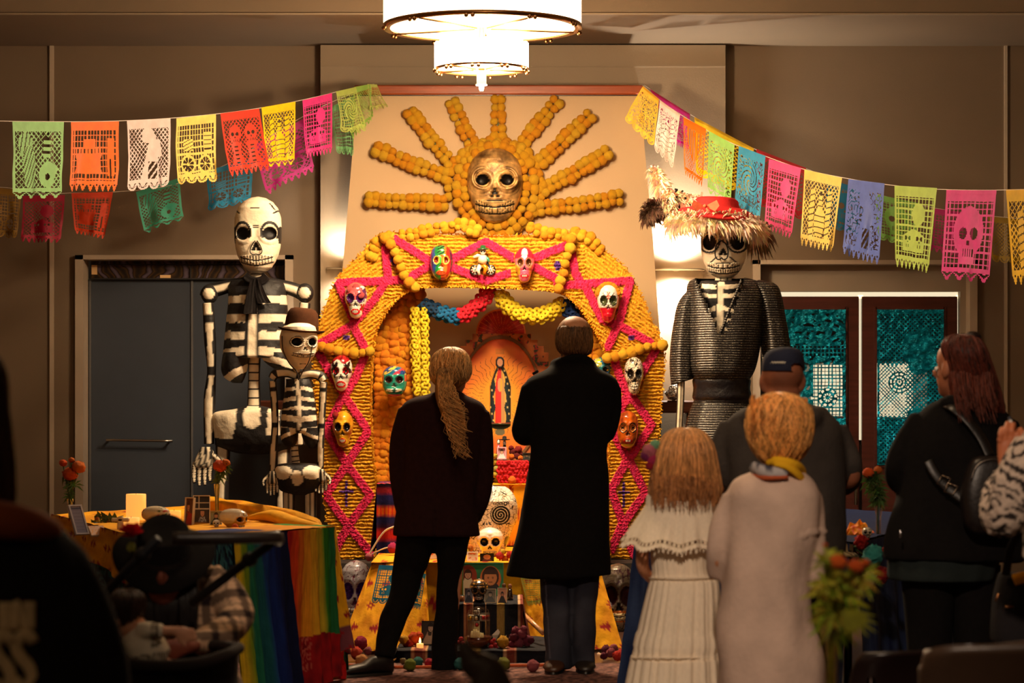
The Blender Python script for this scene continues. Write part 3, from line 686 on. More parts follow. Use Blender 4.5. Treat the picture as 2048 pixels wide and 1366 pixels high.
def m5(x, v):
 if v > .62: return rgb(200, 20, 44)
 return flowerspots([(0, .32)], rgb(240, 90, 70), .13)(x, v) or (BLACK if .25 < v < .36 and abs(abs(x) - .25 - (v - .25) * -3 - .3) < .04 else None)
def m6(x, v):
 if v < .20 + .06 * sin(x * 5): return mixc(rgb(196, 30, 40), rgb(110, 10, 20), .5 + nz((x * 5, v * 12, 0)))
 return flowerspots([(-.55, .4), (.55, .4)], rgb(30, 18, 18), .33)(x, v)
def e6(x, v, e): return rgb(200, 24, 30) if (atan2(v - .43, abs(x) - .42) * 3) % 2 < 1 and e > .4 else BLACK
def m7(x, v):
 if v < .28: return [rgb(30, 80, 150), rgb(220, 200, 80), rgb(30, 110, 150), rgb(210, 60, 80)][int((x * 2.2 + v * 8 + 9)) % 4] if abs(nz((x * 3, v * 6, 2))) > .1 else rgb(24, 60, 120)
 if abs(x) > .84 and .3 < v < .5: return rgb(210, 60, 50)
 if v > .9: return rgb(196, 40, 90)
 return rgb(34, 140, 118)
def m8(x, v):
 q = nz((x * 3.4, v * 6.5, 4)) + .5 * nz((x * 7, v * 14, 8)); return BLACK if abs(q) < .10 or q > .38 else rgb(225, 210, 185)
def m9(x, v):
 if x < -.5 and v < .24: return rgb(170, 30, 30)
 return mixc(rgb(236, 180, 40), rgb(190, 120, 20), .5 + nz((x * 2, v * 4, 7)))
def m10(x, v):
 if v > .88: return rgb(240, 200, 40)
 return mixc(rgb(206, 96, 20), rgb(130, 50, 14), .5 + 1.1 * nz((x * 3, v * 6, 7)))
def e10(x, v, e): return BLACK if e < .35 or .6 < e < .75 else rgb(214, 130, 60)
def m11(x, v): return rgb(236, 210, 40) if math.hypot(x + .3, (v - .2) * 2) < .35 and sin(atan2(v - .2, x + .3) * 12) > -.3 else mixc(rgb(24, 50, 140), rgb(30, 120, 90), .5 + nz((x * 3, v * 4, 5)))
masks = [
(712, 601, 45, 74, 'white skull mask with salmon flowers, purple eyes and red lips on the arch', sp(extra=m1, eye=rgb(70, 20, 90), ringc=rgb(40, 20, 50), lips=RED, m0=.74, m1=.88), 0),
(883, 525, 46, 72, 'skull mask striped blue, green and orange on the arch beam', sp(extra=m2, eye=rgb(130, 30, 10), ringc=rgb(225, 200, 80), nose=rgb(150, 60, 20), rx=.2, ry=.09, lips=rgb(206, 80, 40), tooth=rgb(206, 80, 40), gap=rgb(120, 40, 20), hw=HWT), 0),
(1049, 530, 40, 73, 'pink skull mask with red crown and small painted face on the arch beam', sp(extra=m4, eye=rgb(90, 50, 20), ringc=rgb(220, 120, 90), lips=rgb(220, 30, 50), m0=.76, m1=.86), 0),
(1216, 606, 44, 80, 'white skull mask with orange flower wreath and red jaw on the arch', sp(extra=m5, eye=rgb(60, 66, 34), ringc=BLACK, lips=rgb(190, 20, 40), tooth=rgb(190, 20, 40), gap=rgb(160, 20, 30), n0=.56, n1=.66, m0=.78, m1=.86), 0),
(683, 746, 44, 74, 'white skull mask with dark red hair and grinning red lips on the left pillar', sp(extra=m6, eye=e6, lips=RED, m0=.73, m1=.89, mw=.46), 0),
(789, 763, 50, 64, 'teal skull mask with blue flowered forehead hung in the marigold curtain', sp(extra=m7, eye=rgb(50, 20, 16), ringc=rgb(20, 90, 80), nose=rgb(90, 20, 40), n0=.56, n1=.68, m0=.74, m1=.84, mw=.62, nt=1, tooth=rgb(230, 222, 190), gap=rgb(20, 90, 80), hw=HWT, mo=1), .22),
(1268, 752, 39, 78, 'cracked black and cream mosaic skull mask on the right pillar', sp(extra=m8, ringc=rgb(60, 50, 40), eye=rgb(30, 24, 20)), 0),
(686, 858, 42, 74, 'golden yellow skull mask with a red flower on the left pillar', sp(extra=m9, ringc=rgb(110, 60, 14), lips=rgb(190, 60, 30), m0=.75, m1=.87, mw=.36), 0),
(1255, 859, 43, 76, 'glossy orange brown skull mask with yellow chin on the right pillar', sp(extra=m10, eye=e10, ringc=BLACK, lips=rgb(170, 20, 20), m0=.74, m1=.84, hw=HWT), 0),
(1201, 742, 46, 56, 'blue skull mask with yellow flower peeping over the black coat shoulder', sp(extra=m11, eye=BLACK), .2)]
for cx_, cy_, w_, h_, lb, S, od in masks:
 t = thing('skull_mask', lb, 'mask', P(cx_, cy_, DA + od * .6 - .05), 'painted skull masks on the arch')
 skull('mask_face', 'glaze', (cx_, cy_), w_, h_, DA - .06 + (.1 if od else 0), .17, S, t, n=60, m=58, back=.2)
 if 'wreath' in lb:
  for i in range(11):
   a = math.radians(18 + 144 * i / 10); inst('wreath_flower', MGD[i % 2], P(cx_ + 21 * cos(a), cy_ - 12 - 25 * sin(a), DA - .1), t, (i, i * 2, 0), L(6.2, DA))
 if 'red flower on' in lb:
  inst('flower', pompom(rgb(170, 26, 26), 5), P(671, 831, DA - .12), t, (0, 0, 0), L(7, DA))
 if 'salmon' in lb:
  for a, b in ((700, 580), (722, 590), (712, 574)): inst('flower', pompom(rgb(226, 92, 96), 5), P(a, b, DA - .13), t, (0, 0, 0), (L(7, DA), .012, L(7, DA)))
# little skeleton on a tricycle
def rider():
 d = DA - .05; t = thing('cycling_skeleton', 'small painted skeleton figure riding a tricycle on the arch beam', 'figurine', P(966, 548, d))
 for cx_, r in ((950, 9), (981, 9)):
  wl = MB(rgb(24, 20, 20)); c = P(cx_, 540, d); wl.tube([c + Vector((L(r, d) * cos(a * pi / 10), 0, L(r, d) * sin(a * pi / 10))) for a in range(21)], .006, 6)
  o = wl.build('wheel', 'glaze', t); s = MB(rgb(235, 225, 200))
  for k in range(4): s.tube([c + Vector((L(r, d) * cos(k * pi / 4), -.002, L(r, d) * sin(k * pi / 4))), c - Vector((L(r, d) * cos(k * pi / 4), .002, L(r, d) * sin(k * pi / 4)))], .004, 5)
  s.build('spokes', 'glaze', o)
 f = MB(rgb(40, 60, 140)); f.tube([P(950, 540, d), P(960, 530, d), P(976, 526, d), P(981, 540, d)], .006, 6); f.tube([P(976, 526, d), P(974, 516, d), P(968, 514, d)], .005, 6); f.build('bicycle_frame', 'glaze', t)
 b = MB(WHITE); b.tube([P(962, 528, d - .02), P(966, 518, d - .02), P(968, 510, d - .02)], [.028, .032, .018], 12, lambda v: rgb(235, 225, 205) if v.z > P(0, 524, d).z else rgb(210, 150, 30))
 b.tube([P(964, 514, d - .02), P(955, 511, d - .03), P(947, 515, d - .03)], [.016, .012, .01], 8, rgb(235, 225, 200)); b.tube([P(968, 514, d - .02), P(976, 518, d - .03), P(978, 524, d - .03)], [.014, .011, .008], 8, rgb(60, 150, 120))
 b.tube([P(962, 530, d - .02), P(972, 535, d - .035), P(968, 549, d - .03)], [.02, .017, .009], 8, rgb(230, 130, 20)); b.tube([P(961, 530, d - .02), P(956, 540, d - .035), P(959, 550, d - .03)], [.018, .014, .009], 8, rgb(240, 228, 205))
 b.build('body', 'glaze', t); skull('head', 'glaze', (966, 504), 13, 15, d - .03, .04, sp(nt=4), t, n=26, m=24)
 h = MB(rgb(40, 90, 50)); h.lathe(P(966, 498, d - .03), [(.045, -.004), (.046, 0), (.02, .006), (.018, .022), (.004, .026)], 16); h.build('hat', 'glaze', t)
rider()
# paper lattice garlands inside the arch
def washer(col, seed=0):
 mb = MB(col); R = []
 for i, (r, h) in enumerate(((.2, .0), (.34, .25), (.7, .3), (1.1, .0), (1.12, -.1), (.7, .1), (.2, -.15))): R.append([(r * cos(2 * pi * j / 9) * (1 + .08 * sin(j * 2.3 + seed)), -h, r * sin(2 * pi * j / 9)) for j in range(9)])
 mb.rings(R, None, cap=False); return mb.mesh('paper_loop', 'tissue')
def lattice(pts, d, wpx, cols, label, group=None, rpx=7.2, seed=0):
 rnd = random.Random(seed); K = curve([(*p, d) for p in pts], 200); t = thing('paper_lattice_garland', label, 'garland', P(*K[0]), group); acc = 0; k = 0; ln = sum(math.hypot(K[i + 1][0] - K[i][0], K[i + 1][1] - K[i][1]) for i in range(199)); dist = 0
 W_ = [washer(c) for c in cols]; nc = max(2, int(round(wpx / (rpx * 1.1))))
 for i in range(1, 200):
  s = math.hypot(K[i][0] - K[i - 1][0], K[i][1] - K[i - 1][1]); acc += s; dist += s
  if acc > rpx * 1.15:
   acc = 0; k += 1; q = s or 1; nx, ny = -(K[i][1] - K[i - 1][1]) / q, (K[i][0] - K[i - 1][0]) / q
   for c in range(nc):
    o = (c - (nc - 1) / 2 + (.25 if k % 2 else -.25)) * wpx / nc; bul = .05 * (1 - (2 * o / wpx) ** 2)
    inst('paper_loop', W_[min(len(W_) - 1, int(dist / ln * len(W_)))], P(K[i][0] + nx * o, K[i][1] + ny * o, d - bul), t, (rnd.uniform(-.5, .5), rnd.uniform(-.5, .5), rnd.uniform(-.5, .5)), L(rpx, d) * rnd.uniform(.9, 1.15))
 return t
DI = DA + .12
BLU = rgb(14, 110, 165); REDP = rgb(220, 24, 48); YLP = rgb(238, 212, 40)
lattice([(842, 602), (862, 618), (890, 628), (915, 634), (935, 625), (955, 610), (972, 592), (980, 576)], DI, 24, [rgb(8, 60, 100), BLU, REDP, REDP], 'blue and red paper lattice swag under the left of the arch beam', 'paper swags under the arch beam')
lattice([(998, 578), (1005, 600), (1030, 622), (1060, 632), (1090, 630), (1112, 618), (1128, 602)], DI, 26, [YLP], 'yellow paper lattice swag under the right of the arch beam', 'paper swags under the arch beam', seed=2)
lattice([(1130, 598), (1138, 618), (1150, 640), (1152, 655)], DI, 22, [rgb(12, 50, 110)], 'dark blue paper lattice swag right of the yellow one', 'paper swags under the arch beam', seed=3)
lattice([(832, 612), (830, 660), (831, 710), (834, 760), (836, 790)], DI, 13, [YLP], 'left strip of yellow paper lattice hanging beside the marigold curtain', 'yellow lattice strips', seed=4, rpx=6)
lattice([(848, 612), (849, 660), (849, 710), (850, 760), (850, 795)], DI, 13, [YLP], 'right strip of yellow paper lattice hanging beside the marigold curtain', 'yellow lattice strips', seed=5, rpx=6)
# ---------------------------------------------------------------- papel picado on strings
def skullm(x, y, r=1):
 """little cut-paper skull, True = paper; x,y centred in units of r"""
 x /= r; y /= r
 if math.hypot(x, y * .9 + .1) > 1 and not (abs(x) < .5 and 0 < y < 1.25): return None
 if math.hypot(abs(x) - .38, y + .05) < .26: return False
 if abs(x) < .12 and .25 < y < .45: return False
 if .62 < y < .95 and abs(x) < .42 and (x * 6) % 1 < .35: return False
 return True
def paper(u, v, k, lat, tab):
 """u,v in 0..1 over the flag -> is there paper here"""
 nt = 8 if tab == 0 else 4
 if v > .90:
  f = abs((u * nt) % 1 - .5) * 2; q = (v - .90) / .10
  if tab == 0: return f < 1 - q * .9 and not (q < .3 and f < .3)
  if tab == 2: return f < 1 - q and not (.2 < q + f * .5 < .5)
  r = math.hypot(f, q); return r < 1.0 and not (.35 < r < .75 and (atan2(q, f) * 3.4) % 1 < .45)
 if v < .13: return True
 if u < .045 or u > .955: return True
 if v > .85: return True
 x, y = (u - .5) * 1.0, (v - .5) * 1.2
 r = None
 if k == 'skull': r = skullm(x, y + .02, .30)
 elif k == 'couple':
  for s in (-.2, .2):
   q = skullm(x - s, y + .16, .15)
   if q is not None: r = q
   elif abs(x - s) < .15 - .05 * sin(y * 9) and .0 < y < .40: r = abs(sin(y * 42)) > .4 or abs(x - s) > .05
 elif k == 'bells':
  if math.hypot(x - .22, (y - .22) * 1.0) < .2 and (x - .22 + .5 * (y - .22)) < .14: r = math.hypot(x - .20, y - .25) > .05 or x > .25
  if math.hypot((x + .25), (y + .25) * .7) < .14 : r = abs(sin(x * 40 + y * 9)) > .35
  if math.hypot((x + .18), (y - .10) * .42) < .14: r = abs(sin((x * 2 + y) * 24)) > .4
  if abs(x - .18) < .07 and -.36 < y < -.05: r = sin(y * 60) > -.4
 elif k == 'table':
  if abs(x + .12) < .27 - .04 * sin(y * 12) and -.02 < y < .28: r = True
  elif abs(x + .12) < .27 and -.14 < y < -.02: r = (x * 14) % 1 > .3 or y > -.06
  elif abs(x + .1) < .12 and -.3 < y < -.14: r = True
  elif abs(x - .33) < .07 and -.32 < y < .33: r = not (abs(x - .33) < .015 and y > .05)
 elif k == 'dress':
  if y > -.35 and abs(x - .06 + .1 * y) < .05 + .20 * max(0, (y + .35)): r = not (abs(x - .08) < .09 and y > .12 and ((x * 9 + y * 7) % 1 > .35))
  elif math.hypot(x + .02, y + .33) < .14: r = True
  elif abs(x - .22 - y * .2) < .07 and -.25 < y < .05: r = True
 elif k == 'bike':
  for s in (-.20, .20):
   q = math.hypot(x - s, y - .26)
   if q < .17: r = q > .125 or (atan2(y - .26, x - s) * 1.3) % 1 < .22 or q < .03
  if abs(x + .2) < .12 and -.2 < y < .02: r = abs(sin(y * 50 + x * 20)) > .35
  if abs(x - .28) < .09 and -.3 < y < .08: r = abs(sin(y * 40)) > .3
  if .05 < y < .09: r = True
 elif k == 'saint':
  if abs(x) < .10 + .06 * sin(y * 8) and -.36 < y < .4: r = not (math.hypot(x, y + .28) < .04) and abs(sin(y * 36)) > .25
  elif abs(abs(x) - .23) < .06 and -.34 < y < .42: r = abs(sin(y * 30 + x * 10)) > .3
 elif k == 'bird':
  a = math.hypot(x * .9, (y + .05)); 
  if a < .3: r = abs(sin(a * 34 + atan2(y, x) * 3)) > .42
 elif k == 'heart':
  a = (x * 3) ** 2 + ((-y * 3) - abs(x * 3) ** .6) ** 2
  if a < 1: r = a > .7 or abs(sin(x * 30)) > .5
 elif k == 'grave':
  if abs(x) < .3 and .0 < y < .35 and y > abs(x) * .4: r = skullm((x * 3.2) % 1 - .5, ((y * 3.2) % 1) - .5, .42); r = r is not False
  elif math.hypot(x - .1, y + .2) < .16: r = True
 if r is not None: return r
 if lat == 0: return ((u * 11 + v * 13) % 1) < .24 or ((u * 11 - v * 13) % 1) < .24
 if lat == 1: return ((u * 12) % 1) < .26 or ((v * 15) % 1) < .24
 if lat == 2: return ((u * 15) % 1) < .30 or ((v * 11) % 1) < .2
 return abs(nz((u * 13, v * 18, 4.0))) > .10
NF = 0
def flag(tl, tr, bl, br, col, k, lat, tab, label, dfn, group, wav=1.0):
 global NF; NF += 1; sd = NF * 3.7
 t = thing('papel_picado_flag', label, 'paper flag', P(*tl, dfn(tl[0])), group)
 d0, d1 = dfn(tl[0]), dfn(tr[0])
 def fn(u, v):
  e = v * v * .15
  x = (tl[0] * (1 - u) + tr[0] * u) * (1 - v) + (bl[0] * (1 - u) + br[0] * u) * v; y = (tl[1] * (1 - u) + tr[1] * u) * (1 - v) + (bl[1] * (1 - u) + br[1] * u) * v
  q = nz((u * 2.2, v * 1.5, sd)); q2 = nz((u * 5, v * 4, sd + 5))
  x += wav * v * (3.5 * q + 1.5 * q2); y += wav * v * 1.5 * q2
  return P(x, y, d0 * (1 - u) + d1 * u) + Vector((0, wav * v * (.05 * q + .02 * q2) + .012 * v * sin(u * 14 + sd), 0))
 MB(col).grid(fn, 64, 80, None, lambda u, v: paper(u, v, k, lat, tab)).build('cut_paper', 'papel', t)
 mb = MB(col); mb.grid(lambda u, v: fn(u, v * .05) + Vector((0, -.004, 0)), 20, 2); mb.build('folded_hem', 'papel', t)
 return t
M['papel'] = mat('cut_tissue_paper', .6, vary=.10, vscale=18, bump=.25, bscale=25, transl=.35, dist=.01)
dLF = lambda x: 13.5 + (x + 30) / 775 * 2.85
dRF = lambda x: 16.3 - (x - 1285) / 775 * 3.0
dLB = lambda x: 15.7 + (x) / 745 * .6
dRB = lambda x: 16.4 - (x - 1285) / 775 * .7
def pstring(pts, df, label):
 t = thing('bunting_string', label, 'string', P(*pts[0], df(pts[0][0])), 'bunting strings')
 MB(rgb(210, 200, 190)).tube([P(x, y, df(x)) for x, y in curve(pts, 40)], .0022, 5).build('cord', 'plain', t)
pstring([(-60, 240), (0, 242), (75, 243), (190, 243), (300, 239), (392, 232), (480, 222), (560, 209), (635, 193), (700, 177), (748, 168)], dLF, 'front bunting string from the cap beam to the left edge')
pstring([(-60, 372), (20, 376), (90, 388), (140, 386), (228, 384), (345, 370), (460, 325), (560, 260), (640, 215), (720, 180)], dLB, 'rear bunting string at the left, hanging lower')
pstring([(1285, 170), (1340, 215), (1440, 275), (1530, 312), (1606, 338), (1690, 356), (1780, 370), (1885, 379), (2010, 380), (2110, 376)], dRF, 'front bunting string from the cap beam to the right edge')
pstring([(1288, 170), (1380, 228), (1450, 268), (1510, 298), (1610, 336), (1680, 366), (1780, 395), (1880, 418), (2000, 434), (2110, 440)], dRB, 'rear bunting string at the right')
GF, GB = 'cut-paper flags on the front strings', 'cut-paper flags on the rear strings'
G1, OG, LAV, CRM, RD, YL, PK = rgb(148, 206, 134), rgb(246, 108, 20), rgb(226, 206, 206), rgb(246, 216, 112), rgb(240, 62, 40), rgb(250, 214, 14), rgb(238, 62, 150)
for a in [
((25, 243), (128, 244), (27, 400), (122, 398), G1, 'bells', 0, 2, 'pale green cut-paper flag with bell shapes, leftmost on the front string'),
((142, 244), (238, 243), (143, 384), (234, 382), OG, 'table', 2, 0, 'orange cut-paper flag with a table and standing figure, front string left'),
((254, 241), (341, 237), (258, 384), (339, 374), LAV, 'dress', 0, 1, 'whitish lavender cut-paper flag with a gowned figure, front string left'),
((353, 237), (432, 228), (352, 369), (433, 362), CRM, 'bike', 2, 1, 'cream yellow cut-paper flag with bicycle wheels, front string left'),
((441, 227), (518, 217), (456, 352), (538, 340), RD, 'couple', 0, 0, 'red cut-paper flag with two skeleton figures, front string left'),
((523, 215), (591, 203), (533, 335), (590, 330), YL, 'saint', 0, 2, 'bright yellow cut-paper flag beside the red one, front string left'),
((605, 201), (664, 186), (612, 316), (664, 306), PK, 'grave', 1, 0, 'hot pink cut-paper flag with square lattice, front string left'),
((672, 183), (712, 174), (690, 268), (736, 262), rgb(196, 214, 110), 'bird', 1, 1, 'yellow-green crumpled cut-paper flag just left of the cap beam'),
((708, 174), (742, 168), (700, 278), (748, 232), rgb(160, 206, 96), 'x', 0, 0, 'green twisted cut-paper flag overlapping the left end of the beam'),
((735, 168), (754, 169), (742, 222), (771, 212), rgb(204, 216, 120), 'x', 1, 0, 'small yellow-green paper scrap fluttering on the left end of the beam')]:
 flag(*a, dLF, GF, wav=2.2 if a[0][0] > 670 else 1)
for a in [
((1286, 172), (1318, 198), (1246, 238), (1308, 296), rgb(236, 186, 60), 'x', 3, 1, 'golden yellow scalloped cut-paper flag swinging off the right beam end'),
((1320, 200), (1360, 230), (1309, 300), (1347, 338), rgb(250, 224, 208), 'saint', 3, 1, 'white cut-paper flag, second on the right front string'),
((1367, 234), (1412, 258), (1368, 348), (1404, 374), rgb(252, 124, 20), 'heart', 0, 0, 'orange cut-paper flag, third on the right front string'),
((1418, 262), (1469, 290), (1415, 386), (1461, 414), rgb(170, 226, 122), 'bird', 3, 2, 'light green cut-paper flag above the feathered hat'),
((1478, 292), (1531, 312), (1469, 411), (1519, 446), rgb(64, 164, 208), 'bird', 3, 1, 'sky blue cut-paper flag beside the feathered hat'),
((1538, 318), (1602, 336), (1529, 457), (1582, 478), rgb(244, 86, 150), 'grave', 1, 0, 'pink cut-paper flag between the blue and cream ones'),
((1609, 339), (1684, 356), (1601, 490), (1665, 504), rgb(248, 214, 112), 'saint', 0, 0, 'cream yellow cut-paper flag with a standing figure, right front string'),
((1697, 358), (1769, 367), (1684, 508), (1758, 530), rgb(88, 108, 190), 'dress', 3, 0, 'violet blue cut-paper flag, right front string'),
((1789, 371), (1874, 376), (1791, 532), (1857, 546), rgb(172, 200, 92), 'grave', 1, 0, 'olive green cut-paper flag with large grid, right front string'),
((1893, 380), (1993, 380), (1881, 560), (1978, 568), rgb(208, 40, 136), 'skull', 1, 2, 'magenta cut-paper flag with heart-tipped tabs, right front string'),
((2012, 379), (2110, 377), (2027, 570), (2105, 565), rgb(226, 180, 26), 'saint', 0, 0, 'mustard yellow cut-paper flag cut off by the right picture edge')]:
 flag(*a, dRF, GF)
for a in [
((-22, 374), (42, 380), (-24, 474), (38, 476), rgb(150, 112, 30), 'bike', 1, 1, 'dim yellow cut-paper flag at the left picture edge, rear string'),
((46, 392), (130, 390), (42, 484), (120, 486), rgb(178, 14, 60), 'grave', 0, 0, 'crimson cut-paper flag below the pale green one, rear string'),
((143, 386), (226, 384), (148, 466), (208, 478), rgb(226, 66, 20), 'table', 1, 0, 'orange red cut-paper flag hanging under the orange one'),
((272, 384), (358, 356), (286, 468), (368, 440), rgb(70, 180, 150), 'bells', 0, 2, 'teal green cut-paper flag with torn corner, rear string left'),
((412, 342), (506, 316), (418, 424), (500, 404), rgb(30, 140, 190), 'bike', 2, 1, 'blue cut-paper flag above the large skeleton, rear string left'),
((508, 290), (606, 238), (532, 389), (630, 342), rgb(200, 50, 150), 'bike', 0, 0, 'purple pink cut-paper flag behind the yellow one, rear string left'),
((662, 214), (708, 190), (672, 306), (706, 312), rgb(120, 180, 120), 'x', 1, 1, 'sea green cut-paper flag at the chimney breast edge, rear string left')]:
 flag(*a, dLB, GB)
for a in [
((1300, 178), (1380, 228), (1350, 290), (1378, 300), rgb(190, 30, 130), 'x', 3, 0, 'purple cut-paper flag behind the white one, rear string right'),
((1389, 234), (1508, 297), (1392, 350), (1496, 394), rgb(224, 190, 16), 'x', 0, 1, 'yellow cut-paper flag behind the orange and green ones, rear string right'),
((1513, 298), (1612, 336), (1516, 410), (1608, 440), rgb(196, 16, 36), 'x', 0, 1, 'red cut-paper flag behind the pink one, rear string right'),
((1655, 358), (1738, 382), (1650, 450), (1722, 478), rgb(20, 130, 180), 'skull', 1, 1, 'blue cut-paper flag behind the cream one, rear string right'),
((1750, 388), (1836, 406), (1756, 478), (1830, 496), rgb(130, 190, 90), 'skull', 1, 1, 'green cut-paper flag behind the olive one, rear string right'),
((1864, 416), (1950, 428), (1858, 500), (1940, 520), rgb(190, 40, 120), 'grave', 1, 0, 'dark pink cut-paper flag behind the magenta one, rear string right'),
((1976, 432), (2056, 440), (1984, 522), (2050, 532), rgb(150, 120, 20), 'x', 0, 1, 'dull yellow cut-paper flag behind the mustard one, rear string right')]:
 flag(*a, dRB, GB)
# ---------------------------------------------------------------- the papier mache skeletons
WH = rgb(232, 218, 192); BK = (.008, .007, .008)
def mtube(mb, pts, rad, d, colfn, n=20, segs=None, flat=1):
 """tube through pixel knots (x,y[,d]); radii px per knot; colfn(px_offset_across -1..1, along 0..1, world)"""
 K = [k if len(k) > 2 else (*k, d) for k in pts]; m = segs or max(16, len(K) * 10)
 C_ = curve([(*k, r) for k, r in zip(K, rad if hasattr(rad, '__len__') else [rad] * len(K))], m)
 W_ = [P(c[0], c[1], c[2]) for c in C_]; n0 = len(mb.v)
 base = len(mb.c); mb.tube(W_, [L(c[3], c[2]) for c in C_], n, BK, flat=flat)
 for i in range(m):
  for j in range(n):
   v = Vector(mb.v[n0 + i * n + j]); t = (W_[min(i + 1, m - 1)] - W_[max(i - 1, 0)]); s = Vector((t.z, 0, -t.x)).normalized()
   off = (v - W_[i]).dot(s) / max(L(C_[i][3], C_[i][2]), 1e-6); front = v.y < W_[i].y + .3 * L(C_[i][3], C_[i][2])
   mb.c[base + i * n + j] = colfn(off, i / (m - 1), front)
 return mb
def bone(o, a, f, w=.62, j=()): 
 q = w * (1 + .25 * sin(a * 17 + o))
 if any(abs(a - k) < .022 for k in j): return BK
 return WH if f and abs(o) < q else BK
def wob(x, y): return 2.2 * nz((x * .04, y * .04, 1)) + 1.0 * nz((x * .15, y * .15, 2))
def painted_body(name, rows, d, paint, parent, n=120, m=110, sq=.8, mk='mache', mat_=None):
 mb = MB(BK); vloft(mb, rows, d, n, m, sq)
 cy = d; cs = []
 for v in mb.v:
  x = CX + v[0] * F / d; y = HY - (v[2] - CH) * F / d; q = .006 * nz(v, 9)
  cs.append(paint(x + wob(x, y) * .5, y + wob(x, y), v[1] < d + .02))
 mb.v = [(v[0], v[1] + .008 * nz(v, 14), v[2]) for v in mb.v]
 mb.c = cs; return mb.build(name, mk, parent, True)
def hand(name, wx, wy, d, s, parent, lean=0, dirx=0, thumb=1, col=None, mk='mache', gap=1.0):
 """hanging skeleton hand: palm and five finger tubes, white bones on black; s px length"""
 col = col or (lambda o, a, f: bone(o, (a * 3) % 1 * .9 + .02, f, .55, (.05, .9)))
 mb = MB(BK); X = s * .17
 mb.v and None
 vloft(mb, [(wy - s * .08, wx - X * .7, wx + X * .7, .05), (wy + s * .1, wx - X * 1.3, wx + X * 1.3, .06), (wy + s * .4, wx - X * 1.7 + lean, wx + X * 1.7 + lean, .055), (wy + s * .46, wx - X * 1.4 + lean, wx + X * 1.4 + lean, .03)], d, 26, 16, 1,
  None)
 for i in range(len(mb.c)):
  v = mb.v[i]; x = CX + v[0] * F / d; mb.c[i] = WH if v[1] < d and abs(((x - wx) / X * 1.15) % 1 - .5) < .26 else BK
 for i, (o, ln) in enumerate(((-1.25, .46), (-.45, .54), (.4, .52), (1.2, .42))):
  x = wx + o * X + lean; mtube(mb, [(x, wy + s * .4), (x + lean * .3, wy + s * (.4 + ln * .5)), (x + lean * .2, wy + s * (.4 + ln), d - .02)], [s * .075, s * .07, s * .045], d, col, 12, 22)
 mtube(mb, [(wx + thumb * X * 1.0, wy + s * .12), (wx + thumb * X * 2.2, wy + s * .32, d - .03), (wx + thumb * X * 2.1, wy + s * .55, d - .05)], [s * .075, s * .07, s * .045], d, col, 12, 20)
 return mb.build(name, mk, parent)
def px_of(v, d): return CX + v.x * F / d, HY - (v.z - CH) * F / d
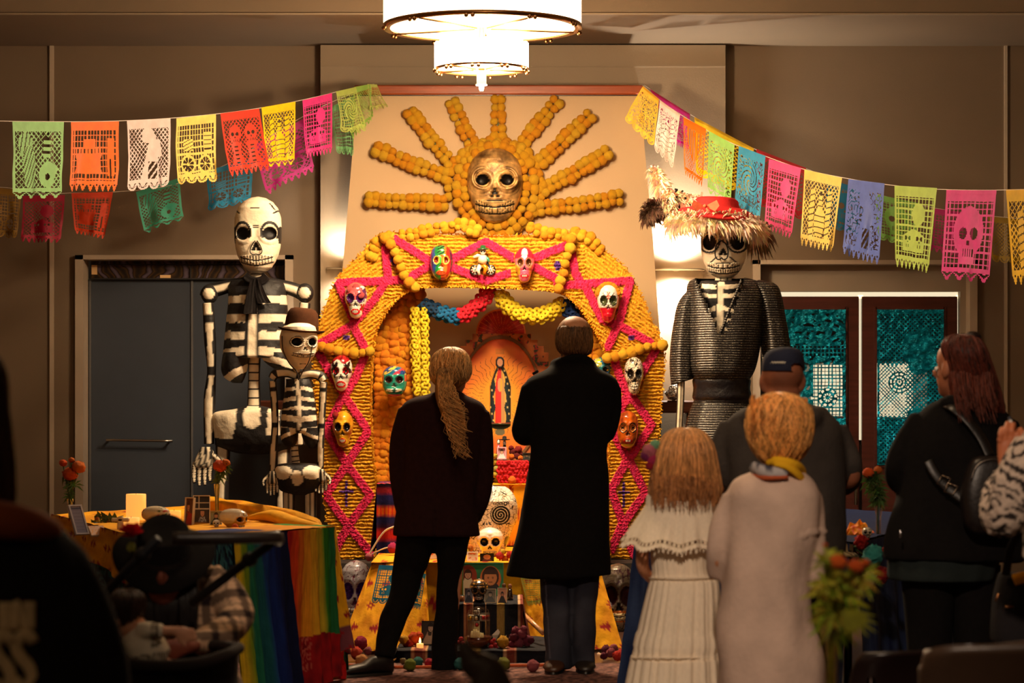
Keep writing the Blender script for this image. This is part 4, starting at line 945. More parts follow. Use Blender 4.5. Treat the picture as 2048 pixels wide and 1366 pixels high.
# --- tall skeleton at the left
def big():
 d = 15.3; t = thing('tall_skeleton', 'tall papier mache skeleton with dark scarf standing behind the left table', 'skeleton', P(510, HY + CH * F / d, d))
 def ex(x, v):
  if .17 < v < .24 and abs(abs(x) - .86 + (v - .2) * 4) < .05: return BK
  if abs(v - .165) < .008 and abs(x + .05) < .2: return BK
  if abs(x) < .13 and (abs(v - .395) < .006 or abs(v - .42) < .006): return BK
  if .1 < v < .19 and abs(x - .55 - (v - .1) * 2.6) < .035: return BK
  q = math.hypot((abs(x) - .58) / .40, (v - .485) / .15)
  if .74 < q < 1.0 and v < .56: return BK
  if abs(abs(x) - 1.0 + (v - .5) * .2) < .07 and .4 < v < .62: return BK
  k = (x * 9) % 1; return WH
 skull('head', 'mache', (516, 470), 94, 154, d - .02, .27, sp(extra=ex, ex=.57, ev=.495, rx=.29, ry=.085, ring=.7, outl=0, n0=.605, n1=.715, nw=.22, m0=.79, m1=.90, mw=.70, nt=11, base=WH, tooth=WH, hw=HWT, mo=1), t, n=120, m=130)
 mb = MB(BK)
 ns = MB(BK)
 for s in (-1, 1): ns.tube(curP([(512 + s * 2, 481), (512 + s * 9, 492), (512 + s * 12, 503), (512 + s * 7, 509), (512, 508)], 12, d - .165), .0035, 6)
 ns.build('nose_outline', 'mache', t)
 mtube(mb, [(512, 535), (512, 575)], 11, d, lambda o, a, f: WH if (a * 5) % 1 < .8 else BK); mb.build('neck', 'mache', t)
 mb = MB(BK)
 mtube(mb, [(410, 596), (418, 584), (440, 577), (470, 570), (512, 566), (555, 571), (590, 580), (612, 592)], [12, 15, 14, 13, 14, 13, 14, 14], d, lambda o, a, f: (WH if f and (abs(o + .40) < .18 or abs(o - .12) < .20) and .1 < a < .9 and not abs(a - .5) < .09 else BK))
 mb.build('shoulder_bar', 'mache', t)
 for x, y in ((419, 588), (610, 586)):
  b = MB(BK); c = P(x, y, d - .02); b.ball(c, (.055, .055, .062), 36, 24, lambda v, c=c: WH if v.y < c.y - .02 and math.hypot(v.x - c.x, v.z - c.z) < .036 else BK); b.build('shoulder_joint', 'mache', t)
 def paint(x, y, f):
  if not f: return BK
  if 503 < x < 515 and 618 < y < 718: return WH
  s = abs(x - 509); 
  if s < 15 and y > 600: return BK
  yy = y - (s * .16 if y > 690 else 0) + (0 if y < 690 else 8)
  for a, b in ((592, 608), (630, 646), (664, 680), (698, 716), (738, 752)):
   if a < yy < b: return WH
  return BK
 rows = [(562, 462, 566, .18), (575, 456, 573, .24), (600, 457, 574, .28), (650, 452, 577, .30), (700, 447, 581, .31), (712, 446, 583, .31), (716, 447, 582, .28)]
 painted_body('rib_cage', rows, d, paint, t)
 def lobe(x, y, f):
  q = y + (x - 470) * .55; return WH if f and 742 < q < 757 else BK
 painted_body('left_rib_lobe', [(705, 447, 508, .28), (722, 444, 498, .28), (740, 443, 494, .26), (756, 450, 489, .2), (766, 466, 484, .08)], d, lobe, t, 60, 50, .9)
 def lobe2(x, y, f):
  q = y - (x - 560) * .3; return WH if f and 716 < q < 730 else BK
 painted_body('right_rib_lobe', [(705, 520, 582, .28), (722, 528, 584, .28), (736, 546, 586, .22), (748, 570, 588, .08)], d, lobe2, t, 60, 50, .9)
 mb = MB(BK); mtube(mb, [(509, 700), (508, 760), (508, 822)], [13, 12, 14], d + .02, lambda o, a, f: WH if f and (a * 8) % 1 > .16 and abs(o) < .85 else BK, 24, 90); mb.build('spine', 'mache', t)
 def pel(x, y, f):
  if not f: return BK
  if y < 816: return WH if 496 < x < 520 else BK
  if 492 < x < 524 and y < 858 - abs(x - 508) * .5: return WH
  if x < 476 and y < 880 - (476 - x) * .1 and not (y > 878): 
   if math.hypot(x - 459, y - 884) < 4: return BK
   return WH if y < 893 and x - 476 < (y - 830) * -.25 + 4 else BK
  if x > 538 and y < 870 and x < 562: return WH
  return BK
 painted_body('pelvis', [(812, 492, 524, .12), (818, 470, 550, .18), (826, 428, 582, .24), (850, 426, 592, .26), (880, 430, 594, .24), (893, 434, 590, .2), (905, 470, 560, .12), (909, 500, 530, .05)], d, pel, t)
 for nm, ks in (('left_arm', [(416, 606), (420, 680), (423, 742), (419, 800), (418, 888)]), ('right_arm', [(610, 606), (604, 680), (600, 742), (600, 800), (600, 890)])):
  mb = MB(BK); mtube(mb, ks, [11, 12, 9, 12, 10], d - .02, lambda o, a, f: bone(o, a, f, .60, (.48, .50, .52, .12)), 24, 80); mb.build('arm', 'mache', t)
 hand('hand', 412, 900, d - .06, 76, t, lean=-6, thumb=1)
 for x in (446, 566):
  mb = MB(BK); mtube(mb, [(x, 890), (x - 2, 1000), (x - 4, 1100), (x - 4, 1220)], [15, 13, 14, 12], d, lambda o, a, f: bone(o, a, f, .55, (.5,)), 24, 60); mb.build('leg', 'mache', t)
 sc_ = MB(rgb(34, 30, 30))
 sc_.tube(curP([(489, 552), (500, 560), (512, 563), (525, 560), (534, 552)], 12, d - .12), [.028] * 12, 10)
 for x0, x1, x2, y2 in ((508, 504, 500, 628), (514, 520, 528, 606)):
  K = curve([(x0, 558, .02), (x1, 585, .032), (x2, y2, .045)], 16); R = []
  for k in K:
   c = P(k[0], k[1], d - .175); R.append([c + Vector((k[2] * cos(a * pi / 8), -.012 * sin(a * pi / 8) + .008 * sin(a * pi / 2), 0)) for a in range(16)])
  sc_.rings(R)
 sc_.build('scarf', 'sequin', t)
big()
# --- small skeleton with the brown hat
def small():
 d = 14.3; t = thing('small_skeleton', 'smaller papier mache skeleton in a brown felt hat, beside the yellow arch', 'skeleton', P(597, HY + CH * F / d, d))
 yaw = .42
 def ex(x, v):
  q = math.hypot((abs(x) - .45) / .36, (v - .42) / .12)
  if .9 < q < 1.02: return BK
  if abs(v - .88 - .1 * x * x) < .008 and abs(x) < .2: return BK
  return WH
 skull('head', 'mache', (597, 692), 72, 94, d - .04, .25, sp(extra=ex, ex=.45, ev=.42, rx=.27, ry=.09, ring=.4, n0=.52, n1=.60, nw=.12, m0=.655, m1=.745, mw=.66, nt=13, base=WH, tooth=WH, mo=1, hw=[(0, .3), (.03, .6), (.1, .86), (.3, 1), (.5, .98), (.62, .9), (.72, .78), (.82, .6), (.92, .44), (.98, .3), (1, .1)]), t, yaw=yaw, n=110, m=120)
 hat = MB(rgb(62, 34, 16)); HB = Matrix.Rotation(.10, 3, 'Y'); c = P(602, 664, d)
 def hr(rx, ry, z, n=40, sag=0): return [c + HB @ Vector((rx * cos(2 * pi * j / n), ry * sin(2 * pi * j / n), z + sag * abs(cos(2 * pi * j / n)) ** 2)) for j in range(n)]
 k = L(1, d)
 hat.rings([hr(30 * k, .10, -.012), hr(46 * k, .18, -.002, sag=.014), hr(47 * k, .185, .004, sag=.016), hr(34 * k, .12, .012), hr(34 * k, .117, .03), hr(32.5 * k, .11, .08), hr(30 * k, .10, .112), hr(25 * k, .085, .134), hr(17 * k, .06, .142), hr(6 * k, .02, .132)])
 hat.build('hat', 'wool', t)
 bd = MB(rgb(34, 16, 10)); bd.rings([hr(35 * k, .124, .010), hr(34.6 * k, .122, .034)], cap=False); bd.build('hat_band', 'leather', t)
 cordm = MB(rgb(40, 25, 18)); cordm.tube(curP([(564, 672), (566, 700), (578, 726), (594, 744), (597, 760)], 20, d - .14), .0035, 5); cordm.tube(curP([(625, 690), (618, 722), (606, 742), (597, 760)], 16, d - .14), .0035, 5); cordm.build('chin_cord', 'plain', t)
 mb = MB(BK); mtube(mb, [(592, 730), (596, 765)], 7, d, lambda o, a, f: WH if (a * 4) % 1 < .75 else BK, 16); mb.build('neck', 'mache', t)
 mb = MB(BK); mtube(mb, [(544, 758), (552, 748), (575, 746), (597, 752), (620, 748), (640, 752), (647, 762)], [8, 10, 9, 9, 9, 10, 9], d, lambda o, a, f: WH if f and abs(o) < .72 and not abs(a - .5) < .03 and not abs(a - .16) < .03 and not abs(a - .85) < .03 else BK, 22, 70); mb.build('shoulder_bar', 'mache', t)
 def paint(x, y, f):
  if not f: return BK
  cx_ = 597 + (y - 765) * .02 + 4 * sin((y - 765) * .03)
  if abs(x - cx_) < 4 and y < 860: return WH
  s = x - cx_; yy = y + abs(s) * (-.15 if y < 820 else .12)
  for a, b in ((772, 779), (792, 800), (812, 821), (833, 845), (857, 868)):
   if a < yy < b and abs(s) > 5: return WH
  return BK
 painted_body('rib_cage', [(758, 572, 620, .14), (770, 572, 624, .18), (800, 567, 630, .2), (830, 563, 634, .22), (858, 561, 636, .22), (866, 562, 636, .20)], d, paint, t, 90, 90)
 painted_body('rib_lobe', [(855, 562, 596, .21), (875, 562, 596, .2), (888, 566, 592, .14), (894, 574, 586, .05)], d, lambda x, y, f: WH if f and 866 < y + (x - 575) * .5 < 874 else BK, t, 50, 40, .9)
 painted_body('rib_lobe', [(855, 602, 637, .21), (872, 604, 638, .2), (886, 610, 637, .14), (896, 618, 632, .05)], d, lambda x, y, f: WH if f and 866 < y - (x - 620) * .4 < 873 else BK, t, 50, 40, .9)
 mb = MB(BK); mtube(mb, [(590, 860), (589, 895), (592, 928)], [7, 7, 8], d + .02, lambda o, a, f: WH if f and (a * 7) % 1 > .25 else BK, 18, 60); mb.build('spine', 'mache', t)
 def pel(x, y, f):
  if not f: return BK
  if math.hypot((x - 568) / 19, (y - 944) / 14) < 1: return WH
  if math.hypot((x - 627) / 19, (y - 944) / 14) < 1: return WH
  if math.hypot((x - 597) / 11, (y - 955) / 15) < 1: return WH
  return BK
 painted_body('pelvis', [(926, 575, 612, .08), (930, 552, 640, .16), (945, 550, 646, .22), (965, 552, 645, .2), (980, 560, 638, .15), (990, 580, 620, .06)], d, pel, t, 100, 80)
 for ks in ([(545, 762), (549, 810), (550, 850), (547, 900), (545, 942)], [(647, 764), (645, 810), (643, 852), (641, 895), (641, 936)]):
  mb = MB(BK); mtube(mb, ks, [7.5, 7.5, 7, 7.5, 6.5], d - .02, lambda o, a, f: bone(o, a, f, .62, (.5, .1)), 20, 70); mb.build('arm', 'mache', t)
 hand('hand', 545, 946, d - .04, 48, t, thumb=-1); hand('hand', 642, 942, d - .04, 48, t, thumb=1)
 for x in (578, 621):
  mb = MB(BK); mtube(mb, [(x, 975), (x, 1050), (x, 1100), (x, 1250)], [13, 12, 12, 10], d, lambda o, a, f: WH if f and (abs(o - .5) < .3 or abs(o + .45) < .25) else BK, 24, 50); mb.build('leg', 'mache', t)
small()
# --- the lady skeleton in sequins
def lurex():
 m = bpy.data.materials.new('sequinned_lurex_knit'); m.use_nodes = True; N = m.node_tree.nodes; K = m.node_tree.links; b = N['Principled BSDF']
 tc = N.new('ShaderNodeTexCoord'); wv = N.new('ShaderNodeTexWave'); wv.bands_direction = 'Z'; wv.inputs['Scale'].default_value = 21; wv.inputs['Distortion'].default_value = 1.6; wv.inputs['Detail Scale'].default_value = .35; wv.inputs['Detail'].default_value = 2
 K.new(tc.outputs['Object'], wv.inputs[0]); n = N.new('ShaderNodeTexNoise'); n.inputs['Scale'].default_value = 190; n.inputs['Detail'].default_value = 2; K.new(tc.outputs['Object'], n.inputs[0])
 r1 = N.new('ShaderNodeMapRange'); r1.inputs[1].default_value = .55; r1.inputs[2].default_value = .95; K.new(wv.outputs[1], r1.inputs[0])
 r2 = N.new('ShaderNodeMapRange'); r2.inputs[1].default_value = .50; r2.inputs[2].default_value = .80; K.new(n.outputs[0], r2.inputs[0])
 mu = N.new('ShaderNodeMath'); mu.operation = 'MULTIPLY'; K.new(r1.outputs[0], mu.inputs[0]); K.new(r2.outputs[0], mu.inputs[1])
 mx = N.new('ShaderNodeMix'); mx.data_type = 'RGBA'; mx.inputs[6].default_value = (.012, .010, .010, 1); mx.inputs[7].default_value = (.95, .85, .65, 1); K.new(mu.outputs[0], mx.inputs[0]); K.new(mx.outputs[2], b.inputs['Base Color'])
 K.new(mu.outputs[0], b.inputs['Metallic']); b.inputs['Roughness'].default_value = .42
 bp = N.new('ShaderNodeBump'); bp.inputs['Strength'].default_value = .6; bp.inputs['Distance'].default_value = .006; K.new(wv.outputs[1], bp.inputs['Height']); K.new(bp.outputs[0], b.inputs['Normal']); return m
M['lurex'] = lurex()
def feathers(name, pts, d, ln, rad, col, parent, n=700, seed=1, droop=.5, core=.02, thick=.0022):
 """ostrich boa: a soft core with many curved barbs; pts pixel knots"""
 rnd = random.Random(seed); K = curve([k if len(k) > 2 else (*k, d) for k in pts], 120); mb = MB(col)
 for i in range(n):
  k = rnd.choice(K); a = rnd.uniform(0, 2 * pi); c = P(*k); dr = Vector((cos(a), rnd.uniform(-1, .6), sin(a))).normalized(); l = ln * rnd.uniform(.5, 1.2); q = c + dr * rad * rnd.random()
  p1 = q + dr * l * .5; p2 = q + dr * l * .85 + Vector((0, 0, -droop * l)); sd = Vector((-dr.z, 0, dr.x)) * rnd.uniform(.3, .8) * l * .35; p2 += sd; s = dr.cross(Vector((0, 1, .2))).normalized() * thick * rnd.uniform(1, 3); cc = tuple(x * rnd.uniform(.7, 1.1) for x in col)
  mb.add([q - s, q + s, p1 + s * 1.3, p1 - s * 1.3, p2], [(0, 1, 2, 3), (3, 2, 4)], cc)
 o = mb.build(name, 'fluff', parent); o['kind'] = 'stuff'
 cm = MB(col); cm.tube([P(*k) for k in K[::4]], [rad * core / .02 * .6] * len(K[::4]), 8); cm.build(name + '_core', 'fluff', parent); return o
def lady():
 d = 15.0; t = thing('sequinned_skeleton', 'lady skeleton in sparkling black dress and red feather-trimmed hat, right of arch', 'skeleton', P(1440, HY + CH * F / d, d))
 def ex(x, v):
  q = math.hypot((abs(x) - .60) / .47, (v - .46) / .17)
  if .82 < q < 1.0 : return BK
  for a, b in ((-.5, .2), (.5, .2)):
   pass
  if .20 < v < .40 and abs(abs(x) - .10 - (.40 - v) * 1.3) < .05: return BK
  if math.hypot(x, (v - .445) * 2) < .05: return BK
  if .68 < v < .76 and abs(abs(x) - .26 - (v - .68) * 3.6) < .05: return BK
  if abs(abs(x) - .98) < .06 and .34 < v < .56: return BK
  return WH
 skull('head', 'mache', (1448, 492), 92, 132, d, .28, sp(extra=ex, ex=.60, ev=.46, rx=.30, ry=.12, ring=.5, outl=0, n0=.55, n1=.66, nw=.20, m0=.79, m1=.925, mw=.70, nt=14, base=WH, tooth=WH, hw=HWT, mo=1), t, yaw=-.12, n=120, m=130)
 ns = MB(BK)
 for s in (-1, 1): ns.tube(curP([(1443, 481), (1443 + s * 9, 488), (1443 + s * 13, 502), (1443 + s * 11, 516), (1443 + s * 4, 519), (1443, 515)], 14, d - .155), .0045, 6)
 ns.build('nose_outline', 'mache', t)
 mb = MB(BK); mtube(mb, [(1447, 545), (1446, 590)], [17, 16], d, lambda o, a, f: BK if (abs(abs(o) - .35) < .09 and f) else WH, 30, 20); mb.build('neck', 'mache', t)
 def paint(x, y, f):
  cx_ = 1438 + (575 - y) * -.03
  if abs(x - 1437 - (y - 620) * -.06) < 5.5 and y > 566: return WH
  s = abs(x - 1437); yy = y - (-.10 * s if y < 610 else .28 * s)
  if s > 8:
   for a, b in ((572, 581), (590, 599), (612, 620), (633, 641), (654, 662)):
    if a < yy < b: return WH
  return BK
 painted_body('rib_cage', [(562, 1402, 1478, .16), (575, 1398, 1484, .22), (620, 1398, 1484, .25), (680, 1402, 1478, .26), (700, 1404, 1470, .24)], d, paint, t, 120, 120)
 # dress: bodice shell with a deep V, puffed sleeves, waistband, skirt
 md = MB(BK)
 rows = [(556, 1392, 1492, .20), (566, 1376, 1520, .30), (590, 1372, 1530, .36), (640, 1372, 1528, .40), (700, 1374, 1518, .42), (740, 1378, 1508, .40), (762, 1388, 1496, .32)]
 NN, MM = 120, 70; t_ = MB(BK); vloft(t_, rows, d, NN, MM, .85, cap=False, ripple=lambda a, k: .012 * sin(a * 11) + .01 * sin(a * 5 + k * 9))
 fs = []
 for f in t_.f:
  c = sum((Vector(t_.v[i]) for i in f), Vector()) / 4; x, y = px_of(c, d)
  if c.y < d and y < 676 and abs(x - 1437) < (676 - y) * .39 + (3 if y < 672 else 0): continue
  fs.append(f)
 md.add(t_.v, fs, BK); md.build('dress_bodice', 'lurex', t)
 pz = MB(BK); K = [(1436 - (676 - y) * .395, y) for y in (560, 600, 640, 676)] + [(1437 + (676 - y) * .395, y) for y in (676, 640, 600, 560)]
 pz.tube(curP(K, 40, d - .175), .008, 7); pz.build('neckline', 'lurex', t)
 for ks, rd in (([(1392, 572), (1376, 600), (1368, 650), (1364, 710), (1364, 764)], [14, 20, 22, 24, 22]), ([(1502, 566), (1530, 580), (1544, 640), (1552, 700), (1556, 770)], [16, 26, 26, 28, 22])):
  sl = MB(BK); K = curve([(*k, r) for k, r in zip(ks, rd)], 44); R = []
  for i, k in enumerate(K):
   c = P(k[0], k[1], d - .02); r = L(k[2], d); R.append([c + Vector((r * cos(2 * pi * j / 36) * (1 + .04 * sin(j * 1.9 + i * .2)), r * 1.15 * sin(2 * pi * j / 36) * (1 + .04 * sin(j * 1.3)), .02 * cos(2 * pi * j / 36))) for j in range(36)])
  sl.rings(R, cap=True); sl.build('sleeve', 'lurex', t)
 wb = MB(BK); vloft(wb, [(750, 1390, 1496, .30), (760, 1386, 1500, .33), (795, 1386, 1502, .33), (804, 1388, 1502, .31)], d, 60, 20, .9, None, lambda a, k: .02 * sin(k * 22)); wb.build('waistband', mat('black_satin', .35, vary=.1, bump=.3, bscale=30, col=(.012, .01, .012)), t)
 sk = MB(BK); vloft(sk, [(800, 1388, 1500, .30), (830, 1376, 1512, .36), (880, 1366, 1520, .40), (960, 1362, 1526, .42), (1130, 1358, 1530, .44), (1200, 1356, 1532, .44)], d, 80, 60, .9, None, lambda a, k: .015 * sin(a * 9) + .02 * k * sin(a * 14)); sk.build('skirt', 'lurex', t)
 mb = MB(BK); mtube(mb, [(1362, 755), (1361, 800), (1358, 860), (1357, 900)], [8, 7.5, 7, 6], d - .06, lambda o, a, f: WH if f and (abs(o - .45) < .28 or abs(o + .45) < .24) else BK, 20, 50); mb.build('forearm', 'mache', t)
 hand('hand', 1357, 904, d - .07, 52, t, thumb=1)
 # hat
 hc = P(1430, 440, d - .02); k = L(1, d); hm = MB(rgb(214, 34, 34)); HB = Matrix.Rotation(.05, 3, 'Y')
 def hr(rx, ry, z, n=48, w=0): return [hc + HB @ Vector((rx * cos(2 * pi * j / n), ry * sin(2 * pi * j / n), z + w * sin(j * .8))) for j in range(n)]
 hm.rings([hr(40 * k, .13, -.02), hr(92 * k, .30, -.012, w=.006), hr(93 * k, .30, .0, w=.006), hr(72 * k, .24, .055, w=.008), hr(48 * k, .18, .075), hr(44 * k, .17, .12), hr(38 * k, .14, .135), hr(10 * k, .04, .14)]); hm.build('hat', 'tissue', t)
 bw = MB(rgb(240, 120, 80))
 for s in (-1, 1):
  c = P(1410, 412, d - .30); bw.add([c, c + Vector((s * .07, -.02, .035)), c + Vector((s * .085, -.03, 0)), c + Vector((s * .06, -.02, -.035))], [(0, 1, 2), (0, 2, 3)])
 bw.ball(P(1410, 412, d - .31), .012, 8, 6); bw.build('paper_bow', 'tissue', t)
 dn = rgb(252, 226, 190)
 feathers('feather_boa', [(1345, 448, d - .1), (1372, 441, d - .22), (1410, 440, d - .26), (1450, 441, d - .26), (1486, 445, d - .24), (1510, 454, d - .16), (1518, 466, d)], d, .065, .045, dn, t, 2200, 3, .5)
 feathers('feather_boa', [(1525, 456, d + .1), (1522, 474, d + .2), (1500, 470, d + .28), (1440, 450, d + .3)], d, .09, .03, rgb(150, 120, 95), t, 500, 5, .8)
 feathers('feather_plume', [(1310, 345), (1322, 366), (1330, 390), (1345, 395), (1372, 400), (1400, 404)], d - .05, .075, .02, dn, t, 800, 6, .35)
 feathers('feather_plume', [(1334, 386), (1338, 406), (1342, 428)], d - .08, .06, .02, dn, t, 330, 7, .5)
 feathers('dark_plume', [(1300, 432), (1304, 420), (1318, 414), (1336, 418)], d - .06, .055, .045, rgb(84, 56, 38), t, 1100, 8, .3)
 feathers('dark_plume', [(1353, 392), (1358, 410), (1350, 424), (1374, 410)], d - .04, .03, .05, (.01, .008, .008), t, 600, 9, .2)
lady()
# ---------------------------------------------------------------- people
SKIN, SKIN2 = rgb(214, 150, 112), rgb(176, 110, 78)
def fold(s=1.0, a=.012, seed=0):
 def f(p, n):
  return a * (nz((p.x * 6 * s + seed, p.y * 6 * s, p.z * 1.9 * s)) + .5 * nz((p.x * 11 * s, p.y * 9 * s, p.z * 7 * s + seed)))
 return f
def limb(mb, pts, d, rad_m, n=14, col=None):
 """pts: pixel knots (x,y[,d]); rad in metres per knot"""
 K = curve([(*(k if len(k) > 2 else (*k, d)), r * .68) for k, r in zip(pts, rad_m)], max(8, len(pts) * 7))
 mb.tube([P(*k[:3]) for k in K], [k[3] for k in K], n, col)
def ptaper(mb, pts, d, radpx, n=16, col=None, flat=1):
 K = curve([(*(k if len(k) > 2 else (*k, d)), r) for k, r in zip(pts, radpx)], max(10, len(pts) * 8))
 mb.tube([P(*k[:3]) for k in K], [L(k[3], k[2]) for k in K], n, col, flat=flat)
def fingers(mb, c, dr, side, s=1.0, curl=.4):
 """simple hand: palm, four bent fingers, thumb; c wrist point, dr pointing direction, side across the palm"""
 dr = Vector(dr).normalized(); side = Vector(side).normalized(); nn = dr.cross(side).normalized(); c = Vector(c)
 R = []
 for t, w_, h in ((-.02, .026, .02), (.02, .034, .016), (.06, .042, .015), (.092, .040, .012)):
  R.append([c + (dr * t + side * w_ * cos(2 * pi * j / 12) + nn * h * sin(2 * pi * j / 12)) * s for j in range(12)])
 mb.rings(R)
 for i, ln in enumerate((.068, .078, .074, .058)):
  b = c + (dr * .088 + side * (-.032 + .0213 * i)) * s; m = b + (dr * ln * .5 + nn * ln * curl * .25) * s; e = m + (dr * ln * .4 * (1 - curl * .5) + nn * ln * curl * .6) * s
  mb.tube([b - dr * .02 * s, b, m, e], [.0105 * s, .0102 * s, .0095 * s, .0075 * s], 8)
 b = c + (dr * .03 - side * .03) * s; mb.tube([b, b + (dr * .02 - side * .028) * s, b + (dr * .055 - side * .040 + nn * .01) * s], [.014 * s, .012 * s, .009 * s], 8)
def head_geo(mb, cx, top, chin, wpx, d, yaw=0, tilt=0):
 """head seen from behind: cranium, face side away from camera (+y), ears, neck"""
 H = L(chin - top, d); W = L(wpx, d); c = P(cx, (top + chin) / 2, d); rot = Matrix.Rotation(yaw, 3, 'Z') @ Matrix.Rotation(tilt, 3, 'X')
 def T(v): return c + rot @ Vector(v)
 def ell_(cc, r):
  R = []
  for i in range(13):
   a = pi * (i + .02) / 12.04; R.append([T((cc[0] + r[0] * sin(a) * cos(2 * pi * j / 18), cc[1] + r[1] * sin(a) * sin(2 * pi * j / 18), cc[2] + r[2] * cos(a))) for j in range(18)])
  mb.rings(R)
 ell_((0, -.004, H * .16), (W * .5, W * .60, H * .35)); ell_((0, .025, -H * .12), (W * .40, W * .44, H * .36)); ell_((0, .055, -H * .34), (W * .22, W * .24, H * .13))
 ell_((0, W * .60 + .01, -H * .06), (.013, .022, .022))                                   # nose
 for s in (-1, 1): ell_((s * W * .49, .008, -H * .03), (.010, .018, .033)); ell_((s * W * .52, -.002, -H * .01), (.006, .014, .026))
 return T
def face_parts(T, W, H, parent):
 for s in (-1, 1):
  e = MB(rgb(230, 225, 215)); e.ball(T((s * W * .2, W * .50, 0)), .011, 10, 8); e.build('eye', 'glaze', parent)
 m = MB(rgb(150, 70, 60)); m.tube([T((-.022, W * .47, -H * .26)), T((0, W * .50, -H * .262)), T((.022, W * .47, -H * .26))], .006, 6); m.build('mouth', 'skin', parent)
def hairshell(name, rows, d, col, col2, parent, sq=.95, strand=.006, n=90, m=50, streak=26, cap=True, mk='hair', cut=None, nf=700, wig=.12, ln=(.18, .5), fc=None, out=.005):
 fine(parent, rows, d, fc or mixc(col, col2, .08), nf, len(rows), cut=cut, wig=wig, ln=ln, out=out)
 mb = MB(col); vloft(mb, rows, d, n, m, sq, cap=cap); cs = []; vs = []
 cx = sum((r[1] + r[2]) / 2 for r in rows) / len(rows); cw = P(cx, rows[0][0], d)
 for v in mb.v:
  a = atan2(v[1] - cw.y, v[0] - cw.x); q = nz((a * streak / 3, v[2] * 7.0, 1)) * .8 + .5 * nz((a * streak, v[2] * 12, 2)) + .3 * nz((v[0] * 90, v[1] * 90, v[2] * 50)); cs.append(mixc(col, col2, max(0, min(1, .5 + q)))); k = strand * q
  vs.append((v[0] + cos(a) * k, v[1] + sin(a) * k, v[2] + .3 * k))
 mb.v = vs; mb.c = cs
 if cut: mb.f = [f for f in mb.f if not cut(sum((Vector(mb.v[i]) for i in f), Vector()) / len(f))]
 return mb.build(name, mk, parent)
def fine(parent, rows, d, col, n, seed=0, a0=-.15, a1=pi + .15, wig=.12, r=.0013, ln=(.18, .5), out=.004, cut=None, name='fine_hair', drift=0):
 """many thin strands lying over a hair shell given by vloft rows"""
 rnd = random.Random(seed); mb = MB(col); nr = len(rows) - 1
 for i in range(n):
  a = rnd.uniform(a0, a1); k0 = rnd.uniform(0, .72) * nr; k1 = min(nr * .995, k0 + rnd.uniform(*ln) * nr); ph = rnd.uniform(0, 6); o = rnd.uniform(0, 1) ** 2 * out; kk = rnd.uniform(.4, 1.6); cc = tuple(c * kk for c in col); pts = []; w_ = rnd.uniform(-1, 1) * wig + drift
  for q in range(9):
   k = k0 + (k1 - k0) * q / 8; y, xl, xr, dep = cr([r_[:4] for r_ in rows], k); b = a + w_ * (q / 8) + wig * .3 * sin(ph + q * .9); c = P((xl + xr) / 2, y, d); rx, ry = L((xr - xl) / 2, d) + o + .001, dep / 2 + o + .001
   pts.append(c + Vector((rx * cos(b), -ry * sin(b), 0)))
  if cut and cut(pts[4]): continue
  mb.tube(pts, [r, r * 1.3, r * 1.4, r * 1.4, r * 1.3, r * 1.2, r, r * .8, r * .4], 4, cc, cap=False)
 return mb.build(name, 'hair', parent)
def strands(name, roots, d, col, parent, n, ln, seed=0, wave=.02, r=.0016, spread=8, freq=22, tip=(0, 0)):
 rnd = random.Random(seed); mb = MB(col)
 for i in range(n):
  k = rnd.choice(roots); x = k[0] + rnd.uniform(-spread, spread); y = k[1] + rnd.uniform(-4, 4); l = ln * rnd.uniform(.55, 1.1); ph = rnd.uniform(0, 6); dd = k[2] if len(k) > 2 else d; kk = rnd.uniform(.55, 1.5); cc = tuple(c * kk for c in col); m = 10
  pts = [P(x + tip[0] * t * t + rnd.uniform(-.5, .5), y + l * t, dd - .05 * t) + Vector((wave * t * sin(ph + t * freq * .5), wave * .6 * cos(ph + t * freq * .4), 0)) for t in [q / m for q in range(m + 1)]]
  mb.tube(pts, [r * (1.3 - .9 * q / m) for q in range(m + 1)], 4, cc, cap=False)
 return mb.build(name, 'hair', parent)
def shoe(name, heel, toe, d, wid, col, parent, h=.09):
 """leather shoe from heel pixel to toe pixel on the floor"""
 a, b = P(heel[0], heel[1], heel[2] if len(heel) > 2 else d), P(toe[0], toe[1], toe[2] if len(toe) > 2 else d); a.z = b.z = 0
 t = (b - a).normalized(); s = Vector((-t.y, t.x, 0)); l = (b - a).length; mb = MB(col); R = []
 for f, w_, hh in ((-.02, .5, .55), (.0, .72, .9), (.15, .8, 1.0), (.35, .75, .95), (.5, .9, .62), (.75, 1.0, .5), (.93, .75, .36), (1.0, .35, .22)):
  R.append([a + t * l * f + s * wid * w_ * cos(2 * pi * j / 16) + Vector((0, 0, .022 + h * hh * .5 + h * hh * .5 * sin(2 * pi * j / 16))) for j in range(16)])
 mb.rings(R); o = mb.build(name, 'leather', parent); so = MB((.01, .008, .006)); R = []
 for z in (.0, .026): R.append([a + t * l * (.49 + .52 * cos(2 * pi * j / 20)) + s * wid * 1.02 * sin(2 * pi * j / 20) * (.85 + .1 * cos(2 * pi * j / 20)) + Vector((0, 0, z)) for j in range(20)])
 so.rings(R); so.build('sole', 'leather', o); return o
def torso_body(mb, x0, x1, ysh, yhip, d):
 """plain human trunk inside the clothes"""
 w_ = (x1 - x0) * .86; c = (x0 + x1) / 2
 vloft(mb, [(ysh - 4, c - w_ * .12, c + w_ * .12, .11), (ysh + .05 * w_, c - w_ * .36, c + w_ * .36, .15), (ysh + .25 * w_, c - w_ * .38, c + w_ * .38, .19), (ysh * .45 + yhip * .55, c - w_ * .29, c + w_ * .29, .17), (yhip, c - w_ * .34, c + w_ * .34, .20), (yhip + .12 * w_, c - w_ * .2, c + w_ * .2, .14)], d, 22, 22, 1)
BLK = (.006, .005, .005)
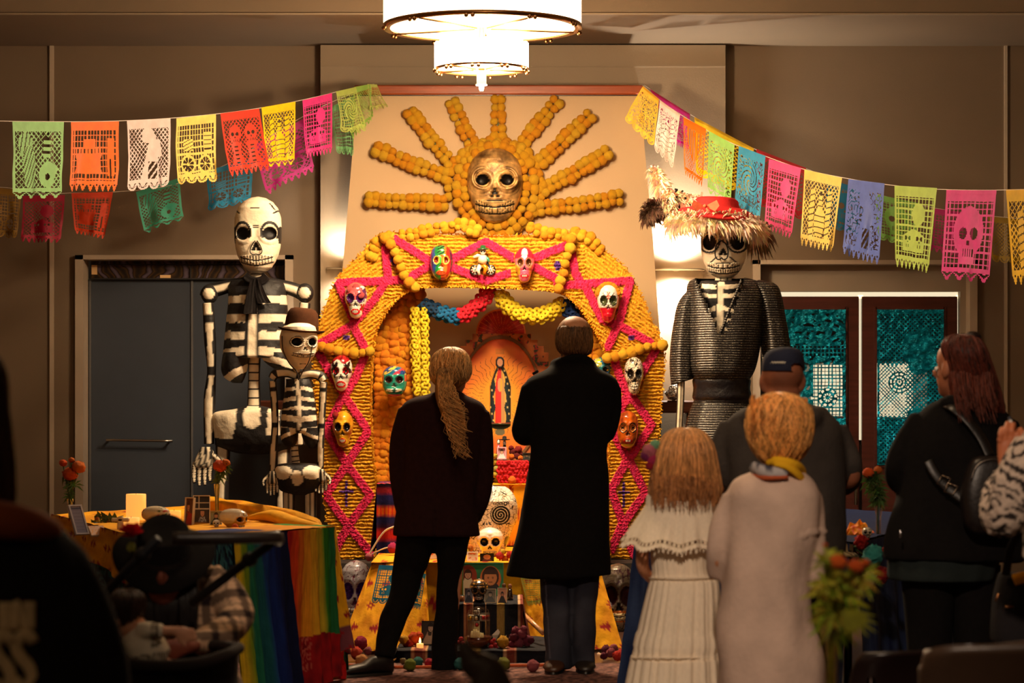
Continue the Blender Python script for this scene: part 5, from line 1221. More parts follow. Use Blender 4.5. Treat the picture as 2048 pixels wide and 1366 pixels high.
# --- person with the long ponytail
def suit():
 d = 12.1; t = thing('person', 'person in dark suit with long wavy blond ponytail, feet apart before the altar', 'person', P(880, HY + CH * F / d, d))
 b = MB(SKIN); T = head_geo(b, 905, 703, 795, 62, d, yaw=-.25); b.tube(curP([(900, 765), (893, 800)], 5, d + .01), .052, 14); torso_body(b, 795, 975, 812, 1050, d + .02)
 limb(b, [(808, 825), (795, 930), (815, 1000, d + .03)], d, [.05, .042, .03]); limb(b, [(962, 828), (972, 935), (935, 1000, d + .03)], d, [.05, .042, .03])
 limb(b, [(838, 1050), (824, 1110), (814, 1155, d - .03), (800, 1205, d - .1), (780, 1258, d - .18), (768, 1305, d - .25)], d, [.085, .075, .068, .058, .048, .04]); limb(b, [(908, 1050), (905, 1190), (890, 1325)], d, [.085, .06, .04])
 fingers(b, P(815, 1000, d + .03), (.3, .1, -1), (0, 1, 0), .8); fingers(b, P(935, 1000, d + .03), (-.3, .1, -1), (0, 1, 0), .8)
 b.build('body', 'skin', t, remesh=.011, sm=2, colfn=lambda v: SKIN); face_parts(T, L(66, d), L(96, d), t)
 j = MB(); W = rgb(44, 22, 22)
 vloft(j, [(783, 872, 920, .12), (790, 855, 932, .15), (798, 826, 950, .18), (808, 808, 966, .21), (825, 801, 972, .24), (870, 806, 966, .26), (940, 806, 958, .26), (1000, 796, 952, .27), (1060, 786, 958, .30), (1072, 786, 962, .29)], d, 44, 60, .85)
 ptaper(j, [(818, 822), (803, 870), (795, 935), (800, 990), (806, 1022, d + .05)], d, [22, 21, 18, 16, 14]); ptaper(j, [(958, 826), (966, 880), (970, 945), (964, 1000), (950, 1035, d + .06)], d, [22, 20, 17, 15, 13])
 j.tube(curP([(868, 792, d + .02), (882, 786, d - .05), (900, 785, d - .06), (918, 788, d - .04), (928, 794, d + .03)], 14), .018, 8)
 fd = fold(1, .013, 3)
 def dsp(p, n):
  x, y = px_of(p, d); v = -.012 if (abs(x - 872) < 2.5 and y > 1020 and n.y < -.3) else 0
  return fd(p, n) * .5 + v
 j.build('jacket', 'wool', t, remesh=.009, sm=3, colfn=lambda v: W, dispfn=dsp)
 tr = MB(); ptaper(tr, [(836, 1050), (829, 1100), (816, 1150), (800, 1205, d - .1), (780, 1258, d - .18), (768, 1318, d - .25)], d, [38, 36, 31, 27, 25, 22], n=22); ptaper(tr, [(908, 1050), (903, 1100), (900, 1150), (897, 1210), (892, 1270), (889, 1342)], d, [36, 33, 25, 23, 27, 27], n=22)
 tr.build('trousers', 'wool', t, remesh=.01, sm=2, colfn=lambda v: BLK, dispfn=fold(1.6, .012, 8))
 shoe('shoe', (782, 1352, d - .24), (668, 1356, d - .38), d, .05, (.012, .009, .008), t); shoe('shoe', (888, 1352), (884, 1374, d - .0), d - .03, .05, (.012, .009, .008), t)
 c1, c2 = rgb(226, 176, 112), rgb(104, 66, 34)
 hairshell('hair', [(694, 899, 905, .02), (696, 890, 914, .07), (701, 879, 925, .12), (710, 869, 934, .165), (725, 863, 940, .20), (745, 861, 941, .21), (758, 863, 936, .19), (768, 870, 927, .14), (776, 878, 916, .08)], d - .012, c1, c2, t, strand=.004, nf=800, wig=.35, out=.006)
 pt = MB(c1); ptaper(pt, [(888, 742, d - .11), (888, 752, d - .14), (892, 785, d - .15), (902, 820, d - .15), (914, 850, d - .15), (920, 880, d - .14)], d, [10, 15, 20, 22, 17, 5], 16)
 cs = [];
 for i, v in enumerate(pt.v): q = nz((v[0] * 60, v[1] * 60, v[2] * 9)); cs.append(mixc(c2, c1, .35 + .8 * q)); pt.v[i] = (v[0] + q * .012, v[1] + q * .01, v[2])
 pt.c = cs; pt.build('ponytail_core', 'hair', t)
 strands('ponytail_strands', [(890, 748, d - .16), (886, 752, d - .17), (895, 752, d - .17), (892, 760, d - .17), (900, 790, d - .18)], d, rgb(226, 170, 104), t, 300, 118, 3, .028, .0022, 10, 30, (26, 0))
 strands('loose_strands', [(890, 700, d - .12), (905, 700, d - .12), (875, 715, d - .11), (925, 712, d - .11)], d, rgb(235, 190, 130), t, 60, 45, 4, .008, .0012, 14, 12, (0, 0))
 hb = MB((.02, .01, .01)); hb.lathe(P(887, 746, d - .13), [(.03, -.008), (.034, 0), (.03, .008)], 14); hb.build('hair_tie', 'cloth', t)
suit()
# --- balding man in the black coat
def coat():
 d = 12.0; t = thing('person', 'balding man in long black coat and jeans, right of the ponytailed person', 'person', P(1135, HY + CH * F / d, d))
 b = MB(SKIN); T = head_geo(b, 1148, 633, 728, 68, d, yaw=.22); b.tube(curP([(1146, 700), (1144, 745)], 5, d), .062, 14); torso_body(b, 1045, 1238, 765, 1010, d + .02)
 limb(b, [(1060, 785), (1045, 870), (1075, 865, d + .22)], d, [.05, .042, .03]); limb(b, [(1216, 785), (1208, 856), (1170, 870, d + .24)], d, [.05, .042, .03])
 limb(b, [(1105, 1000), (1112, 1180), (1118, 1330)], d, [.085, .06, .042]); limb(b, [(1175, 1000), (1172, 1180), (1170, 1330)], d, [.085, .06, .042])
 fingers(b, P(1080, 865, d + .22), (1, .1, .1), (0, 0, 1)); fingers(b, P(1165, 870, d + .24), (-1, .1, .1), (0, 0, 1))
 def sk(v):
  x, y = px_of(v, d); top = rgb(240, 176, 120)
  if 655 < y < 712 + 4 * nz((x * .2, y * .2, 1)) and v.y < d + .07 + .03 * nz(v, 30): return mixc(rgb(96, 62, 38), rgb(52, 34, 24), .5 + .8 * nz((x * .5, y * .08, 2)))
  if 636 < y <= 656 and (x < 1130 + 3 * nz((y, 1, 1)) or x > 1172): return mixc(rgb(120, 80, 50), top, .3)
  return SKIN
 b.build('body', 'skin', t, remesh=.009, sm=2, colfn=sk); face_parts(T, L(68, d), L(95, d), t)
 mb = MB(rgb(84, 54, 34)); rows = [(652, 1122, 1176, .17), (660, 1115, 1181, .195), (680, 1112, 1184, .21), (696, 1115, 1183, .20), (706, 1122, 1180, .17), (712, 1132, 1172, .12)]
 hairshell('hair', rows, d - .008, rgb(132, 92, 58), rgb(46, 30, 20), t, strand=.006, cut=lambda c: c.y > d + .03 or (c.z > P(0, 664, d).z and abs(c.x - P(1150, 0, d).x) < .035), cap=False)
 strands('hair_strands', [(x, 657 + abs(x - 1150) * -.1, d - .085 + abs(x - 1150) * .002) for x in range(1120, 1180, 4)], d, rgb(120, 80, 50), t, 160, 42, 5, .003, .0013, 3, 6)
 gl = MB(rgb(60, 45, 35)); gl.tube(curP([(1117, 683, d - .02), (1113, 681, d + .06), (1112, 683, d + .09)], 6), .0025, 5); gl.build('glasses_temple', 'metal', t)
 j = MB()
 vloft(j, [(714, 1118, 1176, .15), (724, 1112, 1180, .18), (740, 1092, 1200, .21), (752, 1068, 1224, .24), (766, 1054, 1236, .26), (790, 1052, 1236, .27), (850, 1060, 1224, .28), (900, 1064, 1214, .27), (960, 1054, 1219, .28), (1050, 1036, 1222, .31), (1140, 1014, 1224, .34), (1152, 1013, 1223, .34)], d, 48, 80, .85)
 ptaper(j, [(1066, 778), (1052, 820), (1046, 862), (1056, 872, d + .08), (1085, 868, d + .22)], d, [21, 19, 20, 18, 15]); ptaper(j, [(1222, 778), (1224, 820), (1214, 862), (1200, 872, d + .1), (1165, 870, d + .24)], d, [20, 18, 18, 17, 14])
 j.tube(curP([(1110, 730, d + .04), (1122, 722, d - .06), (1145, 716, d - .085), (1170, 722, d - .06), (1182, 732, d + .04)], 16), .026, 8)
 j.build('coat', 'wool', t, remesh=.010, sm=3, colfn=lambda v: BLK, dispfn=fold(.8, .014, 5))
 ep = MB(rgb(30, 26, 30)); ep.tube(curP([(1066, 748, d - .05), (1076, 742, d - .06)], 4), .008, 6); ep.build('shoulder_loop', 'wool', t)
 tr = MB(); ptaper(tr, [(1112, 1080), (1112, 1160), (1114, 1240), (1116, 1290), (1118, 1338)], d, [30, 31, 28, 25, 25], n=22); ptaper(tr, [(1172, 1080), (1171, 1160), (1170, 1240), (1168, 1290), (1168, 1332)], d, [26, 26, 24, 21, 20], n=22)
 J1, J2 = rgb(40, 42, 54), rgb(92, 92, 104)
 tr.build('jeans', 'cloth', t, remesh=.010, sm=2, colfn=lambda v: J2 if abs(px_of(v, d)[0] - 1090 - (px_of(v, d)[1] - 1160) * .07) < 1.2 else mixc(J1, J2, max(0, .15 + .6 * nz((v.x * 7, v.y * 7, v.z * 4)))), dispfn=fold(1.8, .016, 2))
 shoe('shoe', (1112, 1352, d + .1), (1106, 1372, d - .16), d, .055, rgb(74, 44, 26), t); shoe('shoe', (1168, 1352, d + .12), (1172, 1362, d - .14), d, .052, (.02, .014, .01), t)
coat()
# --- girl in the white ruffled dress
def girl():
 d = 8.6; t = thing('person', 'girl in white off-shoulder ruffled dress with long light brown hair', 'person', P(1360, HY + CH * F / d, d))
 b = MB(SKIN); T = head_geo(b, 1370, 862, 990, 88, d, yaw=0); b.tube(curP([(1370, 970), (1370, 1020)], 5, d), .045, 12); torso_body(b, 1292, 1432, 1035, 1190, d + .02)
 limb(b, [(1292, 1050), (1285, 1130), (1310, 1165, d + .14)], d, [.042, .034, .024]); limb(b, [(1432, 1050), (1440, 1130), (1415, 1165, d + .16)], d, [.042, .034, .024])
 limb(b, [(1335, 1180), (1338, 1400), (1338, 1530)], d, [.07, .045, .03]); limb(b, [(1395, 1180), (1392, 1400), (1392, 1530)], d, [.07, .045, .03])
 fingers(b, P(1312, 1165, d + .14), (1, .3, .2), (0, 0, 1), .8); fingers(b, P(1412, 1165, d + .16), (-1, .3, .2), (0, 0, 1), .8)
 b.build('body', 'skin', t, remesh=.009, sm=2, colfn=lambda v: SKIN); face_parts(T, L(88, d), L(128, d), t)
 c1, c2 = rgb(212, 152, 92), rgb(112, 66, 34)
 hairshell('hair', [(855, 1366, 1374, .03), (857, 1353, 1389, .09), (862, 1341, 1402, .13), (872, 1329, 1414, .17), (888, 1319, 1424, .20), (912, 1311, 1431, .22), (945, 1305, 1437, .20), (975, 1299, 1442, .17), (995, 1303, 1438, .14), (1010, 1322, 1430, .09), (1016, 1340, 1410, .04)], d - .01, c1, c2, t, strand=.005, streak=34, nf=1000, wig=.06, ln=(.3, .7))
 strands('hair_strands', [(x, 940, d - .10 + ((x - 1370) / 70) ** 2 * .07) for x in range(1306, 1438, 6)], d, rgb(170, 112, 62), t, 260, 74, 6, .005, .0018, 5, 8)
 fl = thing('hair_flower', 'pink and mint artificial flowers worn on the girl\'s hair', 'flower', P(1300, 905, d - .02))
 for x, y, c, r in ((1299, 902, rgb(240, 130, 150), 15), (1310, 890, rgb(150, 220, 170), 11), (1292, 912, rgb(150, 40, 110), 11), (1305, 918, rgb(236, 60, 120), 12), (1300, 932, rgb(200, 30, 60), 9)):
  inst('blossom', pompom(c, x, 'petal'), P(x, y, d - .03), fl, (x, y, 0), L(r, d))
 W = rgb(252, 236, 210)
 sk = MB(W); vloft(sk, [(1085, 1298, 1426, .19), (1120, 1302, 1418, .19), (1146, 1304, 1420, .19), (1156, 1302, 1432, .21), (1170, 1298, 1437, .24), (1230, 1284, 1440, .30), (1312, 1266, 1444, .36), (1318, 1263, 1446, .38), (1400, 1248, 1452, .42), (1470, 1240, 1458, .44)], d, 160, 110, .9, None,
  lambda a, k: (.010 + .03 * max(0, k - .2)) * (sin(a * 23 + 2 * sin(a * 3) + k * 2) + .6 * sin(a * 41 + k)) + (.03 if .60 < k < .635 else 0), False)
 sk.build('dress', 'gauze', t)
 for yy, r0 in ((1156, 70), (1316, 93)):
  s_ = MB(W); cc = 1368 if yy < 1200 else 1354; s_.tube([P(cc + r0 * cos(a * pi / 32) * .99, yy, d - (.122 if yy < 1200 else .19) * sin(a * pi / 32)) for a in range(33)], .003, 6); s_.build('waist_seam' if yy < 1200 else 'tier_seam', 'gauze', t)
 rf = MB(W)
 def rfn(u, v):
  a = 2 * pi * u; k = v; xl = 1296 * (1 - k) + 1243 * k; xr = 1432 * (1 - k) + 1462 * k; y = 1002 + 88 * k + (0 if v < .02 else 5 * sin(a * 9) * k) + 16 * sin(a) * -1 * k * -.4
  cx_ = (xl + xr) / 2; rx = L((xr - xl) / 2, d); ry = .085 + .085 * k; q = 1 + .045 * k * sin(a * 17 + 2 * sin(a * 4)); lw = (.012 * (1 - abs(cos(a)) ** 2)) 
  p = P(cx_, y, d); return Vector((p.x + rx * q * cos(a), d - ry * q * sin(a), p.z + (.022 if k < .06 else 0) * abs(cos(a)) * 1.2))
 rf.grid(rfn, 220, 34, lambda u, v: mixc(W, rgb(196, 176, 140), .7) if (.80 < v < .83 or .88 < v < .90) else W, lambda u, v: not (v > .97 and (u * 120) % 1 < .5) and not (.83 < v < .88 and (u * 150) % 1 < .35)); rf.build('ruffle', 'gauze', t)
 for x in (1338, 1392): shoe('shoe', (x, 1500, d - .02), (x, 1500, d + .16), d, .034, rgb(200, 190, 180), t, .06)
girl()
# --- person in the oversized grey shirt
def grey():
 d = 8.0; t = thing('person', 'short-haired strawberry blond person in oversized pale grey shirt and yellow scarf', 'person', P(1540, HY + CH * F / d, d))
 b = MB(SKIN); T = head_geo(b, 1557, 798, 925, 88, d, yaw=-.2); b.tube(curP([(1560, 900), (1556, 965)], 5, d), .050, 12); torso_body(b, 1445, 1640, 985, 1260, d + .02)
 limb(b, [(1455, 1010), (1435, 1120), (1470, 1165, d + .18)], d, [.042, .036, .026]); limb(b, [(1632, 1010), (1626, 1140), (1600, 1230, d + .18)], d, [.042, .036, .026])
 limb(b, [(1505, 1260), (1508, 1450), (1508, 1600)], d, [.08, .05, .035]); limb(b, [(1580, 1260), (1578, 1450), (1578, 1600)], d, [.08, .05, .035])
 fingers(b, P(1470, 1165, d + .18), (1, .4, .1), (0, 0, 1), .9); fingers(b, P(1600, 1230, d + .18), (-.6, .4, -.5), (0, 0, 1), .9)
 b.build('body', 'skin', t, remesh=.010, sm=2, colfn=lambda v: SKIN); face_parts(T, L(92, d), L(133, d), t)
 c1, c2 = rgb(240, 172, 92), rgb(160, 92, 36)
 hairshell('hair', [(784, 1553, 1561, .03), (786, 1546, 1570, .08), (791, 1534, 1587, .14), (800, 1518, 1601, .19), (815, 1503, 1615, .22), (835, 1498, 1620, .235), (860, 1498, 1621, .24), (885, 1504, 1616, .22), (905, 1514, 1606, .18), (920, 1526, 1594, .13), (930, 1538, 1584, .07)], d - .012, c1, c2, t, strand=.006, streak=18, nf=1100, wig=.3, out=.012)
 strands('hair_strands', [(1557 + 52 * cos(a * .3), 800 + 8 * sin(a * 1.7), d - .10 + .05 * abs(cos(a * .3))) for a in range(21)], d, rgb(214, 138, 62), t, 200, 70, 8, .01, .0018, 6, 8)
 G = rgb(212, 184, 166)
 j = MB(); vloft(j, [(940, 1515, 1595, .13), (948, 1500, 1606, .16), (960, 1470, 1622, .20), (975, 1456, 1634, .23), (1000, 1448, 1640, .26), (1080, 1446, 1632, .28), (1150, 1444, 1612, .29), (1230, 1442, 1618, .31), (1300, 1440, 1642, .34), (1400, 1438, 1650, .36), (1440, 1438, 1650, .35)], d, 50, 80, .88)
 ptaper(j, [(1466, 990), (1448, 1040), (1438, 1100), (1442, 1145, d + .06)], d, [27, 26, 25, 24]); ptaper(j, [(1622, 990), (1628, 1050), (1626, 1110), (1620, 1166, d + .02)], d, [26, 27, 28, 28])
 fd = fold(.9, .028, 6)
 j.build('shirt', 'cloth', t, remesh=.010, sm=3, colfn=lambda v: G, dispfn=lambda p, n: fd(p, n) + (.008 if abs(px_of(p, d)[1] - (1066 + (px_of(p, d)[0] - 1600) * -.12)) < 3 and px_of(p, d)[0] > 1592 else 0))
 us = MB(rgb(40, 34, 32)); ptaper(us, [(1622, 1150), (1614, 1200, d + .08), (1600, 1235, d + .17)], d, [22, 20, 17]); us.build('under_sleeve', 'cloth', t)
 tr = MB(BLK); ptaper(tr, [(1505, 1380), (1508, 1500), (1508, 1610)], d, [36, 32, 26]); ptaper(tr, [(1580, 1380), (1578, 1500), (1578, 1610)], d, [36, 32, 26]); tr.build('trousers', 'cloth', t)
 for x in (1508, 1578): shoe('shoe', (x, 1500, d - .04), (x, 1500, d + .18), d, .04, (.02, .02, .02), t)
 s = MB(rgb(236, 180, 30)); s.tube(curP([(1596, 958, d - .05), (1606, 945, d - .02), (1590, 930, d - .10), (1556, 922, d - .11), (1534, 926, d - .08)], 18), [.012] * 3 + [.016] * 12 + [.01] * 3, 8, flat=.6)
 s.tube(curP([(1612, 968, d - .02), (1598, 950, d - .09), (1575, 932, d - .115), (1550, 925, d - .11)], 14), .016, 8, flat=.6); s.build('yellow_scarf', 'cloth', t)
 s = MB(rgb(150, 150, 160)); s.tube(curP([(1508, 936, d), (1522, 940, d - .08), (1545, 946, d - .11), (1572, 948, d - .10)], 14), .022, 8, lambda v: rgb(70, 70, 84) if nz(v, 40) > .1 else rgb(196, 190, 190), flat=.7); s.build('grey_scarf', 'cloth', t)
 s = MB(rgb(190, 90, 50)); s.tube(curP([(1506, 952, d - .04), (1535, 956, d - .115), (1575, 954, d - .11)], 10), .008, 6); s.build('undershirt_collar', 'cloth', t)
grey()
# --- man with the navy cap
def hoodie():
 d = 9.5; t = thing('person', 'man in dark navy cap and charcoal hooded sweatshirt behind the grey shirt', 'person', P(1575, HY + CH * F / d, d))
 b = MB(SKIN2); T = head_geo(b, 1565, 700, 825, 84, d, yaw=0, tilt=.0); b.tube(curP([(1565, 780), (1565, 840)], 5, d), .068, 14); torso_body(b, 1440, 1700, 850, 1100, d + .03)
 limb(b, [(1450, 880), (1440, 960), (1480, 985, d + .2)], d, [.055, .045, .032]); limb(b, [(1690, 890), (1705, 955), (1660, 975, d + .2)], d, [.055, .045, .032])
 limb(b, [(1530, 1100), (1530, 1300), (1530, 1470)], d, [.09, .06, .045]); limb(b, [(1630, 1100), (1630, 1300), (1630, 1470)], d, [.09, .06, .045])
 fingers(b, P(1482, 985, d + .2), (1, .3, .1), (0, 0, 1)); fingers(b, P(1658, 975, d + .2), (-1, .3, .1), (0, 0, 1))
 b.build('body', 'skin', t, remesh=.010, sm=2, colfn=lambda v: mixc(rgb(196, 120, 84), rgb(150, 92, 66), .5 + nz(v, 14))); face_parts(T, L(84, d), L(125, d), t)
 c = MB(rgb(34, 38, 58)); vloft(c, [(694, 1560, 1576, .04), (697, 1548, 1592, .13), (704, 1535, 1602, .19), (716, 1527, 1607, .215), (730, 1524, 1609, .225), (742, 1524, 1609, .225)], d - .004, 60, 30, .95, cap=True)
 c.f = [f for f in c.f if not (lambda q: q.y < d and q.z < P(0, 727, d).z - ((q.x - P(1575, 0, d).x) * .25 if 0 else 0) and abs(q.x - P(1588, 0, d).x) < L(13, d) and math.hypot(q.x - P(1588, 0, d).x, q.z - P(0, 743, d).z) < L(16, d))(sum((Vector(c.v[i]) for i in f), Vector()) / len(f))]
 c.build('cap', 'cloth', t)
 cb = MB(rgb(26, 28, 44)); R = []
 cb.grid(lambda u, v: P(1566 + 34 * (u * 2 - 1), 738 + 3 * v, d) + Vector((0, .10 + .09 * v * sqrt(max(0, 1 - (u * 2 - 1) ** 2)), 0)), 14, 4); cb.build('cap_brim', 'cloth', t)
 e = MB(rgb(214, 208, 190)); pts = [(1543 + i * 1.0, 725 - .4 * abs(i - 14) * -.05 + 2.2 * sin(i * 1.5), d - .115) for i in range(29)]; e.tube([P(*p) + Vector((0, .0006 * (p[0] - 1566) ** 2 * .1, 0)) for p in pts], .0022, 5); e.build('cap_embroidery', 'cloth', t)
 G = rgb(64, 58, 54); j = MB()
 vloft(j, [(806, 1520, 1610, .18), (818, 1492, 1640, .22), (832, 1464, 1664, .26), (850, 1450, 1680, .30), (880, 1444, 1688, .33), (950, 1450, 1690, .35), (1020, 1456, 1692, .36), (1090, 1460, 1692, .37), (1104, 1464, 1690, .36)], d, 50, 70, .85)
 ptaper(j, [(1464, 850), (1444, 900), (1440, 950), (1460, 975, d + .1), (1490, 985, d + .2)], d, [26, 26, 26, 24, 20]); ptaper(j, [(1672, 855), (1692, 895), (1704, 935), (1700, 962, d + .08), (1660, 975, d + .2)], d, [28, 27, 26, 24, 20])
 ptaper(j, [(1488, 830, d + .02), (1505, 838, d - .10), (1540, 845, d - .16), (1580, 845, d - .16), (1620, 838, d - .12), (1648, 828, d + .02)], d, [14, 20, 26, 26, 20, 14])
 j.build('sweatshirt', 'cloth', t, remesh=.011, sm=3, colfn=lambda v: G, dispfn=fold(.9, .018, 1))
 tr = MB(BLK); ptaper(tr, [(1535, 1080), (1532, 1300), (1530, 1480)], d, [50, 40, 32]); ptaper(tr, [(1630, 1080), (1630, 1300), (1630, 1480)], d, [50, 40, 32]); tr.build('trousers', 'wool', t)
 for x in (1530, 1630): shoe('shoe', (x, 1490, d - .08), (x, 1490, d + .18), d, .05, (.02, .015, .015), t)
hoodie()
# --- woman with auburn hair and shoulder bag
def auburn():
 d = 9.3; t = thing('person', 'woman with long dark auburn hair, glasses and black coat, far right', 'person', P(1900, HY + CH * F / d, d))
 b = MB(SKIN2); T = head_geo(b, 1918, 676, 800, 82, d, yaw=.75); b.tube(curP([(1925, 770), (1928, 830)], 5, d), .055, 14); torso_body(b, 1800, 2030, 850, 1110, d + .03)
 limb(b, [(1835, 850), (1790, 940), (1840, 965, d + .2)], d, [.055, .045, .032]); limb(b, [(2015, 860), (2020, 960), (1990, 1020, d + .2)], d, [.055, .045, .032])
 limb(b, [(1860, 1110), (1858, 1300), (1856, 1480)], d, [.10, .07, .05]); limb(b, [(1950, 1110), (1950, 1300), (1950, 1480)], d, [.10, .07, .05])
 fingers(b, P(1842, 965, d + .2), (1, .3, .1), (0, 0, 1)); fingers(b, P(1990, 1020, d + .2), (-.6, .3, -.4), (0, 0, 1))
 b.build('body', 'skin', t, remesh=.010, sm=2, colfn=lambda v: SKIN2); face_parts(T, L(82, d), L(124, d), t)
 g = MB((.02, .015, .015))
 cc = P(1878, 746, d + .02); g.tube([cc + Vector((.012 * cos(a * pi / 10), .02 * cos(a * pi / 10), .017 * sin(a * pi / 10))) for a in range(21)], .0018, 5); g.tube([cc + Vector((.01, -.02, .005)), P(1903, 738, d - .02)], .002, 5); g.build('glasses', 'metal', t)
 c1, c2 = rgb(96, 40, 26), rgb(30, 14, 12)
 hairshell('hair', [(668, 1912, 1932, .05), (673, 1898, 1950, .14), (684, 1888, 1962, .19), (702, 1886, 1972, .22), (730, 1894, 1982, .22), (765, 1900, 1994, .20), (800, 1908, 2004, .17), (825, 1930, 2008, .12), (838, 1955, 2006, .06), (845, 1975, 2000, .02)], d - .03, c1, c2, t, strand=.010)
 strands('hair_strands', [(x, 745, d - .13) for x in range(1905, 1985, 5)], d, rgb(100, 44, 28), t, 130, 95, 9, .006, .0016, 5, 8, (14, 0))
 bn = MB(c2); bn.ball(P(1946, 674, d - .05), (.035, .03, .022), 14, 10); bn.build('hair_clip', 'hair', t)
 j = MB()
 vloft(j, [(800, 1880, 1965, .16), (812, 1858, 1990, .20), (826, 1842, 2006, .24), (845, 1828, 2018, .28), (900, 1812, 2030, .33), (960, 1800, 2036, .35), (1020, 1784, 2040, .37), (1080, 1768, 2044, .40), (1116, 1766, 2044, .40), (1120, 1770, 2042, .38)], d, 50, 70, .88)
 ptaper(j, [(1846, 838), (1815, 885), (1790, 940), (1800, 965, d + .08), (1845, 970, d + .2)], d, [27, 28, 26, 24, 20]); ptaper(j, [(2008, 850), (2024, 920), (2024, 970), (1995, 1015, d + .2)], d, [26, 26, 24, 20])
 ptaper(j, [(1878, 815, d), (1895, 806, d - .09), (1925, 806, d - .12), (1960, 812, d - .09)], d, [10, 14, 14, 10])
 j.build('coat', 'wool', t, remesh=.012, sm=3, colfn=lambda v: (.006, .005, .005), dispfn=fold(.8, .018, 9))
 zp = MB(rgb(190, 190, 195)); zp.box(P(1799, 1060, d - .235), P(1804, 1076, d - .235) + Vector((0, .006, 0)), bev=.002); zp.build('zip_pull', 'metal', t)
 tu = MB(rgb(30, 38, 38)); vloft(tu, [(1100, 1778, 2000, .34), (1150, 1776, 1990, .36), (1158, 1780, 1984, .35)], d, 60, 10, .9, None, lambda a, k: .02 * sin(a * 13)); tu.build('tunic', 'cloth', t)
 tr = MB(BLK); ptaper(tr, [(1858, 1130), (1858, 1300), (1856, 1490)], d, [58, 44, 34]); ptaper(tr, [(1950, 1130), (1950, 1300), (1950, 1490)], d, [52, 42, 34]); tr.build('trousers', 'wool', t)
 for x in (1857, 1950): shoe('shoe', (x, 1490, d - .08), (x, 1490, d + .16), d, .045, (.02, .015, .015), t)
 bg = thing('shoulder_bag', 'black leather shoulder bag with buckled strap on the woman in black coat', 'bag', P(1960, 1060, d - .24))
 s = MB(rgb(22, 17, 14))
 def strap(pts, w_=.02):
  K = curP(pts, 26); s.tube(K, [w_] * len(K), 8, flat=.22, up=(0, 1, 0))
 strap([(1884, 804, d - .02), (1900, 812, d - .13), (1930, 835, d - .17), (1960, 872, d - .19), (1980, 912, d - .21)]); strap([(1856, 922, d - .19), (1872, 950, d - .205), (1895, 975, d - .215), (1925, 998, d - .23)]); s.build('strap', 'leather', bg)
 bk = MB(rgb(150, 130, 110))
 for cx_, cy_ in ((1888, 962), (1902, 978)):
  q = [P(cx_ + a * 9 - b * 5, cy_ + a * 3 + b * 8, d - .235) for a, b in ((-1, -1), (1, -1), (1, 1), (-1, 1), (-1, -1))]; bk.tube(q, .0022, 5)
 bk.build('buckle', 'metal', bg)
 m = MB(rgb(26, 20, 20)); vloft(m, [(912, 1960, 2006, .04), (925, 1940, 2016, .09), (980, 1922, 2022, .12), (1040, 1926, 2022, .12), (1062, 1940, 2016, .08), (1068, 1955, 2004, .03)], d - .27, 40, 24, .6); m.build('bag_body', 'leather', bg)
 z = MB(rgb(140, 130, 120)); z.tube(curP([(1942, 960, d - .335), (1955, 930, d - .33), (1985, 918, d - .33), (2012, 926, d - .33)], 14), .002, 5); z.build('zip', 'metal', bg)
auburn()
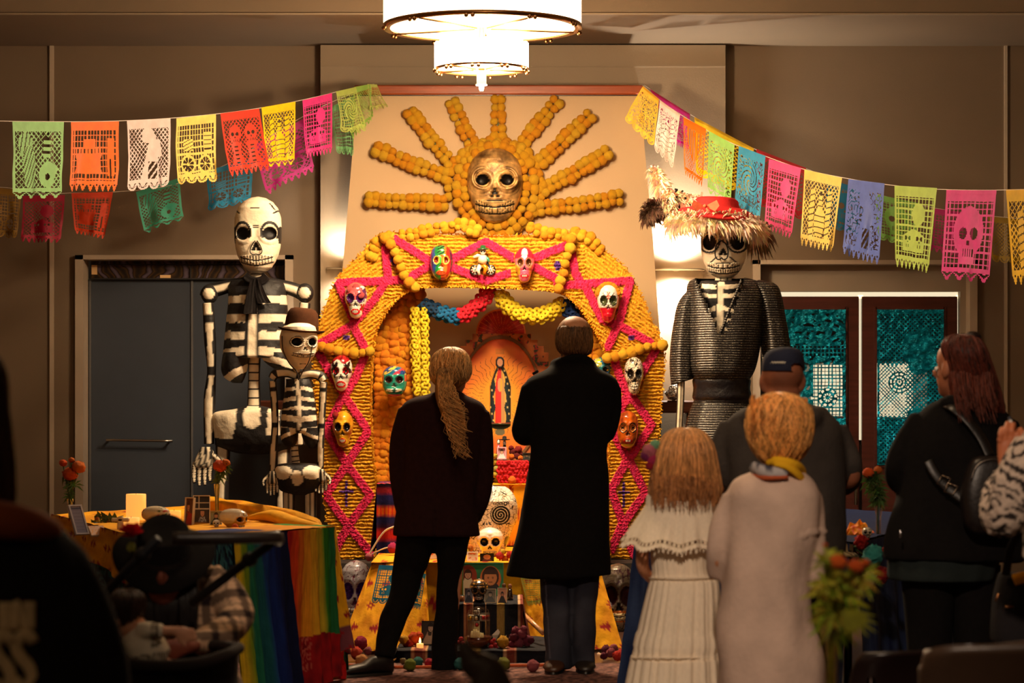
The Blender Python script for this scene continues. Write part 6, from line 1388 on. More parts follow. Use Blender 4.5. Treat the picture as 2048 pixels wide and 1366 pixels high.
# --- person at the right edge with the raised hand
def edge():
 d = 7.5; t = thing('person', 'person in black and white streaked fleece raising a hand at the right edge', 'person', P(2170, HY + CH * F / d, d))
 b = MB(SKIN2); T = head_geo(b, 2150, 640, 800, 104, d, yaw=.5); b.tube(curP([(2150, 770), (2150, 850)], 5, d), .06, 12); torso_body(b, 2030, 2290, 860, 1150, d + .03)
 limb(b, [(2060, 900), (2010, 1030, d - .05), (2018, 950, d + .16)], d, [.05, .045, .026]); limb(b, [(2270, 900), (2290, 1030), (2240, 1100, d + .2)], d, [.05, .045, .03])
 limb(b, [(2110, 1150), (2110, 1400), (2110, 1640)], d, [.10, .07, .05]); limb(b, [(2220, 1150), (2220, 1400), (2220, 1640)], d, [.10, .07, .05])
 fingers(b, P(2240, 1100, d + .2), (-1, .3, 0), (0, 0, 1))
 w0 = P(2010, 935, d + .14); b.tube([P(2018, 985, d + .12), w0], [.030, .026], 12)
 # raised hand, back of the hand to the camera, fingers closed round a pen
 hb = MB(); R = []
 for y, x0, x1, h in ((975, 2004, 2026, .017), (938, 1998, 2022, .017), (915, 1995, 2030, .017), (890, 1994, 2037, .017), (874, 1996, 2040, .013)):
  c = P((x0 + x1) / 2, y, d + .14); r = L((x1 - x0) / 2, d); R.append([c + Vector((r * cos(2 * pi * j / 18), h * sin(2 * pi * j / 18), 0)) for j in range(18)])
 hb.rings(R)
 for x, y, l in ((2000, 878, 20), (2011.5, 873, 27), (2023, 873, 25), (2034, 879, 18)):
  hb.tube(curP([(x, y + 8, d + .14), (x + 1, y - l * .5, d + .128), (x + 4, y - l, d + .150), (x + 5, y - l + 10, d + .182)], 12), [.0085] * 4 + [.0082] * 4 + [.0072] * 4, 10)
  hb.ball(P(x + 1, y - l * .48, d + .128), .0092, 10, 8); hb.ball(P(x, y + 2, d + .133), .010, 10, 8)
 hb.tube(curP([(2030, 915, d + .13), (2044, 896, d + .118), (2047, 874, d + .125), (2040, 856, d + .15)], 10), [.0125] * 4 + [.010] * 3 + [.009, .0085, .007], 10)
 hm = hb.mesh('hand', 'skin', True, WO[t.name], remesh=.0034, sm=3, colfn=lambda v: rgb(196, 116, 76))
 bo = b.build('body', 'skin', t, remesh=.008, sm=2, colfn=lambda v: rgb(196, 116, 76)); bm = bmesh.new(); bm.from_mesh(bo.data); bm.from_mesh(hm); bm.to_mesh(bo.data); bm.free(); face_parts(T, L(104, d), L(160, d), t)
 hairshell('hair', [(630, 2130, 2170, .06), (650, 2096, 2206, .22), (700, 2086, 2214, .28), (780, 2090, 2212, .24), (840, 2100, 2206, .16)], d - .03, rgb(50, 34, 26), rgb(20, 14, 12), t)
 pn = thing('pen', 'slim white pen held in the raised hand at the right edge', 'pen', P(2022, 850, d + .14)); m = MB(rgb(220, 215, 205)); m.tube([P(2020, 838, d + .15), P(2030, 875, d + .17)], .005, 8); m.build('barrel', 'plain', pn); m = MB(rgb(60, 60, 70)); m.tube([P(2019, 834, d + .149), P(2020.2, 839, d + .15)], .0052, 8); m.build('tip', 'plain', pn)
 j = MB(); ptaper(j, [(2068, 900, d - .02), (2040, 960, d - .08), (2010, 1030, d - .06), (2000, 1010, d + .03), (2008, 960, d + .12), (2012, 948, d + .13)], d, [48, 50, 44, 40, 26, 17], 18)
 vloft(j, [(830, 2110, 2190, .2), (850, 2060, 2250, .26), (900, 2040, 2290, .32), (1050, 2044, 2280, .34), (1120, 2044, 2284, .34)], d, 40, 30, .9)
 def tig(v):
  q = sin(nz((v.x * 7, v.y * 7, v.z * 5)) * 9 + v.x * 70 + v.z * 150 + 8 * nz((v.x * 22, v.y * 20, v.z * 16))); k = nz((v.x * 60, v.y * 60, v.z * 34))
  return rgb(46, 38, 36) if q + k * 1.6 > .35 else rgb(196, 176, 160)
 j.build('fleece', 'cloth', t, remesh=.0065, sm=2, colfn=tig, dispfn=lambda p, n: .006 * nz(p, 60) + .01 * nz(p, 8))
 tr = MB(BLK); ptaper(tr, [(2115, 1100), (2110, 1400), (2110, 1650)], d, [62, 50, 40]); ptaper(tr, [(2215, 1100), (2220, 1400), (2220, 1650)], d, [62, 50, 40]); tr.build('trousers', 'wool', t)
 for x in (2110, 2220): shoe('shoe', (x, 1490, d - .1), (x, 1490, d + .16), d, .05, (.02, .015, .015), t)
 g = thing('tote_bag', 'black bag with metal clips and a yellow cloth inside, right edge', 'bag', P(2050, 1290, 8.0)); d = 8.0
 m = MB((.012, .010, .012)); vloft(m, [(1146, 2000, 2120, .10), (1160, 1996, 2126, .16), (1200, 1988, 2132, .20), (1270, 1984, 2136, .22), (1288, 1990, 2130, .20), (1292, 2000, 2120, .14)], d, 40, 24, .6); m.build('bag_body', 'cloth', g)
 m = MB((.012, .010, .012)); m.tube(curP([(2012, 1150, d - .06), (2022, 1095, d - .08), (2050, 1060, d - .09), (2085, 1095, d - .08), (2100, 1150, d - .06)], 20), .014, 8, flat=.4); m.build('handle', 'cloth', g)
 m = MB(rgb(170, 120, 80)); m.box(P(2010, 1212, d - .112), P(2028, 1216, d - .112) + Vector((0, .006, 0)), bev=.002); m.tube([P(1991, 1203, d - .09), P(1998, 1188, d - .09)], .004, 6); m.build('clip', 'metal', g)
 m = MB(rgb(232, 160, 20)); m.tube(curP([(2028, 1160, d - .085), (2050, 1155, d - .10), (2080, 1156, d - .10)], 8), .02, 8, flat=.5); m.build('yellow_lining', 'cloth', g)
edge()
# --- person in the foreground at the left, back of a printed black shirt
def printed():
 d = 4.7; t = thing('person', 'out-of-focus person in black shirt with pale lettering, lower left corner', 'person', P(-60, HY + CH * F / d, d))
 b = MB(SKIN2); T = head_geo(b, -110, 690, 960, 165, d, yaw=.2); b.tube(curP([(-100, 930), (-80, 1070)], 5, d), .062, 14); torso_body(b, -300, 180, 1090, 1480, d + .03)
 limb(b, [(118, 1118), (196, 1300), (190, 1480, d + .05)], d, [.055, .045, .035]); limb(b, [(-270, 1110), (-310, 1330), (-260, 1500, d + .2)], d, [.055, .045, .035])
 limb(b, [(-160, 1480), (-160, 1500, d + .2), (-160, 2150, d + .3)], d, [.10, .08, .05]); limb(b, [(50, 1480), (50, 1500, d + .2), (50, 2150, d + .3)], d, [.10, .08, .05])
 b.build('body', 'skin', t, remesh=.012, sm=2, colfn=lambda v: SKIN2); face_parts(T, L(165, d), L(270, d), t)
 c1, c2 = rgb(70, 40, 26), rgb(24, 14, 10)
 hairshell('hair', [(670, -140, -80, .05), (690, -190, -30, .16), (740, -215, 5, .24), (820, -220, 12, .25), (920, -215, 22, .22), (1000, -190, 24, .16), (1050, -160, 8, .08)], d - .02, c1, c2, t)
 j = MB(); vloft(j, [(1020, -180, 60, .14), (1045, -230, 110, .20), (1075, -270, 142, .24), (1120, -300, 165, .28), (1200, -310, 190, .31), (1300, -316, 225, .33), (1400, -320, 250, .34), (1520, -320, 260, .34)], d, 50, 50, .88)
 ptaper(j, [(120, 1110), (170, 1190), (205, 1300), (222, 1420), (200, 1500, d + .1)], d, [48, 50, 50, 46, 44]); ptaper(j, [(-260, 1110), (-310, 1300), (-300, 1480, d + .1)], d, [48, 50, 44])
 j.build('shirt', 'cloth', t, remesh=.014, sm=3, colfn=lambda v: (.009, .007, .007), dispfn=fold(.7, .016, 4))
 c = MB(rgb(150, 76, 40)); K = curP([(-230, 1060, d + .02), (-120, 1040, d - .09), (-20, 1040, d - .12), (50, 1048, d - .11), (105, 1062, d - .03)], 20); c.tube(K, [.022 + .016 * sin(i / 19 * pi) for i in range(20)], 12); c.build('rim_glow_roll', 'cloth', t)  # rust roll added as the orange rim light on the shoulder
 # lettering on the back, tall stretched capitals
 m = mat('shirt_print', .8, vary=.2, vscale=30, col=rgb(240, 214, 168))
 lt = MB((.3, .25, .2)); th = .0065
 def stroke(pts): 
  K = []
  for x, y in (curve(pts, 16) if len(pts) > 2 else curve(pts, 6)):
   K.append(P(x, y, d) + Vector((0, -.172 + .00000095 * (x + 40) ** 2, 0)))
  lt.tube(K, .012, 8, flat=.25, up=(0, 1, 0))
 def letter(ch, x, y, w_, h):
  g = {'A': [[(0, 1), (.5, 0), (1, 1)], [(.2, .65), (.8, .65)]], 'I': [[(.5, 0), (.5, 1)]], 'N': [[(0, 1), (0, 0)], [(0, 0), (1, 1)], [(1, 1), (1, 0)]], 'E': [[(1, 0), (0, 0)], [(0, 0), (0, 1)], [(0, 1), (1, 1)], [(0, .5), (.8, .5)]],
   'S': [[(1, .16), (.75, .0), (.3, .02), (.05, .2), (.3, .42), (.7, .58), (.98, .8), (.7, .99), (.25, 1), (0, .84)]]}[ch]
  for s in g: stroke([(x + a * w_, y + b * h) for a, b in s])
 for ch, x, w_ in (('A', -24, 38), ('I', 32, 24), ('N', 60, 30)): letter(ch, x, 1190, w_, 54)
 for ch, x, w_ in (('E', -28, 38), ('S', 24, 34), ('S', 64, 34)): letter(ch, x, 1254, w_, 100)
 lt.build('lettering', m, t)
 st = thing('seat', 'dark wooden stool under the person with the lettered shirt', 'stool', (P(-60, 0, d).x, d, 0))
 s = MB(rgb(30, 20, 16)); s.lathe((P(-60, 0, d).x, d + .03, .46), [(.02, 0), (.2, .0), (.21, .02), (.2, .04), (.02, .04)], 24); s.build('seat_top', 'wood', st)
 for a in range(4):
  x = P(-60, 0, d).x + .14 * cos(a * pi / 2 + .8); y = d + .03 + .14 * sin(a * pi / 2 + .8); s = MB(rgb(30, 20, 16)); s.tube([(x * 1.0, y, .46), (x, y, 0)], .016, 8); s.build('leg', 'wood', st)
printed()
# --- woman with the wide black hat bending over the pushchair
def hatwoman():
 d = 7.4; t = thing('person', 'woman in wide black hat and cream plaid shirt bending over the pushchair', 'person', P(370, HY + CH * F / d, d))
 b = MB(SKIN2)
 c = P(332, 1135, d - .06); b.ball(c + Vector((0, .02, .0)), (.078, .095, .10), 18, 14); b.ball(c + Vector((0, -.05, -.055)), (.052, .05, .06), 14, 10); b.ball(c + Vector((0, -.105, -.02)), (.012, .018, .02), 8, 6)
 b.tube([c + Vector((0, .03, -.05)), P(350, 1180, d + .06)], [.05, .055], 12)
 vloft(b, [(1150, 300, 410, .16), (1190, 285, 435, .2), (1290, 300, 430, .2), (1400, 300, 440, .22)], d + .06, 22, 16, 1)
 limb(b, [(425, 1160, d + .05), (478, 1235, d - .03), (395, 1288, d - .28), (362, 1296, d - .34)], d, [.045, .04, .03, .024]); limb(b, [(285, 1170, d + .05), (255, 1240), (300, 1290, d - .25)], d, [.045, .04, .026])
 fingers(b, P(366, 1294, d - .33), (-1, -.3, -.25), (0, -.2, 1), .95)
 limb(b, [(330, 1400, d + .05), (340, 1480, d - .2), (340, 1650, d)], d, [.09, .08, .05]); limb(b, [(410, 1400, d + .05), (420, 1480, d - .2), (420, 1650, d)], d, [.09, .08, .05])
 b.build('body', 'skin', t, remesh=.009, sm=2, colfn=lambda v: rgb(150, 84, 66))
 for s in (-1, 1): e = MB((.02, .015, .015)); e.ball(c + Vector((s * .03, -.078, .0)), (.010, .004, .002), 8, 6); e.build('eyelid', 'skin', t)
 m_ = MB(rgb(140, 50, 50)); m_.tube([c + Vector((-.02, -.088, -.055)), c + Vector((0, -.098, -.058)), c + Vector((.02, -.088, -.055))], .006, 6); m_.build('mouth', 'skin', t)
 h = MB((.012, .009, .009))
 for i in range(46):
  a = i / 45; x0 = 290 + 84 * a; rr = random.Random(i); x1 = x0 + (a - .5) * 40 + rr.uniform(-6, 6)
  h.tube(curP([(x0, 1118, d - .02 - .06 * sin(pi * a)), (x0 + (a - .5) * 26, 1150, d - .08), (x1, 1200, d - .12), (x1 + rr.uniform(-8, 8), 1262 + rr.uniform(-14, 14), d - .13)], 12), [.012, .013, .014, .014, .014, .013, .012, .011, .010, .008, .006, .003], 6)
 vloft(h, [(1100, 300, 364, .16), (1130, 288, 378, .2), (1180, 292, 384, .16), (1230, 300, 380, .1)], d + .05, 24, 14, 1); h.build('hair', 'hair', t)
 hc = P(328, 1112, d - .05); HB = Matrix.Rotation(.58, 3, 'X') @ Matrix.Rotation(.06, 3, 'Y'); H = MB((.012, .010, .010))
 def hr(rx, ry, z, n=56, w=0): return [hc + HB @ Vector((rx * cos(2 * pi * j / n), ry * sin(2 * pi * j / n), z + w * cos(4 * pi * j / n))) for j in range(n)]
 H.rings([hr(.075, .09, -.01), hr(.135, .145, -.006, w=.01), hr(.155, .165, -.002, w=.016), hr(.156, .166, .004, w=.016), hr(.10, .115, .008), hr(.084, .098, .02), hr(.079, .092, .085), hr(.070, .082, .098), hr(.045, .06, .088), hr(.01, .02, .082)]); H.build('hat', 'wool', t)
 bd = MB((.03, .024, .024)); bd.rings([hr(.087, .101, .012), hr(.084, .098, .036)], cap=False); bd.build('hat_band', 'leather', t)
 f = thing('hat_flower', 'red artificial flower on the black hat', 'flower', P(262, 1074, d - .1))
 rnd = random.Random(2)
 pm = MB(rgb(224, 14, 20)); pm.grid(lambda u, v: Vector(((u - .5) * (.5 + v) * .9, .15 * sin(u * 9) * v, v)), 5, 4); pme = pm.mesh('petal', 'tissue')
 for i in range(26):
  a = rnd.uniform(0, 6.28); b2 = rnd.uniform(-.2, 1.3); inst('petal', pme, P(262, 1073, d - .16), f, (b2, rnd.uniform(-.4, .4), a), .038 * rnd.uniform(.7, 1.05))
 for k in range(2): g = MB(rgb(150, 150, 50)); g.tube(curP([(264, 1085, d - .16), (258 + 8 * k, 1096, d - .17), (262 + 6 * k, 1104, d - .17)], 6), [.006, .009, .01, .009, .006, .002], 6, flat=.3); g.build('leaf', 'leaf', f)
 j = MB(); vloft(j, [(1120, 318, 400, .12), (1138, 290, 432, .2), (1165, 278, 450, .25), (1230, 280, 452, .27), (1320, 300, 470, .28), (1420, 296, 512, .30)], d + .06, 40, 40, .9)
 ptaper(j, [(420, 1155, d + .03), (452, 1185, d), (470, 1232, d - .05), (448, 1264, d - .14), (405, 1282, d - .25), (378, 1292, d - .31)], d, [34, 36, 34, 30, 24, 17], 18); ptaper(j, [(292, 1160, d + .03), (262, 1200), (262, 1240, d - .1), (296, 1285, d - .22)], d, [30, 28, 24, 18], 16)
 CRm, DK = rgb(226, 186, 150), rgb(40, 28, 30)
 def plaid(v):
  q = v.x * .8 + v.y * .6 + .02 * nz(v, 6); r = v.z + .3 * v.y - .2 * v.x + .02 * nz((v.z, v.x, v.y), 6); a = (q / .085) % 1; b3 = (r / .085) % 1
  s1, s2 = a < .36, b3 < .36
  if s1 and s2: return DK
  if s1 or s2: return mixc(DK, CRm, .22)
  if abs(a - .68) < .035 or abs(b3 - .68) < .035: return mixc(DK, CRm, .45)
  return CRm
 j.build('plaid_shirt', 'cloth', t, remesh=.008, sm=2, colfn=plaid, dispfn=fold(1.3, .016, 7))
 tr = MB(BLK); ptaper(tr, [(330, 1380, d + .06), (340, 1480, d - .15), (340, 1660, d)], d, [60, 54, 40]); ptaper(tr, [(420, 1380, d + .06), (430, 1480, d - .15), (430, 1660, d)], d, [60, 54, 40]); tr.build('trousers', 'wool', t)
 for x in (340, 428): shoe('shoe', (x, 1500, d + .08), (x, 1500, d - .14), d, .045, (.02, .015, .015), t)
hatwoman()
def baby():
 d = 6.95; t = thing('baby', 'baby in white shirt with gingham trim lying in the pushchair', 'person', P(270, 1330, d))
 b = MB(SKIN); b.ball(P(252, 1222, d), (.050, .055, .056), 18, 14); b.ball(P(262, 1252, d), (.04, .045, .04), 14, 10); b.ball(P(235, 1240, d - .045), (.010, .010, .020), 10, 8); b.ball(P(285, 1246, d + .02), (.012, .012, .01), 8, 6)
 b.tube(curP([(258, 1250, d), (272, 1275, d)], 4), .03, 10); b.tube(curP([(262, 1262, d), (290, 1300, d), (318, 1330, d + .05)], 8), [.03, .034, .04, .042, .045, .045, .04, .03], 14)
 limb(b, [(290, 1262, d - .02), (318, 1262, d - .05), (345, 1262, d - .04)], d, [.024, .024, .018]); fingers(b, P(345, 1262, d - .04), (1, 0, -.2), (0, 0, 1), .5)
 limb(b, [(305, 1325, d), (370, 1345, d), (410, 1350, d)], d, [.04, .035, .025]); limb(b, [(305, 1335, d + .08), (370, 1350, d + .08), (410, 1355, d + .08)], d, [.04, .035, .025])
 b.build('body', 'skin', t, remesh=.006, sm=2, colfn=lambda v: rgb(224, 160, 124))
 e = MB((.02, .015, .01)); e.ball(P(283, 1226, d - .02), .006, 8, 6); e.build('eye', 'glaze', t)
 hairshell('hair', [(1178, 242, 262, .04), (1183, 226, 276, .09), (1196, 214, 288, .13), (1220, 210, 288, .14), (1240, 216, 280, .12), (1256, 232, 272, .07)], d + .01, rgb(60, 36, 24), rgb(26, 16, 12), t, cut=lambda c: c.y < d + .01 and c.z < P(0, 1226, d).z and c.x < P(246, 0, d).x)
 WS = rgb(240, 226, 200); s = MB(WS); ptaper(s, [(256, 1262, d), (272, 1275, d), (292, 1296, d), (310, 1318, d + .02)], d, [22, 34, 40, 40], 20); ptaper(s, [(282, 1262, d - .03), (304, 1260, d - .05), (326, 1262, d - .05)], d, [17, 18, 15], 14)
 def gi(v):
  x, y = px_of(v, d)
  if 308 < x < 324 and y < 1290 or y > 1306 + (330 - x) * .16 - 6:
   return rgb(80, 70, 60) if (x % 4 < 2) ^ (y % 4 < 2) else rgb(210, 195, 170)
  return WS
 s.build('romper', 'cloth', t, remesh=.006, sm=2, colfn=gi, dispfn=fold(3, .007, 2))
 d = 6.9; p = thing('pushchair', 'dark pushchair with padded handle bar in front of the hat woman', 'pushchair', P(350, HY + CH * F / d, d)); DK = rgb(36, 34, 44)
 m = MB((.03, .02, .016)); m.tube(curP([(345, 1077, d - .12), (450, 1076, d - .10), (540, 1074, d - .06), (555, 1076, d - .03), (556, 1080, d)], 24), .0185, 14); m.build('handle_bar', 'leather', p)
 for a, b_, nm in (((548, 1082, d - .02), (384, 1206, d + .12), 'right_tube'), ((316, 1078, d - .1), (205, 1192, d - .02), 'left_tube')):
  m = MB(rgb(22, 24, 36)); m.tube([P(*a), P(*b_)], .0135, 12); m.build('frame_tube', 'plain', p)
  q = [a[i] * .70 + b_[i] * .30 if nm == 'right_tube' else a[i] * .72 + b_[i] * .28 for i in range(3)]; m = MB(rgb(30, 28, 32)); cq = P(*q); m.ball(cq, (.024, .022, .022), 12, 8); m.build('joint', 'plain', p)
 m = MB((.022, .015, .013)); m.tube(curP([(236, 1300, d - .12), (260, 1326, d - .2), (330, 1332, d - .24), (400, 1326, d - .22), (452, 1310, d - .14), (478, 1296, d)], 24), .017, 10); m.tube(curP([(478, 1296, d), (440, 1290, d + .2), (330, 1290, d + .3), (240, 1290, d + .15), (236, 1300, d - .12)], 20), .014, 8); m.build('basket_rim', 'cloth', p)
 m = MB((.008, .006, .006)); R = []
 for z, k in ((0, 1), (-.12, .97), (-.22, .85), (-.25, .6)):
  c = P(357, 1312, d + .04); R.append([c + Vector((L(120, d) * k * cos(2 * pi * j / 30), .26 * k * sin(2 * pi * j / 30), z + .0)) for j in range(30)])
 m.rings(R, cap=False); m.add(R[-1], [tuple(range(30))]); m.build('basket', 'cloth', p)
 for x, y0 in ((250, d - .2), (460, d - .2), (250, d + .3), (460, d + .3)):
  cx_ = P(x, 0, d).x; m = MB((.01, .01, .01)); m.lathe((cx_, y0 - .02, .10), [(.07, 0), (.10, .004), (.10, .036), (.07, .04)], 22, axis='y'); m.build('wheel', 'leather', p)
  m = MB(rgb(60, 60, 66)); m.tube([(cx_, y0, .10), (P(357, 0, d).x + (.1 if x > 300 else -.1), d + .05, .40)], .012, 8); m.build('leg', 'metal', p)
baby()
# ---------------------------------------------------------------- side tables
def drape(top, bot, nu, nv, col, amp=.03, freq=9, seed=0, sag=0, nrm=None, p=1.3):
 """cloth hanging from a top polyline to a bottom polyline (world points), folds grow downwards"""
 T = curve([tuple(t) for t in top], nu + 1) if len(top) > 2 else [tuple(Vector(top[0]).lerp(Vector(top[1]), i / nu)) for i in range(nu + 1)]
 B = curve([tuple(t) for t in bot], nu + 1) if len(bot) > 2 else [tuple(Vector(bot[0]).lerp(Vector(bot[1]), i / nu)) for i in range(nu + 1)]
 mb = MB(); vs = []; cs = []
 for i in range(nv + 1):
  for j in range(nu + 1):
   u, v = j / nu, i / nv; q = Vector(T[j]).lerp(Vector(B[j]), v); n = Vector(nrm) if nrm else Vector((0, -1, 0))
   q = q + n * (amp * v ** p * (sin(u * freq * 2 * pi / 2 + seed + 1.5 * sin(u * 5 + seed)) + .5 * sin(u * freq * 2.3 + seed * 2)) + sag * sin(pi * v) + .006 * nz((u * 20, v * 9, seed)))
   vs.append(q); cs.append(col(u, v) if callable(col) else col)
 mb.add(vs, [(i * (nu + 1) + j, i * (nu + 1) + j + 1, (i + 1) * (nu + 1) + j + 1, (i + 1) * (nu + 1) + j) for i in range(nv) for j in range(nu)], cs); return mb
ZT = .75
YC, YC2 = rgb(236, 170, 22), rgb(206, 132, 12)
def flowerprint(u, v, su, sv, c=rgb(150, 20, 30), base=None):
 gx, gy = u * su, v * sv; cx_, cy_ = round(gx), round(gy); ox = .5 if cy_ % 2 else 0; dx, dy = gx - (round(gx - ox) + ox), gy - cy_
 r = math.hypot(dx, dy); return c if r < .17 + .07 * cos(6 * atan2(dy, dx)) and r > .04 else base
def table(A, B_, C_, D_, nm, label):
 t = thing(nm, label, 'table', (A + B_ + C_ + D_) / 4 * Vector((1, 1, 0)) if 0 else Vector(((A.x + D_.x) / 2, (A.y + D_.y) / 2, 0)))
 m = MB(rgb(120, 96, 70)); q = [A, B_, D_, C_]; vs = [Vector((p.x, p.y, ZT - .035)) for p in q] + [Vector((p.x, p.y, ZT - .006)) for p in q]
 m.add(vs, [(3, 2, 1, 0), (4, 5, 6, 7)] + [(i, (i + 1) % 4, (i + 1) % 4 + 4, i + 4) for i in range(4)]); m.build('tabletop', 'wood', t, False)
 c = Vector(((A.x + D_.x) / 2, (A.y + D_.y) / 2, 0))
 for p in q:
  b = Vector((p.x, p.y, 0)).lerp(c, .1); m = MB(rgb(60, 56, 52)); m.tube([b, b + Vector((0, 0, ZT - .03))], .018, 8); m.build('leg', 'metal', t)
 return t
def V3(x, y, z=ZT): return Vector((x, y, z))
A, B_, C_ = V3(-1.50, 10.3), V3(-.865, 11.4), V3(-2.40, 12.7); D_ = C_ + B_ - A
table(A, B_, C_, D_, 'folding_table', 'long table under yellow and rainbow cloths at the left')
nAB = Vector((B_.y - A.y, A.x - B_.x, 0)).normalized(); nAB = nAB if nAB.y < 0 else -nAB
nAC = Vector((C_.y - A.y, A.x - C_.x, 0)).normalized(); nAC = nAC if nAC.y < 0 else -nAC
t = thing('tablecloth', 'yellow cloth with small red flowers over the left table', 'tablecloth', V3((A.x + D_.x) / 2, (A.y + D_.y) / 2, .745), 'yellow tablecloths')
m = MB(); m.grid(lambda u, v: A.lerp(B_, u) + (C_ - A) * v + Vector((0, 0, .004 + .010 * abs(nz((u * 6, v * 12, 1))))), 30, 60, lambda u, v: flowerprint(u, v, 5, 11, base=mixc(YC, YC2, .4 + nz((u * 5, v * 9, 2)))) or YC); m.build('cloth_top', 'cloth', t)
e = .02
m = drape([A + nAC * e + V3(0, 0, .01), C_ + nAC * e + V3(0, 0, .01)] if 0 else [C_ + nAC * e + Vector((0, 0, .008)), A + nAC * e + Vector((0, 0, .008))],
  [C_ + nAC * .05 + Vector((0, 0, -.10)), C_.lerp(A, .35) + nAC * .06 + Vector((0, 0, -.13)), C_.lerp(A, .7) + nAC * .07 + Vector((0, 0, -.17)), A + nAC * .07 + Vector((0, 0, -.24))], 90, 16, lambda u, v: flowerprint(u, v, 9, 2, base=mixc(YC, YC2, .5 + nz((u * 9, v * 3, 2)))) or YC, .02, 9, 1, nrm=nAC); m.build('left_fall', 'cloth', t)
m = drape([B_ + Vector((-.03, -.02, .008)), B_ + Vector((.03, .06, .008)), B_ + Vector((-.03, .22, .008))], [B_ + Vector((.0, -.03, -.64)), B_ + Vector((.085, .02, -.56)), B_ + Vector((.05, .30, -.62))], 50, 50, lambda u, v: flowerprint(u, v, 3, 7, base=YC if v < .82 else rgb(120, 60, 70)) or YC, .05, 4, 2, nrm=(.7, -.7, 0)); m.build('corner_fall', 'cloth', t)
# wrinkled bunch of the cloth at the back of the table
m = MB(YC); K = curP([(378, 1024, 13.2), (418, 1014, 13.2), (470, 1026, 12.6), (520, 1034, 12.2), (580, 1042, 11.9), (640, 1050, 11.6)], 60); R = []
for i, k in enumerate(K):
 s = sin(pi * min(1, max(.0, i / 59))) ** .5; R.append([k + Vector((0, .10 * cos(2 * pi * j / 22), (.012 + .045 * s * (1 + .45 * sin(j * 2.1 + i * .15) + .3 * sin(j * 5.0 - i * .1))) * sin(2 * pi * j / 22))) for j in range(22)])
m.rings(R, lambda v: mixc(YC, YC2, .5 + nz(v, 9))); m.build('cloth_bunch', 'cloth', t)
for y0, y1, sd in ((1036, 1050, 1), (1042, 1052, 4)):
 m = MB(YC); m.tube(curP([(490 + sd * 8, y0, 12.0), (540 + sd * 4, y0 - 4, 11.9), (590, y1 - 4, 11.7), (648, y1 + 6, 11.45)], 30), [.01 + .022 * sin(pi * i / 29) for i in range(30)], 10, flat=1.5); m.build('cloth_fold', 'cloth', t)
# blue scroll cloth on the long side
BL1, BL2, BL3 = rgb(20, 36, 64), rgb(46, 96, 106), rgb(10, 16, 26)
def scroll(u, v):
 q = nz((u * 11, v * 3.2, 4)); r = nz((u * 30, v * 9, 7)); a = abs(sin(q * 16)); return BL3 if a < .3 else (BL2 if a > .8 or r > .35 else BL1)
t = thing('scroll_cloth', 'dark blue cloth with teal scrolling pattern hanging on the long left side', 'cloth', V3(-1.9, 11.4, .02))
drape([C_ + nAC * .012, A + nAC * .012], [C_ + nAC * .03 + Vector((0, 0, -.7)), A + nAC * .04 + Vector((0, 0, -.7))], 200, 70, scroll, .02, 16, 3, nrm=nAC).build('cloth_fall', 'cloth', t)
drape([A + nAB * .012, A.lerp(B_, .42) + nAB * .012], [A + nAB * .03 + Vector((0, 0, -.7)), A.lerp(B_, .42) + nAB * .04 + Vector((0, 0, -.7))], 80, 70, scroll, .02, 8, 3, nrm=nAB).build('end_fall', 'cloth', t)
# rainbow scarf
RB = [rgb(226, 190, 40), rgb(120, 150, 30), rgb(30, 110, 84), rgb(24, 90, 100), rgb(22, 60, 130), rgb(18, 40, 110), rgb(14, 26, 84), rgb(10, 18, 60)]
RR = [rgb(190, 30, 24), rgb(216, 66, 24), rgb(226, 110, 26), rgb(232, 150, 30), rgb(226, 166, 36), rgb(196, 170, 40), rgb(50, 130, 40), rgb(34, 110, 60)]
def stripes(pal, soft=.35):
 def f(u, v):
  x = (u + .012 * nz((u * 3, v * 4, 1))) * len(pal); i = max(0, min(len(pal) - 1, int(x))); q = x - i; c = pal[i]
  if q > 1 - soft and i < len(pal) - 1: c = mixc(pal[i], pal[i + 1], (q - 1 + soft) / soft)
  return mixc(c, tuple(k * .72 for k in c), .5 + nz((u * 90, v * 4, 3)))
 return f
t = thing('rainbow_scarf', 'rainbow striped scarf hanging over the end of the left table', 'scarf', B_ + Vector((0, 0, -.70)))
P0, P1, P2 = A.lerp(B_, .38), A.lerp(B_, .70), A.lerp(B_, 1.0)
drape([P0 + nAB * .03 + Vector((0, 0, .01)), P1 + nAB * .03 + Vector((0, 0, .012))], [P0 + nAB * .05 + Vector((.04, 0, -.72)), P1 + nAB * .08 + Vector((.03, 0, -.72))], 110, 70, stripes(RB), .028, 9, 5, nrm=nAB).build('blue_half', 'cloth', t)
def rr2(u, v):
 if v > .62 + .10 * u + .02 * sin(u * 7): 
  c = rgb(170, 20, 24); return mixc(c, rgb(200, 130, 110), .35) if abs(u - .35) < .12 and .66 < v < .9 and nz((u * 60, v * 40, 2)) > .1 else mixc(c, rgb(110, 10, 20), .5 + nz((u * 20, v * 10, 3)))
 return stripes(RR)(u, v)
drape([P1 + nAB * .035 + Vector((0, 0, .012)), P2 + nAB * .035 + Vector((0, 0, .012))], [P1 + nAB * .07 + Vector((-.09, 0, -.71)), P1.lerp(P2, .5) + nAB * .10 + Vector((-.04, 0, -.73)), P2 + nAB * .06 + Vector((.0, 0, -.68))], 130, 110, rr2, .022, 8, 2, nrm=nAB, p=1.0).build('red_half', 'cloth', t)
